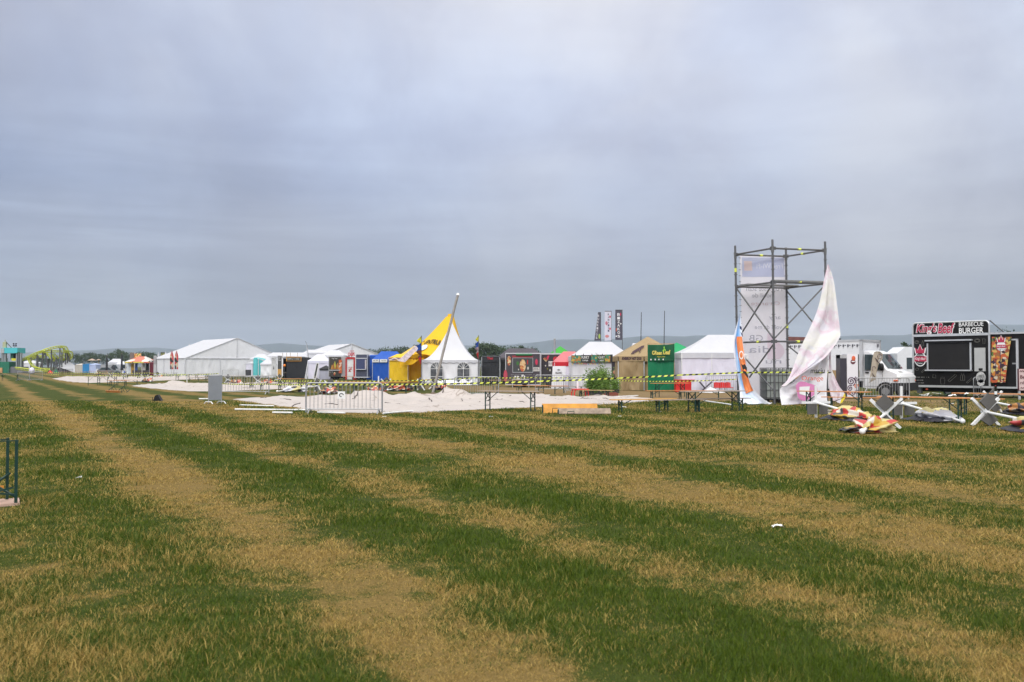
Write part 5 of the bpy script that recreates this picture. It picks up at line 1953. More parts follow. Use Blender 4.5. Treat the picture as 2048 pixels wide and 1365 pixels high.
# ------------------------------------------------------------ scaffold tower with torn banners
def scaffold():
    o = G(1552, 810)
    o = Vector((11.6, 42.0, 0))
    t = thing('scaffold_tower', 'square grey scaffold tower with crossed braces and open top', 'scaffold', o)
    Fp, Lp, Rp, Bp = Vector((0, 0, 0)), Vector((-1.04, 2.4, 0)), Vector((2.56, .75, 0)), Vector((1.5, 3.1, 0))
    tops = {0: 7.32, 1: 7.35, 2: 7.33, 3: 7.35}
    ring = mat('scaffold_collar', (.14, .14, .14), .45, .2, 6, metal=.3)
    poles = [Fp, Lp, Rp, Bp]
    lean = [Vector((-.05, 0, 0)), Vector((-.10, 0, 0)), Vector((-.03, 0, 0)), Vector((-.06, 0, 0))]

    def at(i, z):
        return poles[i] + lean[i] * (z / 7.3) + Vector((0, 0, z))
    for i in range(4):
        b = MB()
        b.tube(at(i, 0), at(i, tops[i]), .05, 10)
        b.tube(at(i, 0), at(i, .03), .12, 10)
        s_ = b.build('standard', DSTEEL, t, smooth=False)
        c = MB()
        for k in range(1, 15):
            z = .5 * k
            c.tube(at(i, z - .012), at(i, z + .012), .085, 10)
        c.tube(at(i, 6.75), at(i, 7.02), .065, 10)
        c.build('collars', ring, s_)
    for z in (2.80, 5.42, 6.93):
        for a, b in ((0, 1), (0, 2), (1, 3), (2, 3)):
            if z == 2.80 and (a, b) in ((1, 3),):
                continue
            r = MB()
            r.tube(at(a, z), at(b, z), .042, 8)
            for q, e in ((a, b), (b, a)):
                d = (at(e, z) - at(q, z)).normalized()
                r.box(-.05, .05, -.04, .04, -.07, .07, Matrix.Translation(at(q, z) + d * .1))
            r.build('ledger', DSTEEL, t)
    # deck edge boards of the middle lift
    d = MB()
    for k in range(2):
        f0 = .72 + .14 * k
        d.beam(at(0, 5.48).lerp(at(1, 5.48), f0), at(2, 5.48).lerp(at(3, 5.48), f0), .30, .05)
    d.beam(at(0, 5.50), at(2, 5.50), .10, .07)
    d.build('deck', mat('deck_steel', (.26, .26, .26), .5, .2, 3, metal=.4), t)
    for a, za, b, zb in ((0, 5.38, 1, 2.9), (1, 5.38, 0, 2.9), (0, 2.7, 1, .45), (1, 2.5, 0, .6), (0, 2.9, 2, 5.38), (3, 5.30, 2, 2.95), (3, 2.7, 2, 1.2)):
        MB().tube(at(a, za), at(b, zb), .035, 8).build('brace', DSTEEL, t)
    for (a, b, k, z) in ((1, 3, .5, 6.93), (0, 2, .5, 6.93), (2, 3, .55, 6.93), (1, 1, 0, 6.2), (0, 2, .5, 5.47), (0, 2, .45, 2.8), (0, 1, .4, 2.8), (3, 3, 0, 3.6)):
        p = at(a, z).lerp(at(b, z), k)
        MB().tube(p - Vector((.09, 0, 0)), p + Vector((.09, 0, 0)), .052, 8).build('yellow_tag', TAPEY, t) if a != b else MB().tube(p - Vector((0, 0, .09)), p + Vector((0, 0, .09)), .058, 8).build('yellow_tag', TAPEY, t)
    return o


SO = scaffold()


def free_banner():
    """printed sheet laced to the left-back side, seen from behind"""
    Y = 45.2
    o = GX(1526, Y)
    t = thing('wifi_banner', 'tall white banner seen from behind with mirrored Free Wi-Fi lettering', 'banner', o, .06)

    def X(px):
        return GX(px, Y).x - o.x

    def Z(py):
        return ZZ(py, Y)
    sheet = cloth('thin_banner_cloth', (.88, .86, .93), .55, .12)
    x0, x1 = X(1480.5), X(1574)

    def fn(u, v):
        return Vector((x0 + (x1 - x0) * u + .12 * (1 - v), .10 * fbm(u * 2.2, v * 4, 5) * sin(pi * u) + .05 * sin(u * 8 + v * 3) * (1 - v), Z(800) + (Z(511) - Z(800)) * v))
    MB().grid(fn, 22, 60).build('banner_cloth', sheet, t, smooth=True)
    # colours of the print showing through
    hd = MB()
    hd.grid(lambda u, v: fn(.04 + .92 * u, .850 + .135 * v) + Vector((0, -.014, 0)), 12, 8)
    hd.build('header_print', cloth('grey_blue_print', (.58, .61, .76), .5, .05), t, smooth=True)
    sq = MB()
    sq.grid(lambda u, v: fn(.085 + .18 * u, .893 + .066 * v) + Vector((0, -.02, 0)), 4, 4)
    sq.build('logo_square', cloth('faint_orange_print', (.84, .68, .64), .45, .05), t)
    inkf = mat('faint_grey_print', (.42, .41, .48), .6)
    inkp = mat('faint_pink_print', (.70, .58, .62), .6)
    pal = cloth('white_print', (.84, .84, .88), .5, .05)

    def M(v3):
        # v3.x, v3.z are sheet coordinates 0..1
        return fn(v3.x, v3.z) + Vector((0, -.022, 0))
    for s_, m_, u0, u1, v0, v1 in (('Free Wi-Fi', pal, .36, .93, .908, .942), ('Porneste stan', inkf, .12, .90, .752, .790), ('mobil de', inkf, .25, .72, .707, .737), ('Orange', inkp, .22, .84, .645, .68),
                                   ('any', inkf, .60, .85, .548, .575), ('vom da me', inkf, .28, .88, .488, .517), ('GB', inkf, .16, .45, .405, .447), ('dia', inkf, .14, .62, .325, .372), ('nu', inkf, .5, .85, .25, .272)):
        txt(t, s_, m_, u0, u1, v0, v1, y=0, ex=.0, mirror=True, M=M)
    pk = MB()
    pk.grid(lambda u, v: fn(.55 + .38 * u * (.7 + .3 * sin(5 * v)), .28 + .18 * v) + Vector((0, -.012, 0)), 8, 8)
    pk.build('pink_print', cloth('faint_pink_cloth', (.82, .72, .79), .5, .05), t)
    lc = MB()
    for k in range(24):
        for u in (.012, .988):
            p = fn(u, .03 + .95 * k / 23)
            lc.beam(p + Vector((0, -.01, 0)), p + Vector((.1 if u > .5 else -.1, 0, .01)), .02)
    lc.build('lacing', DSTEEL, t)


free_banner()


def strip_cloth(L_pts, R_pts, Yl, Yr, nu, nv, amp, seed):
    """sheet between two edges given as photograph rows at their distances"""
    def interp(pts, v):
        k = v * (len(pts) - 1)
        i = min(int(k), len(pts) - 2)
        u = k - i
        a = pts[max(i - 1, 0)]
        b, c = pts[i], pts[i + 1]
        d = pts[min(i + 2, len(pts) - 1)]
        return tuple(.5 * ((2 * b[j]) + (c[j] - a[j]) * u + (2 * a[j] - 5 * b[j] + 4 * c[j] - d[j]) * u * u + (3 * b[j] - a[j] - 3 * c[j] + d[j]) * u ** 3) for j in range(2))

    def fn(u, v):
        l, r = interp(L_pts, v), interp(R_pts, v)
        yl = Yl[0] + (Yl[1] - Yl[0]) * v
        yr = Yr[0] + (Yr[1] - Yr[0]) * v
        a, b = P(l[0], l[1], yl), P(r[0], r[1], yr)
        p = a.lerp(b, u)
        w_ = (b - a).length
        p.y += amp * min(1, w_) * (.6 * sin(u * 9 + v * 5 + seed) + .8 * fbm(u * 3, v * 4, seed, 3)) * sin(pi * min(max(u, .03), .97)) + .25 * sin(pi * u) * amp
        p.z = max(p.z, .02 + .015 * u)
        return p
    return fn


def torn_banners():
    # left one: sky blue and orange
    o = Vector((10.3, 43.6, 0))
    t = thing('torn_banner', 'torn blue and orange banner hanging from the scaffold left pole', 'banner', o)
    Lp = [(1480, 628), (1470, 662), (1466, 690), (1470, 725), (1476, 760), (1480, 790), (1479, 806), (1476, 812)]
    Rp = [(1481, 628), (1484, 662), (1487, 690), (1492, 720), (1497, 750), (1508, 778), (1525, 797), (1548, 812)]
    fn = strip_cloth(Lp, Rp, (44.2, 42.4), (44.2, 41.8), 20, 60, .35, 3)
    loc = lambda u, v: fn(u, v) - o
    m_ = bpy.data.materials.new('sky_print_cloth')
    m_.use_nodes = True
    k = NT(m_.node_tree)
    oc = k.n('ShaderNodeTexCoord').outputs['UV']
    sx = k.n('ShaderNodeSeparateXYZ', ins={0: oc})
    nz = k.noise(oc, 3.0, 3)
    ed = k.math('ADD', sx.outputs[0], k.math('MULTIPLY', k.math('SUBTRACT', nz, .5), .35))
    vv = k.math('ADD', sx.outputs[1], k.math('MULTIPLY', k.math('SUBTRACT', nz, .5), .25))
    c = k.mix(k.ramp(ed, [(0, .0), (.15, .2), (.4, 1.0), (.62, .9), (.85, .15), (1, .0)]), (.66, .67, .72), (.12, .38, .72))
    c = k.mix(k.ramp(vv, [(0.0, .55), (.10, .35), (.2, .0), (.42, .0), (.62, .1), (.72, .55), (.9, .8), (1, .9)]), c, (.72, .72, .77))
    bs = m_.node_tree.nodes['Principled BSDF']
    m_.node_tree.links.new(c, bs.inputs['Base Color'])
    bs.inputs['Roughness'].default_value = .5
    b = MB()
    nu, nv = 18, 56
    b.grid(loc, nu, nv)
    ob = b.build('banner_cloth', m_, t, smooth=True)
    uvl = ob.data.uv_layers.new(name='UVMap')
    for lp in ob.data.loops:
        i = lp.vertex_index
        uvl.data[lp.index].uv = ((i % (nu + 1)) / nu, (i // (nu + 1)) / nv)
    org = MB()
    org.grid(lambda u, v: loc(.50 + .50 * u * 1.0 - .10 * (1 - v) - .12 * v + .02, .20 + .53 * v) + Vector((0, -.06, 0)), 8, 26)
    org.build('orange_print', mat('orange_print', (.72, .20, .05), .5, .15, 2), t, smooth=True)
    M = lambda q: loc(q.x, q.z) + Vector((0, -.10, 0))
    w_ = mat('white_letter', (.80, .78, .76), .5)
    a = P(1473, 704, 43.4) - o
    b2 = P(1494, 717, 43.4) - o
    txt(t, 'Ora', w_, a.x + .02, b2.x - .02, b2.z - .06, a.z + .04, y=a.y - .40, ex=.01, bold=.01)
    a = P(1478, 650, 43.7) - o
    bl = mat('navy_print', (.02, .03, .10), .5)
    kk = MB()
    for (p0, p1, p2, p3) in (((1479, 652), (1483, 654), (1484, 661), (1480, 658)), ((1481, 664), (1485, 668), (1486, 675), (1483, 671))):
        kk.face([P(*q, 43.2) - o for q in (p0, p1, p2, p3)])
    kk.build('letter_scrap', bl, t)
    kk = MB()
    for poly in ([(1482, 727), (1486, 731), (1489, 728), (1494, 736), (1494, 743), (1489, 738), (1486, 741)], [(1484, 741), (1488, 742), (1492, 744), (1496, 752), (1497, 758), (1491, 751)]):
        kk.face([P(*q, 42.35) - o for q in poly])
    kk.build('letter_scrap', INKK, t)
    f = MB()
    f.grid(lambda u, v: Vector((-.05 + 1.35 * u + .1 * fbm(u * 4, v * 3, 2), -.9 - .5 * v + .25 * u, .03 + .12 * abs(fbm(u * 5, v * 4, 8)) + .22 * sin(pi * u) * sin(pi * v))), 20, 10)
    f.build('ground_fold', WHITEC2, t, smooth=True)

    # right one: pale pink white triangle
    o = Vector((14.1, 42.5, 0))
    t = thing('draped_banner', 'pale pink and white banner draped from the scaffold right pole', 'banner', o)
    Lp = [(1655, 529), (1648, 560), (1641, 597), (1633, 625), (1618, 660), (1600, 698), (1586, 735), (1575, 760), (1561, 774)]
    Rp = [(1657, 529), (1667, 560), (1674, 610), (1680, 660), (1679, 676), (1663, 700), (1645, 720), (1600, 750), (1572, 772)]
    fn = strip_cloth(Lp, Rp, (42.7, 41.6), (42.7, 41.2), 20, 60, .26, 1)
    loc = lambda u, v: fn(u, v) - o
    m_ = bpy.data.materials.new('pastel_print_cloth')
    m_.use_nodes = True
    m_.node_tree.nodes.clear()
    k = NT(m_.node_tree)
    oc = k.n('ShaderNodeTexCoord').outputs['Object']
    nz = k.noise(oc, .75, 3, .5, .6)
    c = k.ramp(nz, [(.30, (.76, .76, .84)), (.42, (.80, .77, .82)), (.48, (.78, .63, .71)), (.54, (.82, .79, .82)), (.62, (.82, .80, .74)), (.72, (.72, .73, .84))])
    hb = k.n('ShaderNodeBump', ins={'Strength': .25, 'Distance': .2, 'Height': k.noise(oc, 2.0, 3, .5, 1)}).outputs[0]
    d = k.n('ShaderNodeBsdfPrincipled', ins={'Base Color': c, 'Roughness': .55, 'Normal': hb})
    tr = k.n('ShaderNodeBsdfTranslucent', ins={'Color': c})
    m_.node_tree.links.new(k.n('ShaderNodeMixShader', ins={0: .3, 1: d.outputs[0], 2: tr.outputs[0]}).outputs[0], k.n('ShaderNodeOutputMaterial').inputs[0])
    MB().grid(loc, 20, 60).build('upper_cloth', m_, t, smooth=True)
    # lower upright sheet still tied between the poles
    Lp = [(1640, 716), (1622, 728), (1603, 748), (1585, 766), (1562, 776), (1560, 790), (1561, 800), (1563, 811)]
    Rp = [(1656, 690), (1656, 712), (1655, 735), (1654, 755), (1653, 770), (1653, 785), (1654, 795), (1655, 806)]
    fn2 = strip_cloth(Lp, Rp, (42.4, 41.3), (42.6, 42.0), 20, 50, .35, 6)
    l2 = lambda u, v: fn2(u, v) - o
    MB().grid(l2, 22, 50).build('lower_cloth', cloth('white_sheet', (.78, .77, .80), .15, .35), t, smooth=True)
    Yt = 41.5

    def T(a, b):
        return P(a, b, Yt) - o
    blob = MB()
    n = 22
    cpt = T(1611, 784)
    pts = []
    for i in range(n):
        an = 2 * pi * i / n
        r = 1 + .15 * sin(3 * an + 1)
        pts.append(cpt + Vector((.46 * r * cos(an), -.04, .40 * r * sin(an) + .05)))
    blob.face(pts)
    blob.build('pink_print', cloth('pink_print_cloth', (.66, .24, .46), .1, .4, var=.25), t)
    lab = MB()
    a, b_ = T(1598, 774), T(1619, 793)
    lab.face([(a.x, a.y - .06, a.z), (b_.x, a.y - .06, a.z + .02), (b_.x - .06, a.y - .06, b_.z), (a.x, a.y - .06, b_.z + .1)])
    lab.build('blank_label', INKW, t)
    a, b_ = T(1620, 747), T(1648, 737)
    txt(t, 'maciu', INKK, a.x, b_.x, a.z, b_.z, y=a.y - .1, bold=.01)
    a, b_ = T(1602, 764), T(1645, 752)
    txt(t, 'Orange', mat('red_orange_ink', (.60, .09, .03)), a.x, b_.x, a.z, b_.z, y=a.y - .1)
    # tail right of the pole
    Lp = [(1658, 716), (1657, 735), (1656, 755), (1657, 770), (1660, 785), (1664, 800)]
    Rp = [(1662, 700), (1663, 735), (1669, 752), (1678, 772), (1689, 789), (1682, 808)]
    fn3 = strip_cloth(Lp, Rp, (42.9, 42.4), (42.9, 42.4), 12, 30, .3, 9)
    MB().grid(lambda u, v: fn3(u, v) - o, 12, 30).build('tail_cloth', m_, t, smooth=True)
    y_ = MB()
    y_.face([P(*q, 42.35) - o for q in ((1690, 786), (1691, 795), (1684, 806), (1680, 808), (1683, 798))])
    y_.build('yellow_corner', INKY, t)


torn_banners()


def ibc():
    Y = 44.0
    o = GX(1532.5, Y)
    t = thing('water_tank', 'caged grey water tank standing inside the scaffold tower', 'tank', o)
    W, D, H_ = 1.32, 1.1, 1.62
    MB().box(.05, W - .05, .05, D - .05, .2, H_ - .06).build('bottle', mat('cloudy_plastic', (.33, .36, .34), .5, .15, 2), t)
    c = MB()
    for k in range(8):
        x = W * k / 7
        c.tube((x, 0, .15), (x, 0, H_), .016, 6).tube((x, D, .15), (x, D, H_), .016, 6)
    for z in (.25, .6, .95, 1.3, H_):
        c.tube((0, 0, z), (W, 0, z), .018, 6).tube((W, 0, z), (W, D, z), .018, 6).tube((0, 0, z), (0, D, z), .018, 6)
    for k in range(7):
        c.tube((W, D * k / 6, .15), (W, D * k / 6, H_), .016, 6).tube((0, D * k / 6, .15), (0, D * k / 6, H_), .016, 6)
    c.build('cage', DSTEEL, t)
    p = MB()
    for x in (.0, W / 2 - .07, W - .14):
        p.box(x, x + .14, 0, D, 0, .12)
    p.box(0, W, 0, D, .12, .16)
    p.build('pallet', BLACK, t)


ibc()


def sign_stall():
    Y = 58.0
    o = GX(1577, Y)
    t = thing('snack_stall', 'stall with slanted red brown roof and large white sign letters', 'stall', o)

    def X(px):
        return GX(px, Y).x - o.x

    def Z(py):
        return ZZ(py, Y)
    MB().prism([(X(1574), Z(674)), (X(1640), Z(676)), (X(1640), Z(700)), (X(1628), Z(700)), (X(1592), Z(686)), (X(1574), Z(684))], -.3, 1.5).build('roof', mat('red_brown_roof', (.16, .06, .05), .6, .3, 3), t)
    MB().box(X(1574), X(1618), -.16, 0, Z(712), Z(686)).build('sign_panel', printed('night_print', [(.02, .03, .06), (.03, .08, .18), (.04, .03, .03), (.10, .06, .03)], 2.5, dist=.3), t)
    txt(t, 'aCNA', INKW, X(1576), X(1600), Z(703), Z(692), y=-.2, bold=.03)
    MB().box(X(1574), X(1622), -.2, -.162, Z(707), Z(704.5)).build('sign_stripe', mat('sign_blue', (.03, .15, .42)), t)
    MB().box(X(1574), X(1640), -.12, .0, Z(722), Z(712.5)).build('lower_sign', mat('lower_brown', (.10, .06, .04), .6, .4, 4), t)
    MB().box(X(1574), X(1640), .1, 2, 0, Z(674) - .1).build('body', BLACK, t)
    MB().box(X(1660), X(1688), .6, 1.4, Z(700), Z(683)).build('blue_box', mat('deep_blue', (.02, .08, .28)), t)
    MB().box(X(1640), X(1688), .6, 1.4, 0, Z(700)).build('side_body', BLACK, t)
    MB().tube((X(1686), .5, Z(683)), (X(1686), .5, Z(677)), .07).tube((X(1690), .5, Z(690)), (X(1690), .5, Z(681)), .05).build('roof_pipe', INKK, t)


sign_stall()


# ------------------------------------------------------------ box truck
def truck():
    heading = radians(-45)
    Y = 51.5
    o = GX(1725, Y)
    t = thing('box_truck', 'white box truck facing right between scaffold and burger trailer', 'truck', o, heading)
    # local: x forward, right side is y < 0 (towards the camera); origin under the rear of the cab, right side
    W = 2.3
    bx = mat('truck_white', (.68, .69, .72), .4, .04, 1.5, dirt=.15)
    MB().box(-4.6, -.05, 0, W, .95, 3.05).build('box_body', bx, t)
    tr_ = MB()
    for (a, b, c, d, e, f) in ((-.16, .0, -.03, .12, .9, 3.15), (-.16, 0, W - .12, W + .03, .9, 3.15), (-4.65, .0, -.03, W + .03, 3.05, 3.16), (-4.65, -.16, -.02, W + .02, .88, .95)):
        tr_.box(a, b, c, d, e, f)
    tr_.build('box_trim', ALU, t)
    pt = MB()
    for k in range(16):
        x = -4.3 + k * .265
        pt.box(x, x + .09, -.012, -.004, 2.76, 2.9).box(x + .12, x + .19, -.012, -.004, 2.82, 2.88).box(x + .03, x + .05, -.012, -.004, 2.68, 2.76)
    pt.build('frieze_print', mat('frieze_ink', (.09, .09, .11)), t)
    MB().box(-4.6, -.17, -.011, -.002, .96, 1.48).build('tan_panel', mat('tan_paint', (.35, .24, .12), .5), t)
    MB().box(-.02, -.005, W * .55, W * .9, 2.5, 2.9) if False else None
    MB().cyl((.004, W - .35, 2.85), .10, .012, 'x', 14).build('round_logo', mat('logo_grey', (.12, .12, .14)), t)
    # cab: side profile swept across
    prof = [(-.0, .55), (.55, .50), (1.95, .50), (2.06, .75), (2.06, 1.14), (1.98, 1.30), (1.45, 1.50), (.74, 2.42), (.42, 2.55), (-.0, 2.57)]
    n = len(prof)
    c = MB()
    nr = 9

    def sec(k):
        u = k / (nr - 1)
        y = .04 + (W - .08) * u
        edge = abs(u - .5) * 2
        pull = .16 * edge ** 4
        out = []
        for (x, z) in prof:
            inn = .10 * max(0, (z - 1.4)) * (1 if u < .5 else -1) * edge ** 2
            out.append((x - (pull if x > .3 else 0), y + inn, z - (.06 * edge ** 4 if z > 2.2 else 0)))
        return out
    secs = [sec(k) for k in range(nr)]
    vs = [p for s_ in secs for p in s_]
    fs = []
    for k in range(nr - 1):
        for i in range(n):
            j = (i + 1) % n
            fs.append((k * n + i, k * n + j, (k + 1) * n + j, (k + 1) * n + i))
    fs.append(tuple(range(n - 1, -1, -1)))
    fs.append(tuple((nr - 1) * n + i for i in range(n)))
    c.addm(vs, fs)
    c.build('cab', mat('cab_white', (.70, .70, .72), .3, .03, 1.5, dirt=.12), t, smooth=False)
    # windscreen lies on the sloping face
    ws = MB()
    rows = []
    for u_ in (0, .25, .5, .75, 1):
        y = .2 + (W - .4) * u_
        e = abs(u_ - .5) * 2
        pull = .11 * e ** 4
        rows.append([(1.41 - pull + .02, y, 1.55 + .025), (.80 - pull + .02, y + (.05 if u_ < .5 else -.05) * e, 2.34 + .025)])
    for i in range(4):
        ws.face([rows[i][0], rows[i + 1][0], rows[i + 1][1], rows[i][1]])
    ws.build('windscreen', GLASS, t)
    wi = MB()
    for i in range(2):
        y = .5 + i * .75
        wi.beam((1.42, y, 1.60), (1.28, y + .6, 1.78), .02)
    wi.build('wipers', BLACK, t)
    MB().prism([(.12, 1.50), (1.18, 1.50), (.70, 2.24), (.48, 2.34), (.12, 2.34)], .0, .06).build('side_window', GLASS, t)
    dr = MB()
    for a, b in (((.06, .62), (.06, 2.36)), ((1.08, .95), (1.08, 1.52)), ((.06, 1.48), (1.1, 1.48)), ((.06, .62), (.95, .62))):
        dr.beam((a[0], .035, a[1]), (b[0], .035, b[1]), .014)
    dr.build('door_seam', mat('seam_grey', (.12, .12, .13)), t)
    MB().box(.14, .34, .0, .04, 1.33, 1.40).build('door_handle', BLACK, t)
    MB().ell((1.12, -.16, 1.66), .13, .13, .21).beam((1.1, .06, 1.6), (1.12, -.1, 1.62), .05).build('mirror', BLACK, t, smooth=True)
    for y in (.12, W - .12):
        s_ = -1 if y < 1 else 1
        MB().ell((1.86, y - s_ * .08, 1.10), .14, .20, .13).build('headlight', mat('headlight_glass', (.60, .60, .58), .1), t, smooth=True)
    for y in (.10, W - .10):
        MB().box(1.70, 1.92, y - .13, y + .13, .91, .98).build('indicator', mat('indicator_orange', (.70, .12, .02), .3), t)
    MB().box(1.55, 2.08, .02, W - .02, .42, .82).build('bumper', mat('bumper_black', (.025, .025, .028), .6), t)
    gr = MB()
    for z in (.90, 1.0, 1.10):
        gr.box(1.98, 2.035, .55, W - .55, z - .022, z + .022)
    gr.build('grille', BLACK, t)
    MB().disc((1.70, .8, 1.42), .13, 'z', 14, .22).build('bonnet_logo', mat('khaki_print', (.36, .32, .16)), t)
    for x, y in ((1.25, .12), (1.25, W - .12), (-3.3, .14), (-3.3, W - .14)):
        wheel(t, (x, y, .36), .36, .22)
        MB().path([(x + .46 * cos(a_), y - (.115 if y < 1 else -.115), .36 + .46 * sin(a_)) for a_ in [pi * k / 12 for k in range(13)]], .05, 6).build('wheel_arch', BLACK, t)
    MB().box(-4.6, .1, .35, W - .35, .55, .88).build('chassis', BLACK, t)
    MB().box(-2.4, -.4, .05, .3, .45, .85).build('tool_locker', ALU, t)


truck()


def totem():
    Y = 49.8
    o = GX(1682, Y)
    t = thing('drinks_cooler', 'white cooler cabinet with swirl print beside the box truck', 'cooler', o)

    def X(px):
        return GX(px, Y).x - o.x

    def Z(py):
        return ZZ(py, Y)
    MB().box(X(1694), X(1716), .0, .7, .05, Z(708.5)).build('cabinet', mat('cooler_white', (.72, .70, .74), .4, .03), t)
    MB().box(X(1681), X(1694), .05, .7, .05, Z(710)).build('dark_side', mat('cooler_dark', (.045, .04, .055), .35), t)
    MB().box(X(1681), X(1694), .03, .7, Z(717), Z(710)).build('top_panel', mat('cooler_grey', (.40, .40, .42), .4), t)
    MB().box(X(1716), X(1718), .0, .7, .05, Z(709)).build('door_edge', INKK, t)
    lg = MB()
    lg.m(0).ell((X(1706), -.01, Z(724)), .13, .02, .13)
    lg.m(1).ell((X(1707), -.02, Z(717)), .10, .02, .13)
    lg.build('logo', [mat('maroon_ink', (.12, .02, .04)), mat('coral_red_ink', (.60, .12, .05))], t)
    MB().box(X(1703), X(1709), -.04, -.03, Z(724.5), Z(722.5)).build('logo_band', INKW, t)

    def spiral(cx, cy, r, turns, wd, a0, m_):
        b = MB()
        pts = []
        for i in range(int(turns * 14)):
            an = a0 + i * 2 * pi / 14
            rr = r * (1 - i / (turns * 14))
            pts.append(Vector((X(cx) + rr * cos(an), -.012, Z(cy) + rr * sin(an))))
        b.path(pts, wd, 4)
        b.build('swirl', m_, t)
    plum = mat('plum_ink', (.06, .015, .06))
    for s_ in ((1702, 763, .24, 2.2, .024, -1.2, plum), (1713.5, 758, .12, 1.6, .022, 2.0, plum), (1700, 777, .16, 1.8, .022, 1.0, plum), (1712, 773, .12, 1.5, .02, 0, INKO), (1698, 786, .12, 1.4, .02, 2, INKO),
               (1705, 786.5, .12, 1.4, .02, 4, plum), (1713, 785, .11, 1.4, .02, 1, plum)):
        spiral(*s_)


totem()


def teardrop_flag():
    Y = 49.3
    o = GX(1731, Y)
    t = thing('beige_feather_flag', 'beige feather flag leaning in front of the truck door', 'flag', o)

    def L(px, py):
        p = P(px, py, Y)
        return Vector((p.x - o.x, 0, p.z))
    MB().path([L(1728, 791), L(1737, 768), L(1748, 745), L(1758, 722), L(1762, 712), L(1759, 704)], .022, 6).build('pole', ALU, t)
    Lp = [(1737, 768), (1741, 748), (1743, 730), (1744, 715), (1746, 705), (1752, 703)]
    Rp = [(1750, 759), (1752, 748), (1757, 730), (1765, 718), (1764, 708), (1758, 703.5)]
    b = MB()

    def fn(u, v):
        k = v * 5
        i = min(int(k), 4)
        f = k - i
        a = L(Lp[i][0] + (Lp[i + 1][0] - Lp[i][0]) * f, Lp[i][1] + (Lp[i + 1][1] - Lp[i][1]) * f)
        c = L(Rp[i][0] + (Rp[i + 1][0] - Rp[i][0]) * f, Rp[i][1] + (Rp[i + 1][1] - Rp[i][1]) * f)
        p = a.lerp(c, u)
        p.y = -.05 + .07 * sin(u * 5 + v * 6)
        return p
    b.grid(fn, 8, 20)
    b.build('flag_cloth', cloth('beige_flag_cloth', (.46, .40, .32), .2, .4), t, smooth=True)
    r = MB()
    ink = mat('brown_ink', (.14, .10, .10))
    c = L(1757.5, 713.5)
    r.path([c + Vector((.11 * cos(a), -.13, .11 * sin(a))) for a in [2 * pi * k / 12 for k in range(12)]], .018, 4)
    for k in range(4):
        a, b_ = L(1748 + k * 1.2, 716 + k * 2.2), L(1753 + k * 1.2, 722 + k * 1.6)
        r.beam(a + Vector((0, -.13, 0)), b_ + Vector((0, -.13, 0)), .03)
    c = L(1746, 738)
    r.path([c + Vector((.09 * cos(a), -.13, .14 * sin(a))) for a in [2 * pi * k / 12 for k in range(9)]], .015, 4)
    for k in range(3):
        a, b_ = L(1742 + k * 1.5, 747 + k * 2), L(1746 + k * 1.5, 752 + k * 2)
        r.beam(a + Vector((0, -.13, 0)), b_ + Vector((0, -.13, 0)), .03)
    r.build('flag_print', ink, t)


teardrop_flag()


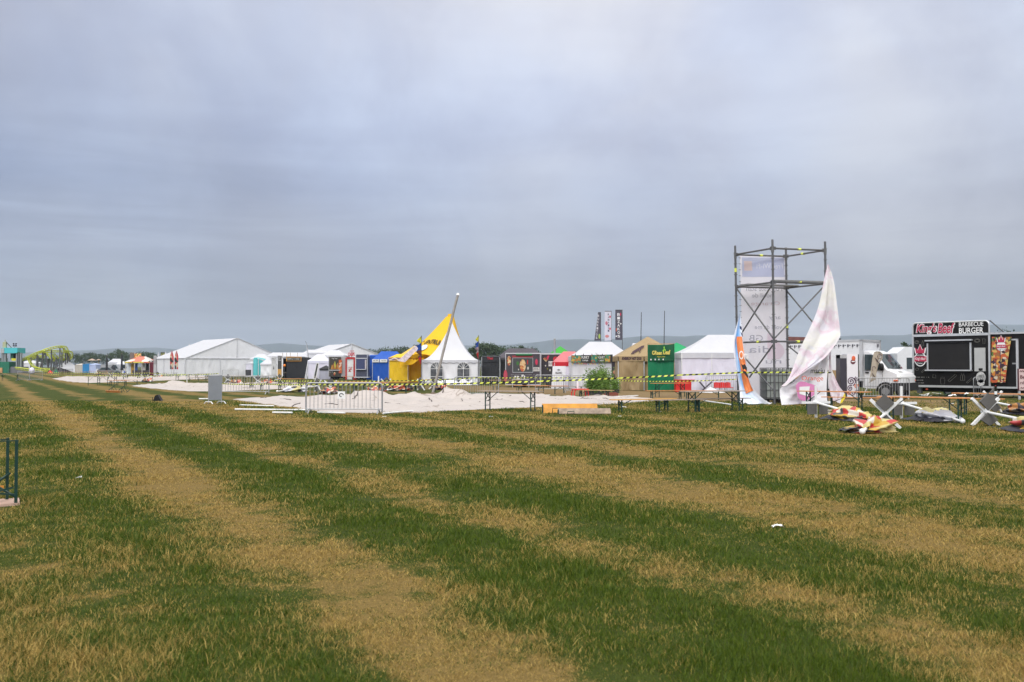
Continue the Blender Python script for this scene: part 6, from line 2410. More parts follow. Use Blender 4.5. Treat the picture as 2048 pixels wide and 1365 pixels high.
# ------------------------------------------------------------ burger trailer
def burger_trailer():
    pl = GX(1826.5, 54.8)
    pr = GX(1979.5, 51.6)
    d = pr - pl
    rz = atan2(d.y, d.x)
    W = d.length
    t = thing('burger_trailer', 'black burger trailer with raised sign board and closed hatch', 'food trailer', pl, rz)
    # heights in metres
    Yl = 54.8
    zf, zt, zs = ZZ(771, Yl), ZZ(673, Yl), ZZ(647, Yl)
    D = 2.1
    blk = mat('trailer_black', (.011, .010, .010), .45, .2, 1.5, spec=.2)
    MB().box(.02, W - .02, .02, D, zf, zt).build('body', blk, t)
    r_ = .22
    sp_ = [(0, zt + .1), (W, zt + .1), (W, zs - r_)] + [(W - r_ + r_ * cos(a), zs - r_ + r_ * sin(a)) for a in [pi / 2 * k / 5 for k in range(6)]] + \
          [(r_ - r_ * sin(a), zs - r_ + r_ * cos(a)) for a in [pi / 2 * k / 5 for k in range(6)]] + [(0, zs - r_)]
    MB().prism(sp_, .0, .12).build('sign_board', blk, t)
    tr_ = MB()
    pts = [Vector((x, -.01, z)) for x, z in sp_[2:]]
    tr_.path([Vector((W, -.01, zt))] + pts + [Vector((0, -.01, zt))], .045, 6)
    tr_.box(-.04, W + .04, -.04, .015, zt - .04, zt + .09)
    tr_.box(-.04, W + .04, -.04, .015, zf - .10, zf + .02)
    tr_.box(-.04, .05, -.04, .015, zf, zt)
    tr_.box(W - .05, W + .05, -.04, .015, zf, zt)
    tr_.build('trim', ALU, t)

    def U(px):
        # along the front for a photograph column
        best = None
        a = (px - IMW / 2) / F
        # pl + d*s ; x = a*y
        s_ = (a * pl.y - pl.x) / (d.x - a * d.y)
        return s_ * W

    def Zc(px, py):
        s_ = U(px) / W
        yy = pl.y + d.y * s_
        return ZZ(py, yy)
    # hatch
    x0, x1 = U(1857), U(1940)
    z0, z1 = Zc(1857, 738), Zc(1857, 687)
    MB().box(x0, x1, -.02, .01, z0, z1).build('hatch', mat('hatch_charcoal', (.018, .017, .017), .5, .15, 2, spec=.2), t)
    f = MB()
    f.box(x0 - .08, x0, -.05, .012, z0 - .05, z1)
    f.box(x1, x1 + .09, -.05, .012, z0 - .05, z1)
    f.box(x0 - .15, x1 + .16, -.16, .012, z1 + .11, z1 + .18)
    f.box(x0 - .12, x1 + .12, -.24, .012, z0 - .12, z0 - .05)
    f.build('hatch_frame', ALU, t)
    MB().box(x0 - .1, x1 + .1, -.1, .01, z1, z1 + .10).build('awning_box', BLACK, t)
    MB().box(U(1949), U(1971), -.03, .012, Zc(1960, 743), Zc(1960, 696)).build('menu_panel', mat('menu_white', (.42, .42, .42), .4, .05), t)
    # lettering
    zz = lambda py: Zc(1900, py)
    for m_, bo, yy in ((INKW, .05, -.025), (mat('burger_crimson', (.45, .035, .085), .4, .1), .02, -.05)):
        txt(t, "King's", m_, U(1834) + (0 if bo < .05 else -.05), U(1874) + (0 if bo < .05 else .05), zz(669) - (0 if bo < .05 else .04), zz(646.5) + (0 if bo < .05 else .04), y=yy, bold=bo, shear=.25)
        txt(t, "Beef", m_, U(1877) + (0 if bo < .05 else -.05), U(1910) + (0 if bo < .05 else .05), zz(667) - (0 if bo < .05 else .04), zz(646) + (0 if bo < .05 else .04), y=yy, bold=bo, shear=.25)
    txt(t, 'BARBECUE', INKW, U(1919), U(1968), Zc(1943, 653), Zc(1943, 644.5), y=-.03, bold=.008)
    txt(t, 'BURGER', INKW, U(1919), U(1968), Zc(1943, 667), Zc(1943, 655.5), y=-.03, bold=.015)
    # emblem: crown over a round shield
    c = (U(1840.5), Zc(1840, 717))
    e = MB()
    e.m(1).disc((c[0], -.012, c[1] - .05), .34, 'y', 24, .42)
    e.m(1).prism([(c[0] - .36, c[1] - .22), (c[0] + .40, c[1] - .22), (c[0] + .40, c[1] + .14), (c[0] - .36, c[1] + .14)], -.016, -.006)
    cr = [(-.26, .28), (-.32, .62), (-.14, .46), (0, .80), (.14, .46), (.32, .62), (.26, .28)]
    e.m(1).prism([(c[0] + x * 1.12, c[1] + z * 1.04 - .02) for x, z in cr], -.02, -.008)
    e.m(0).prism([(c[0] + x * .9, c[1] + z * .95 + .02) for x, z in cr], -.03, -.021)
    e.m(2).disc((c[0], -.022, c[1] - .05), .29, 'y', 24, .36)
    e.m(0).prism([(c[0] - .33, c[1] - .18), (c[0] + .37, c[1] - .18), (c[0] + .37, c[1] + .10), (c[0] - .33, c[1] + .10)], -.032, -.024)
    e.m(1).prism([(c[0] - .24, c[1] + .14), (c[0] + .24, c[1] + .14), (c[0] + .2, c[1] + .2), (c[0] - .2, c[1] + .2)], -.03, -.024)
    em = e.build('emblem', [mat('burger_crimson', (.45, .035, .085)), INKW, INKK], t)
    txt(em, "King's Beef", INKW, c[0] - .29, c[0] + .33, c[1] - .14, c[1] + .06, y=-.036, shear=.2)
    txt(em, "Kaiser", INKW, c[0] - .15, c[0] + .15, c[1] - .32, c[1] - .24, y=-.03)
    txt(em, "BARBECUE", INKK, c[0] - .2, c[0] + .2, c[1] + .145, c[1] + .195, y=-.034)
    # small line drawings of food
    dr = MB()

    def outl(cx, cy, poly, s_):
        cc = Vector((U(cx), -.02, Zc(cx, cy)))
        pts = [cc + Vector((x * s_, 0, z * s_)) for x, z in poly]
        dr.path(pts + [pts[0]], .011, 4)
    ov = [(cos(2 * pi * k / 12), .7 * sin(2 * pi * k / 12)) for k in range(12)]
    bot = [(-.3, -1), (.3, -1), (.3, .2), (.1, .5), (.1, 1), (-.1, 1), (-.1, .5), (-.3, .2)]
    cup = [(-.4, .6), (.4, .6), (.28, -1), (-.28, -1)]
    fry = [(-.6, .2), (-.4, .9), (-.2, .3), (0, 1), (.2, .3), (.4, .9), (.6, .2), (.5, -1), (-.5, -1)]
    lon = [(-1, -.5), (.6, .9), (.9, .6), (-.7, -.8)]
    sqr = [(-.6, -.5), (.7, -.7), (.6, .5), (-.4, .7)]
    for cx, cy, pl_, s_ in ((1834, 685, ov, .13), (1834, 685, ov, .08), (1846, 687, bot, .16), (1955, 682, ov, .15), (1955, 682, ov, .10), (1968.5, 682, cup, .17), (1834, 739, ov, .10), (1848.5, 741, lon, .17), (1868, 753, sqr, .15), (1885, 761, fry, .21),
                            (1905, 757, lon, .26), (1923, 754, bot, .20), (1927, 754, bot, .20), (1939, 762, lon, .18)):
        outl(cx, cy, pl_, s_)
    dr.build('line_drawings', INKGR, t)
    ic = MB()
    for py in (755, 761, 766.5):
        cc = (U(1829.5), Zc(1829, py))
        ic.path([Vector((cc[0] + .06 * cos(2 * pi * k / 8), -.02, cc[1] + .06 * sin(2 * pi * k / 8))) for k in range(9)], .012, 4)
    ic.build('icons', mat('pale_grey_ink', (.35, .34, .33)), t)
    pg = mat('pale_grey_ink', (.35, .34, .33))
    for py, x1_, sd_ in ((755, 1858, 1), (761, 1846, 2), (766.5, 1848, 3)):
        scribble(t, pg, U(1832), U(x1_), Zc(1840, py + 1.3), Zc(1840, py - 1.3), 1, y=-.02, seed=sd_)
    # annex to the right
    A0, A1 = W + .05, W + 3.4
    za = zt + .02
    MB().box(A0, A1, .05, D, zf, za).build('annex', blk, t)
    an = MB()
    an.box(A0, A1, -.03, .04, za - .02, za + .08)
    an.box(A0, A1, -.03, .04, zf - .10, zf)
    dx0, dx1 = U(2026), U(2037)
    an.box(dx1 - .12, dx1, -.03, .04, zf, Zc(2030, 678))
    an.box(dx0 - .35, dx1, -.03, .04, Zc(2030, 681), Zc(2030, 678))
    an.build('annex_trim', ALU, t)
    MB().box(dx0 - .9, dx1 - .14, .0, .045, zf + .02, Zc(2030, 682)).build('door', BLACK, t)
    MB().box(dx1 - .3, dx1 - .12, -.06, -.03, Zc(2032, 729), Zc(2032, 726)).build('door_handle', STEEL, t)
    st = MB()
    st.beam((W, .05, Zc(1980, 641)), (W + .55, .6, Zc(1990, 666)), .05)
    st.beam((W + .05, .3, Zc(1990, 666)), (W + 1.5, .3, Zc(2010, 666.5)), .05)
    st.build('roof_stay', DSTEEL, t)
    for x in (U(1890), U(1915)):
        wheel(t, (x, .45, .33), .33, .22)
    MB().box(.1, A1, .3, D - .1, zf - .35, zf - .10).build('chassis', BLACK, t)
    MB().box(.15, .4, .1, .3, .15, zf - .1).build('corner_jack', DSTEEL, t)
    MB().box(U(1851), U(1855), -.02, .02, zf - .25, zf - .17).build('tail_light', mat('tail_red', (.4, .05, .02)), t)
    # printed food banner on the annex: its own thing, hung on it
    bo = pl + d.normalized() * U(1987) + Vector((d.y, -d.x, 0)).normalized() * .12
    tb = thing('food_banner', 'colourful food photo banner hung beside the burger trailer door', 'banner', (bo.x, bo.y, 0), rz)
    u0 = U(1987)
    q = lambda px, py: (U(px) - u0, Zc(px, py))
    MB().prism([q(1986.5, 674.5), q(2026, 674.5), q(2021, 700), q(2015.5, 737), q(2012, 766), q(1982, 766), q(1985, 720)], -.03, -.015).build('banner_cloth', FOODS if False else printed('banner_food_print', [(.55, .20, .03), (.05, .02, .03), (.62, .36, .10), (.38, .08, .03), (.55, .42, .12), (.10, .16, .03), (.30, .12, .04), (.60, .50, .38), (.50, .10, .03), (.04, .02, .04)], 6.5, dist=.16), tb)
    dv = MB()
    for py in (699, 718, 736, 752):
        a, b_ = q(1985, py), q(2021 - (py - 699) * .13, py + 1)
        dv.beam((a[0], -.036, a[1]), (b_[0], -.036, b_[1]), .03, .008)
    for px, ya, yb in ((2003, 699, 764), (1994, 718, 752)):
        a, b_ = q(px, ya), q(px - 1, yb)
        dv.beam((a[0], -.037, a[1]), (b_[0], -.037, b_[1]), .03, .008)
    dv.build('print_borders', mat('navy_border', (.03, .02, .07)), tb)
    c = q(2005, 693)
    e = MB()
    e.m(1).disc((c[0], -.04, c[1]), .24, 'y', 20, .26)
    e.m(1).prism([(c[0] + x * .75, c[1] + z * .75) for x, z in cr], -.046, -.036)
    e.m(0).prism([(c[0] + x * .6, c[1] + z * .68 + .02) for x, z in cr], -.055, -.047)
    e.m(0).prism([(c[0] - .26, c[1] - .1), (c[0] + .26, c[1] - .1), (c[0] + .26, c[1] + .08), (c[0] - .26, c[1] + .08)], -.055, -.045)
    em = e.build('emblem', [mat('burger_crimson', (.45, .035, .085)), INKW], tb)
    txt(em, "King's Beef", INKW, c[0] - .22, c[0] + .22, c[1] - .07, c[1] + .05, y=-.06, shear=.2)
    return t


burger_trailer()
# round hanging sign before the trailer
o_ = GX(1961, 51.3)
tt = thing('round_menu_sign', 'white round sign on a stand in front of the burger trailer', 'sign', o_)
MB().disc((0, -.02, ZZ(755, 51.3)), .26, 'y', 20, .30).disc((0, -.02, ZZ(766, 51.3)), .2, 'y', 20, .18).build('disc', mat('chalky_white', (.42, .42, .42), .5, .4, 12), tt)
MB().box(-.1, .1, -.03, .01, ZZ(742, 51.3), ZZ(737, 51.3)).build('clamp', BLACK, tt)
MB().tube((0, 0, 0), (0, 0, ZZ(740, 51.3)), .02, 6).build('stand', DSTEEL, tt)
scribble(tt, INKK, -.2, .2, ZZ(761, 51.3), ZZ(750, 51.3), 4, y=-.04, seed=6)
tt, W, z0, z1 = board('pink_sign', 'pale pink printed sign cut by the right picture edge', 'sign', 2037, 2062, 48.5, 738, 782, [(.02, .98, .02, .98, mat('pale_pink_board', (.60, .45, .44), .5, .08), 'poster')], mat('maroon_board', (.12, .04, .05)))
txt(tt, 'Be', mat('maroon_text', (.10, .02, .03)), .06, .30, z0 + .62, z0 + .80, y=-.05, bold=.01)
txt(tt, 'rd', mat('maroon_text', (.10, .02, .03)), .06, .24, z0 + .34, z0 + .50, y=-.05)
MB().path([Vector((.06 + .05 * k, -.05, z0 + .12 + .06 * (k % 2))) for k in range(8)], .015, 4).build('zigzag_print', mat('maroon_text', (.10, .02, .03)), tt)
MB().path([Vector((.04 + .05 * k, -.05, z1 - .15 + .07 * (k % 2))) for k in range(6)], .02, 4).build('zigzag_print', mat('maroon_text', (.10, .02, .03)), tt)
# white camper behind
o_ = GX(1796, 66)
tt = thing('camper_van', 'white camper roof showing behind the truck cab', 'camper', o_)
MB().prism([(0, .6), (3.2, .6), (3.2, 3.05), (.5, 3.05), (-.05, 2.6)], 0, 2.1).build('body', mat('camper_white', (.66, .67, .70), .4, .05), tt)
MB().box(.6, 1.2, -.02, .0, 1.5, 2.3).build('window', GLASS, tt)
for x in (.6, 2.6):
    wheel(tt, (x, .2, .33), .33)
# wreckage heap under trailer
gb = MB()
rr = random.Random(14)
for i in range(26):
    a = Vector((rr.uniform(-.9, .9), rr.uniform(-.2, .2), rr.uniform(.02, .22)))
    gb.m(rr.choice((0, 0, 1)))
    gb.beam(a, a + Vector((rr.uniform(-.5, .5), rr.uniform(-.1, .1), rr.uniform(-.05, .2))), rr.uniform(.02, .07), .02)
o_ = gb.build('debris_heap', [mat('bottle_green', (.04, .10, .04)), WHITEP], loc=GX(1862, 52))
tag(o_, 'green and white debris heap beside the burger trailer wheels', 'debris')


# ------------------------------------------------------------ crowd barriers
def make_barrier(lab):
    t = thing('crowd_barrier', lab, 'barrier', (0, 0, 0), 0, 'steel crowd barriers')
    W, H_ = 2.5, 1.1
    z0 = .17
    r = .12
    pts = [Vector((-W / 2, 0, .05))] + [Vector((-W / 2, 0, H_ - r))] + [Vector((-W / 2 + r - r * cos(a), 0, H_ - r + r * sin(a))) for a in (pi / 8, pi / 4, 3 * pi / 8, pi / 2)]
    pts += [Vector((W / 2 - r + r * sin(a), 0, H_ - r + r * cos(a))) for a in (0, pi / 8, pi / 4, 3 * pi / 8, pi / 2)] + [Vector((W / 2, 0, .05))]
    b = MB()
    b.path(pts, .026, 8)
    b.tube((-W / 2, 0, z0), (W / 2, 0, z0), .019, 8)
    b.build('frame', STEEL, t)
    v = MB()
    for k in range(1, 19):
        x = -W / 2 + W * k / 19
        v.tube((x, 0, z0), (x, 0, H_), .0095, 6)
    v.build('bars', STEEL, t)
    for s_ in (-1, 1):
        f = MB()
        x = s_ * (W / 2 - .12)
        f.path([Vector((x, -.30, .0)), Vector((x, -.22, .07)), Vector((x, -.08, .13)), Vector((x, .08, .13)), Vector((x, .22, .07)), Vector((x, .30, .0))], .022, 7)
        f.tube((x, 0, .12), (x, 0, .19), .02, 7)
        f.build('foot', STEEL, t)
    return t


BAR = make_barrier('nearest steel barrier, in front of the fallen canvas, with square tag')
p_ = G(688, 828)
BAR.location = (p_.x, p_.y, 0)
BAR.rotation_euler = (0, 0, -.03)
wps = p_.y / F
BAR.scale = ((153 * wps) / 2.5, 1, 1)
o_ = MB().box(-.13, .13, -.03, -.022, .54, .80).build('paper_tag', INKW, loc=(p_.x - .09, p_.y, 0))
tag(o_, 'small square white paper tag tied to the nearest steel barrier', 'tag')
MB().path([Vector((.07 * cos(a), -.034, .67 + .06 * sin(a))) for a in [2 * pi * k / 9 for k in range(8)]], .014, 4).build('emblem', INKK, o_)
for px, py, rz, lab, sc_ in [
        (486, 789, -.03, 'steel barrier joined to the grey sheeted barrier left of centre', (1.27, 1, 1)),
        (953, 793, -.02, 'steel barrier before the black stall right of the leaning pole', (1.0, 1, 1)),
        (1447, 786, .03, 'dark steel barrier standing in front of red chairs by the white tent', (.90, 1, 1)),
        (1766, 799, -.10, 'steel barrier in front of the box truck cab', (1.05, 1, 1)),
        (1992, 795, .05, 'steel barrier in front of the burger trailer banner', (1.0, 1, 1)),
        (395, 752, .05, 'dull far barrier at the marquee front left of its middle post', (1.2, 1, 1)),
        (461, 753, .05, 'dull far barrier at the marquee front right of its middle post', (1.1, 1, 1)),
        (72, 762, .0, 'lone steel barrier at far left, right one of two', (.62, 1, 1)),
        (47, 762, -.35, 'lone steel barrier at far left, left one of two', (.75, 1, 1)),
        (1104, 783, -.03, 'steel barrier in front of the chimney trailer', (.9, 1, 1)),
        (1160, 786, .05, 'steel barrier behind the red plastic table by the bamboo', (.85, 1, 1))]:
    q = G(px, py)
    dup(BAR, q, rz, lab, scale=sc_)
# barrier with grey sheet
q = G(430, 808)
sh = thing('sheeted_barrier', 'upright grey sheeted barrier panel on two white feet', 'barrier', q, .9)
MB().box(-.35, .35, -.02, .02, .17, 1.28).build('panel', mat('grey_sheet', (.25, .27, .30), .5, .05), sh)
for x in (-.34, .34):
    MB().tube((x, 0, .02), (x, 0, 1.3), .022, 8).build('post', STEEL, sh)
    MB().path([(x, -.34, 0), (x, -.2, .1), (x, .2, .1), (x, .34, 0)], .024, 6).build('foot', WHITEP, sh)


# ------------------------------------------------------------ hazard tape
def tape(pts, lab, wd=.055, period=.27, sag=.05):
    pts = [Vector(p) for p in pts]
    b = MB()
    tot = 0.0
    for a, c in zip(pts[:-1], pts[1:]):
        L = (c - a).length
        n = max(2, min(300, int(L / (period / 2))))
        nrm = Vector((-(c - a).y, (c - a).x, 0)).normalized() * .004
        for i in range(n):
            b.m(i % 2)
            q = []
            for k in (i, i + 1):
                u = k / n
                p = a.lerp(c, u)
                p.z -= sag * 4 * u * (1 - u) * L / 10
                q.append(p)
            sl = (q[1] - q[0]) * .22
            tw = Vector((0, .02 * sin(i * .35), 0))
            b.face([q[0] - sl + tw, q[1] - sl + tw, q[1] + sl + Vector((0, 0, wd)), q[0] + sl + Vector((0, 0, wd))])
    o = pts[0]
    b.v = [(v[0] - o.x, v[1] - o.y, v[2]) for v in b.v]
    ob = b.build('hazard_tape', [TAPEY, TAPEK], loc=(o.x, o.y, 0))
    return tag(ob, lab, 'hazard tape', 'yellow and black hazard tapes')


tape([P(85, 745, 118), P(200, 746.5, 108), P(300, 747, 100), P(372, 749.5, 92)], 'upper tape of the far left pair below the coaster', .05, .55)
tape([P(85, 748.5, 112), P(200, 752, 100), P(318, 752, 92)], 'lower tape of the far left pair below the coaster', .05, .55)
tape([P(322, 751, 90), P(375, 751, 88), P(437, 748, 84)], 'short tape below the marquee left wall', .055, .45)
tape([P(440, 768.5, 57), P(530, 769.5, 52), P(613, 770, 47)], 'tape between the sheeted barrier and the nearest barrier', .055, .33)
tape([P(543, 762, 70), P(620, 763.5, 66), P(780, 763, 62), P(868, 761, 60), P(960, 756.5, 62), P(1060, 756.5, 66), P(1168, 756.5, 68)], 'back tape running past the pole to the pink canopy', .06, .36)
tape([P(614, 770, 36), P(700, 771, 38), P(880, 770, 42), P(960, 768, 42), P(1080, 764.5, 42.5), P(1240, 758, 42.5), P(1360, 752, 42.5), P(1480, 747, 43), P(1552, 746.5, 42), P(1662, 747, 42.5)],
     'front tape rising from the nearest barrier to the scaffold', .065, .28, .03)
tape([P(1238, 762.5, 66), P(1350, 764, 63), P(1472, 760, 62)], 'thin tape crossing the tan and green tents', .06, .25)


# ------------------------------------------------------------ beer tables and benches
def make_bench(kind, top_m, lab, grp):
    """kind: table or bench; one folding set"""
    t = thing('beer_table' if kind == 'table' else 'beer_bench', lab, kind, (0, 0, 0), 0, grp)
    L = 2.2
    D, H_ = (.52, .77) if kind == 'table' else (.29, .48)
    top = MB()
    top.box(-L / 2, L / 2, -D / 2, D / 2, H_ - .028, H_)
    top.build('table_top' if kind == 'table' else 'seat', top_m, t)
    for s_ in (-1, 1):
        x = s_ * (L / 2 - .30)
        y = D / 2 - .04
        for k in (-1, 1):
            lg = MB()
            lg.beam((x, k * y, 0), (x, k * y, H_ - .03), .032, .032)
            lg.build('leg', LEGG, t)
        br = MB()
        br.beam((x, -y, H_ * .55), (x, y, H_ * .93), .022)
        br.beam((x + .02, y, H_ * .55), (x + .02, -y, H_ * .93), .022)
        br.beam((x, -y, .22 if kind == 'table' else .14), (x, y, .22 if kind == 'table' else .14), .022)
        br.beam((x, 0, H_ * .5), (x - s_ * .38, 0, H_ - .03), .022)
        br.beam((x, -y, H_ * .5), (x, y, H_ * .5), .022)
        br.build('brace', LEGG, t)
    return t


KIT = {}


def bench(kind, tone, px, py, deg, lab, L=1.0, roll=None, z=0.0):
    key = (kind, tone)
    q = G(px, py)
    grp = 'folding beer tables' if kind == 'table' else 'folding beer benches'
    if key not in KIT:
        KIT[key] = make_bench(kind, {'o': WOODO, 'g': WOODG, 'y': WOODY, 'p': WOODP}[tone], lab, grp)
        o = KIT[key]
        o.location = (q.x, q.y, z)
        o.rotation_euler = (0, 0, radians(deg))
        o.scale = (L, 1, 1)
    else:
        o = dup(KIT[key], (q.x, q.y, z), radians(deg), lab, scale=(L, 1, 1))
    if roll:
        o.rotation_euler = (roll[0], roll[1], radians(deg))
    return o


# right foreground
bench('table', 'o', 1668, 824, -36, 'orange topped table left of the fallen white parasol bases, near the draped banner', 1.2)
bench('bench', 'o', 1715, 819, -32, 'orange bench behind the table beside the draped banner', 1.25)
bench('table', 'o', 1850, 845, -36, 'orange topped table above the black and white fallen canopy', 1.22)
bench('table', 'o', 2000, 832, -34, 'orange topped table with bottle near the right picture edge', 1.35)
bench('bench', 'o', 1945, 822, -30, 'orange bench behind the fallen canopy near the right edge')
bench('bench', 'g', 2015, 812, -6, 'grey bench behind the table at the right picture edge', 1.2)
# centre right
bench('bench', 'y', 1287, 824, 26, 'yellow bench at the right end of the fallen canvas', 1.28)
bench('bench', 'g', 1356, 825, 24, 'grey bench right of the yellow bench', 1.1)
bench('table', 'g', 1428, 823, 24, 'grey weathered table left of the torn blue banner', 1.25)
bench('bench', 'g', 1438, 822, 22, 'grey bench standing under the weathered table left of the torn banner', 1.25)
bench('table', 'o', 1340, 794, 20, 'orange topped table in front of the dark green screen', 1.0)
bench('bench', 'o', 1332, 800, 18, 'orange bench in front of the dark green screen')
bench('bench', 'o', 1405, 800, -6, 'orange bench behind the weathered grey table')
bench('bench', 'p', 1188, 799, -35, 'pale wooden bench at the foot of the bamboo', 1.0)
# centre
bench('table', 'g', 1020, 823, -22, 'grey table standing before the fallen canvas, right of the leaning pole', 1.15)
for i, (px, py, dg, tone, lab) in enumerate([
        (1018, 785, 2, 'p', 'leftmost bench of the row before the pizza trailer'), (1062, 786, -3, 'o', 'second bench of the row before the pizza trailer, dark bundle on it'),
        (1102, 787, 0, 'o', 'third bench of the row, in front of the chimney trailer'), (1136, 789, 4, 'g', 'bench with grey seat below the white crown banner')]):
    bench('bench', tone, px, py, dg, lab)
bench('table', 'p', 1010, 783, 0, 'plain wooden table behind the bench row left of pizza trailer')
# behind nearest barrier
for i, (kind, tone, px, py, dg, lab) in enumerate([
        ('table', 'o', 705, 789, 5, 'orange topped table seen through the nearest barrier'),
        ('table', 'o', 735, 793, -6, 'orange topped table at the right part of the nearest barrier'),
        ('bench', 'o', 690, 784, 0, 'orange bench seen through the nearest barrier'),
        ('table', 'o', 785, 790, -3, 'orange topped table in front of the yellow walled tent'),
        ('bench', 'o', 808, 784, 6, 'orange bench in front of the yellow walled tent'),
        ('bench', 'g', 846, 784, -3, 'grey bench just left of the leaning pole'),
        ('table', 'o', 868, 781, 3, 'orange topped table behind the leaning pole'),
        ('bench', 'g', 852, 779, 8, 'grey bench in front of the pagoda left window'),
        ('table', 'o', 583, 778, -4, 'small orange topped table in front of the black burger stall'),
        ('bench', 'g', 503, 779, 85, 'bench seen end on through the sheeted barrier bars'),
        ('bench', 'g', 541, 780, 70, 'bench seen end on right of the joined barrier'),
        ('bench', 'g', 580, 780, 4, 'long grey bench left of the nearest barrier top'),
        ('bench', 'g', 596, 777, -4, 'grey bench behind the long grey bench'),
        ('table', 'g', 520, 767, 4, 'table with dark top in front of the turquoise stand'),
        ('bench', 'g', 478, 763, 3, 'grey bench in front of the chalk menu board'),
        ('table', 'g', 470, 766, -5, 'grey table behind the joined steel barrier')]):
    bench(kind, tone, px, py, dg + (18 if i % 2 else -20), lab)
# far left area
k = 0
for kind, tone, px, py, dg, lab in [
        ('table', 'g', 196, 771, 10, 'grey table at the front of the far left table rows'),
        ('table', 'g', 214, 770, -20, 'grey table turned slightly, second from left in the far rows'),
        ('bench', 'o', 236, 772, 3, 'orange bench lying nearest the second canvas sheet'),
        ('bench', 'o', 255, 771, 0, 'orange bench right of the nearest far left bench'),
        ('table', 'g', 232, 763, 0, 'grey table behind the two orange benches at far left'),
        ('table', 'g', 265, 762, 8, 'grey table below the red white kiosk'),
        ('bench', 'g', 290, 762, 3, 'grey bench below the kiosk right corner'),
        ('table', 'g', 210, 760, -4, 'grey table below the closed black parasol'),
        ('table', 'p', 130, 753, 0, 'long brown table leftmost in the far row below the white slumped tent'),
        ('table', 'p', 156, 753, 2, 'brown table second in the far row below the slumped tent'),
        ('table', 'p', 182, 752, 0, 'brown table in the far row below the bright blue tent'),
        ('table', 'p', 205, 752, -2, 'brown table in the far row left of the kiosk'),
        ('table', 'o', 188, 750, 0, 'orange topped table in the far row beneath the pale blue tent'),
        ('table', 'o', 215, 750, 3, 'orange topped table in the far row near the black parasol'),
        ('table', 'p', 285, 755, 0, 'brown table in the far row below the dark red stall'),
        ('table', 'g', 20, 762, 0, 'lone grey table at the far left picture edge'),
        ('table', 'g', 340, 757, 3, 'grey table below the food printed flags'),
        ('table', 'g', 365, 762, -2, 'grey topped table by the white pole before the marquee'),
        ('bench', 'g', 395, 764, 2, 'grey bench before the marquee left wall half'),
        ('bench', 'g', 412, 763, -3, 'grey bench before the marquee middle post'),
        ('table', 'g', 403, 760, 0, 'grey table before the marquee middle post'),
        ('bench', 'g', 428, 764, 5, 'grey bench left of the sheeted barrier top')]:
    k += 1
    bench(kind, tone, px, py, dg + (16 if k % 3 else -22), lab)
# overturned ones


def folded(name, px0, px1, py, m_, lab, h_, dp, z0, rz):
    q = G(px0, py)
    L = (px1 - px0) * q.y / F
    t = thing(name, lab, 'table', (q.x, q.y, 0), rz)
    n_ = Vector((0, dp, h_ - z0))
    b = MB()
    u_ = n_.normalized()
    w_ = Vector((0, -u_.z, u_.y)) * .03
    pts = [Vector((0, 0, z0)), Vector((L, 0, z0)), Vector((L, 0, z0)) + n_, Vector((0, 0, z0)) + n_]
    b.addm(pts + [p + w_ for p in pts], [(0, 3, 2, 1), (4, 5, 6, 7), (0, 1, 5, 4), (1, 2, 6, 5), (2, 3, 7, 6), (3, 0, 4, 7)])
    b.build('table_top', m_, t)
    MB().path([Vector((.18 * L, -.05, .02)), Vector((.18 * L, -.07, h_ * .6)), Vector((.30 * L, -.07, h_ * .62)), Vector((.30 * L, -.05, .02))], .016, 6).build('folded_leg', LEGG, t)
    MB().box(-.02, .03, -.02, .02, z0, h_ * .95).build('end_strip', LEGG, t)


folded('folded_table', 1085, 1196, 828, mat('bright_orange_board', (.50, .22, .02), .5, .22, 3, dirt=.3), 'orange folded table lying on its long edge at the right of the canvas', .33, .30, .01, .02)
folded('folded_table', 1116, 1222, 829.5, mat('worn_grey_board', (.26, .20, .15), .75, .35, 5, dirt=.5), 'worn grey folded table leaning on the orange folded table', .19, .22, .01, .01)
bench('table', 'o', 246, 785, -35, 'tipped table with orange edge at the front of the second canvas sheet', .7, roll=(radians(125), radians(0)), z=.35)
q = G(313, 802)
o_ = MB().prism([(-.12, 0), (.28, 0), (.10, .30), (-.02, .26)], -.15, .15).tube((-.2, 0, 0), (-.2, 0, .18), .015).build('speaker_wedge', BLACK, loc=q)
tag(o_, 'small black wedge lying alone on the grass', 'wedge')


# upturned table at the left picture edge
def upturned():
    q = G(40, 1012)
    t = thing('upturned_table', 'upturned table with dark green legs at the left picture edge', 'table', q, .5)
    MB().box(-2.2, 0.0, .02, .54, .0, .032).build('table_top', mat('pinkish_plank', (.50, .33, .26), .6, .2, 5, dirt=.3), t)
    xs_ = -.045
    for y, h_ in ((.06, .80), (.46, .80)):
        MB().beam((xs_ - (.09 if y > .3 else 0), y, .03), (xs_ - (.09 if y > .3 else 0), y, h_), .036, .036).build('leg', LEGG, t)
    br = MB()
    br.beam((xs_, .07, .10), (xs_ - .40, .45, .34), .022)
    br.beam((xs_ - .06, .45, .36), (xs_ - .5, .1, .06), .022)
    br.beam((xs_ - .03, .07, .22), (xs_ - .6, .3, .06), .022)
    br.beam((xs_, .06, .13), (xs_ - .7, .20, .22), .022)
    br.build('brace', LEGG, t)
    br = MB()
    br.beam((xs_ - .09, .46, .78), (xs_ - .8, .46, .78), .014)
    br.build('rail', LEGG, t)
    br = MB()
    br.beam((xs_, .06, .79), (xs_ - .8, .1, .78), .014)
    br.build('rail', LEGG, t)
    MB().beam((xs_ - .09, .46, .30), (xs_ - .8, .4, .31), .018).build('rail', LEGG, t)
    MB().beam((xs_ - .13, .28, .19), (xs_ - .9, .24, .20), .035, .07).build('orange_bar', mat('bright_orange_wood', (.60, .24, .03), .5), t)


upturned()

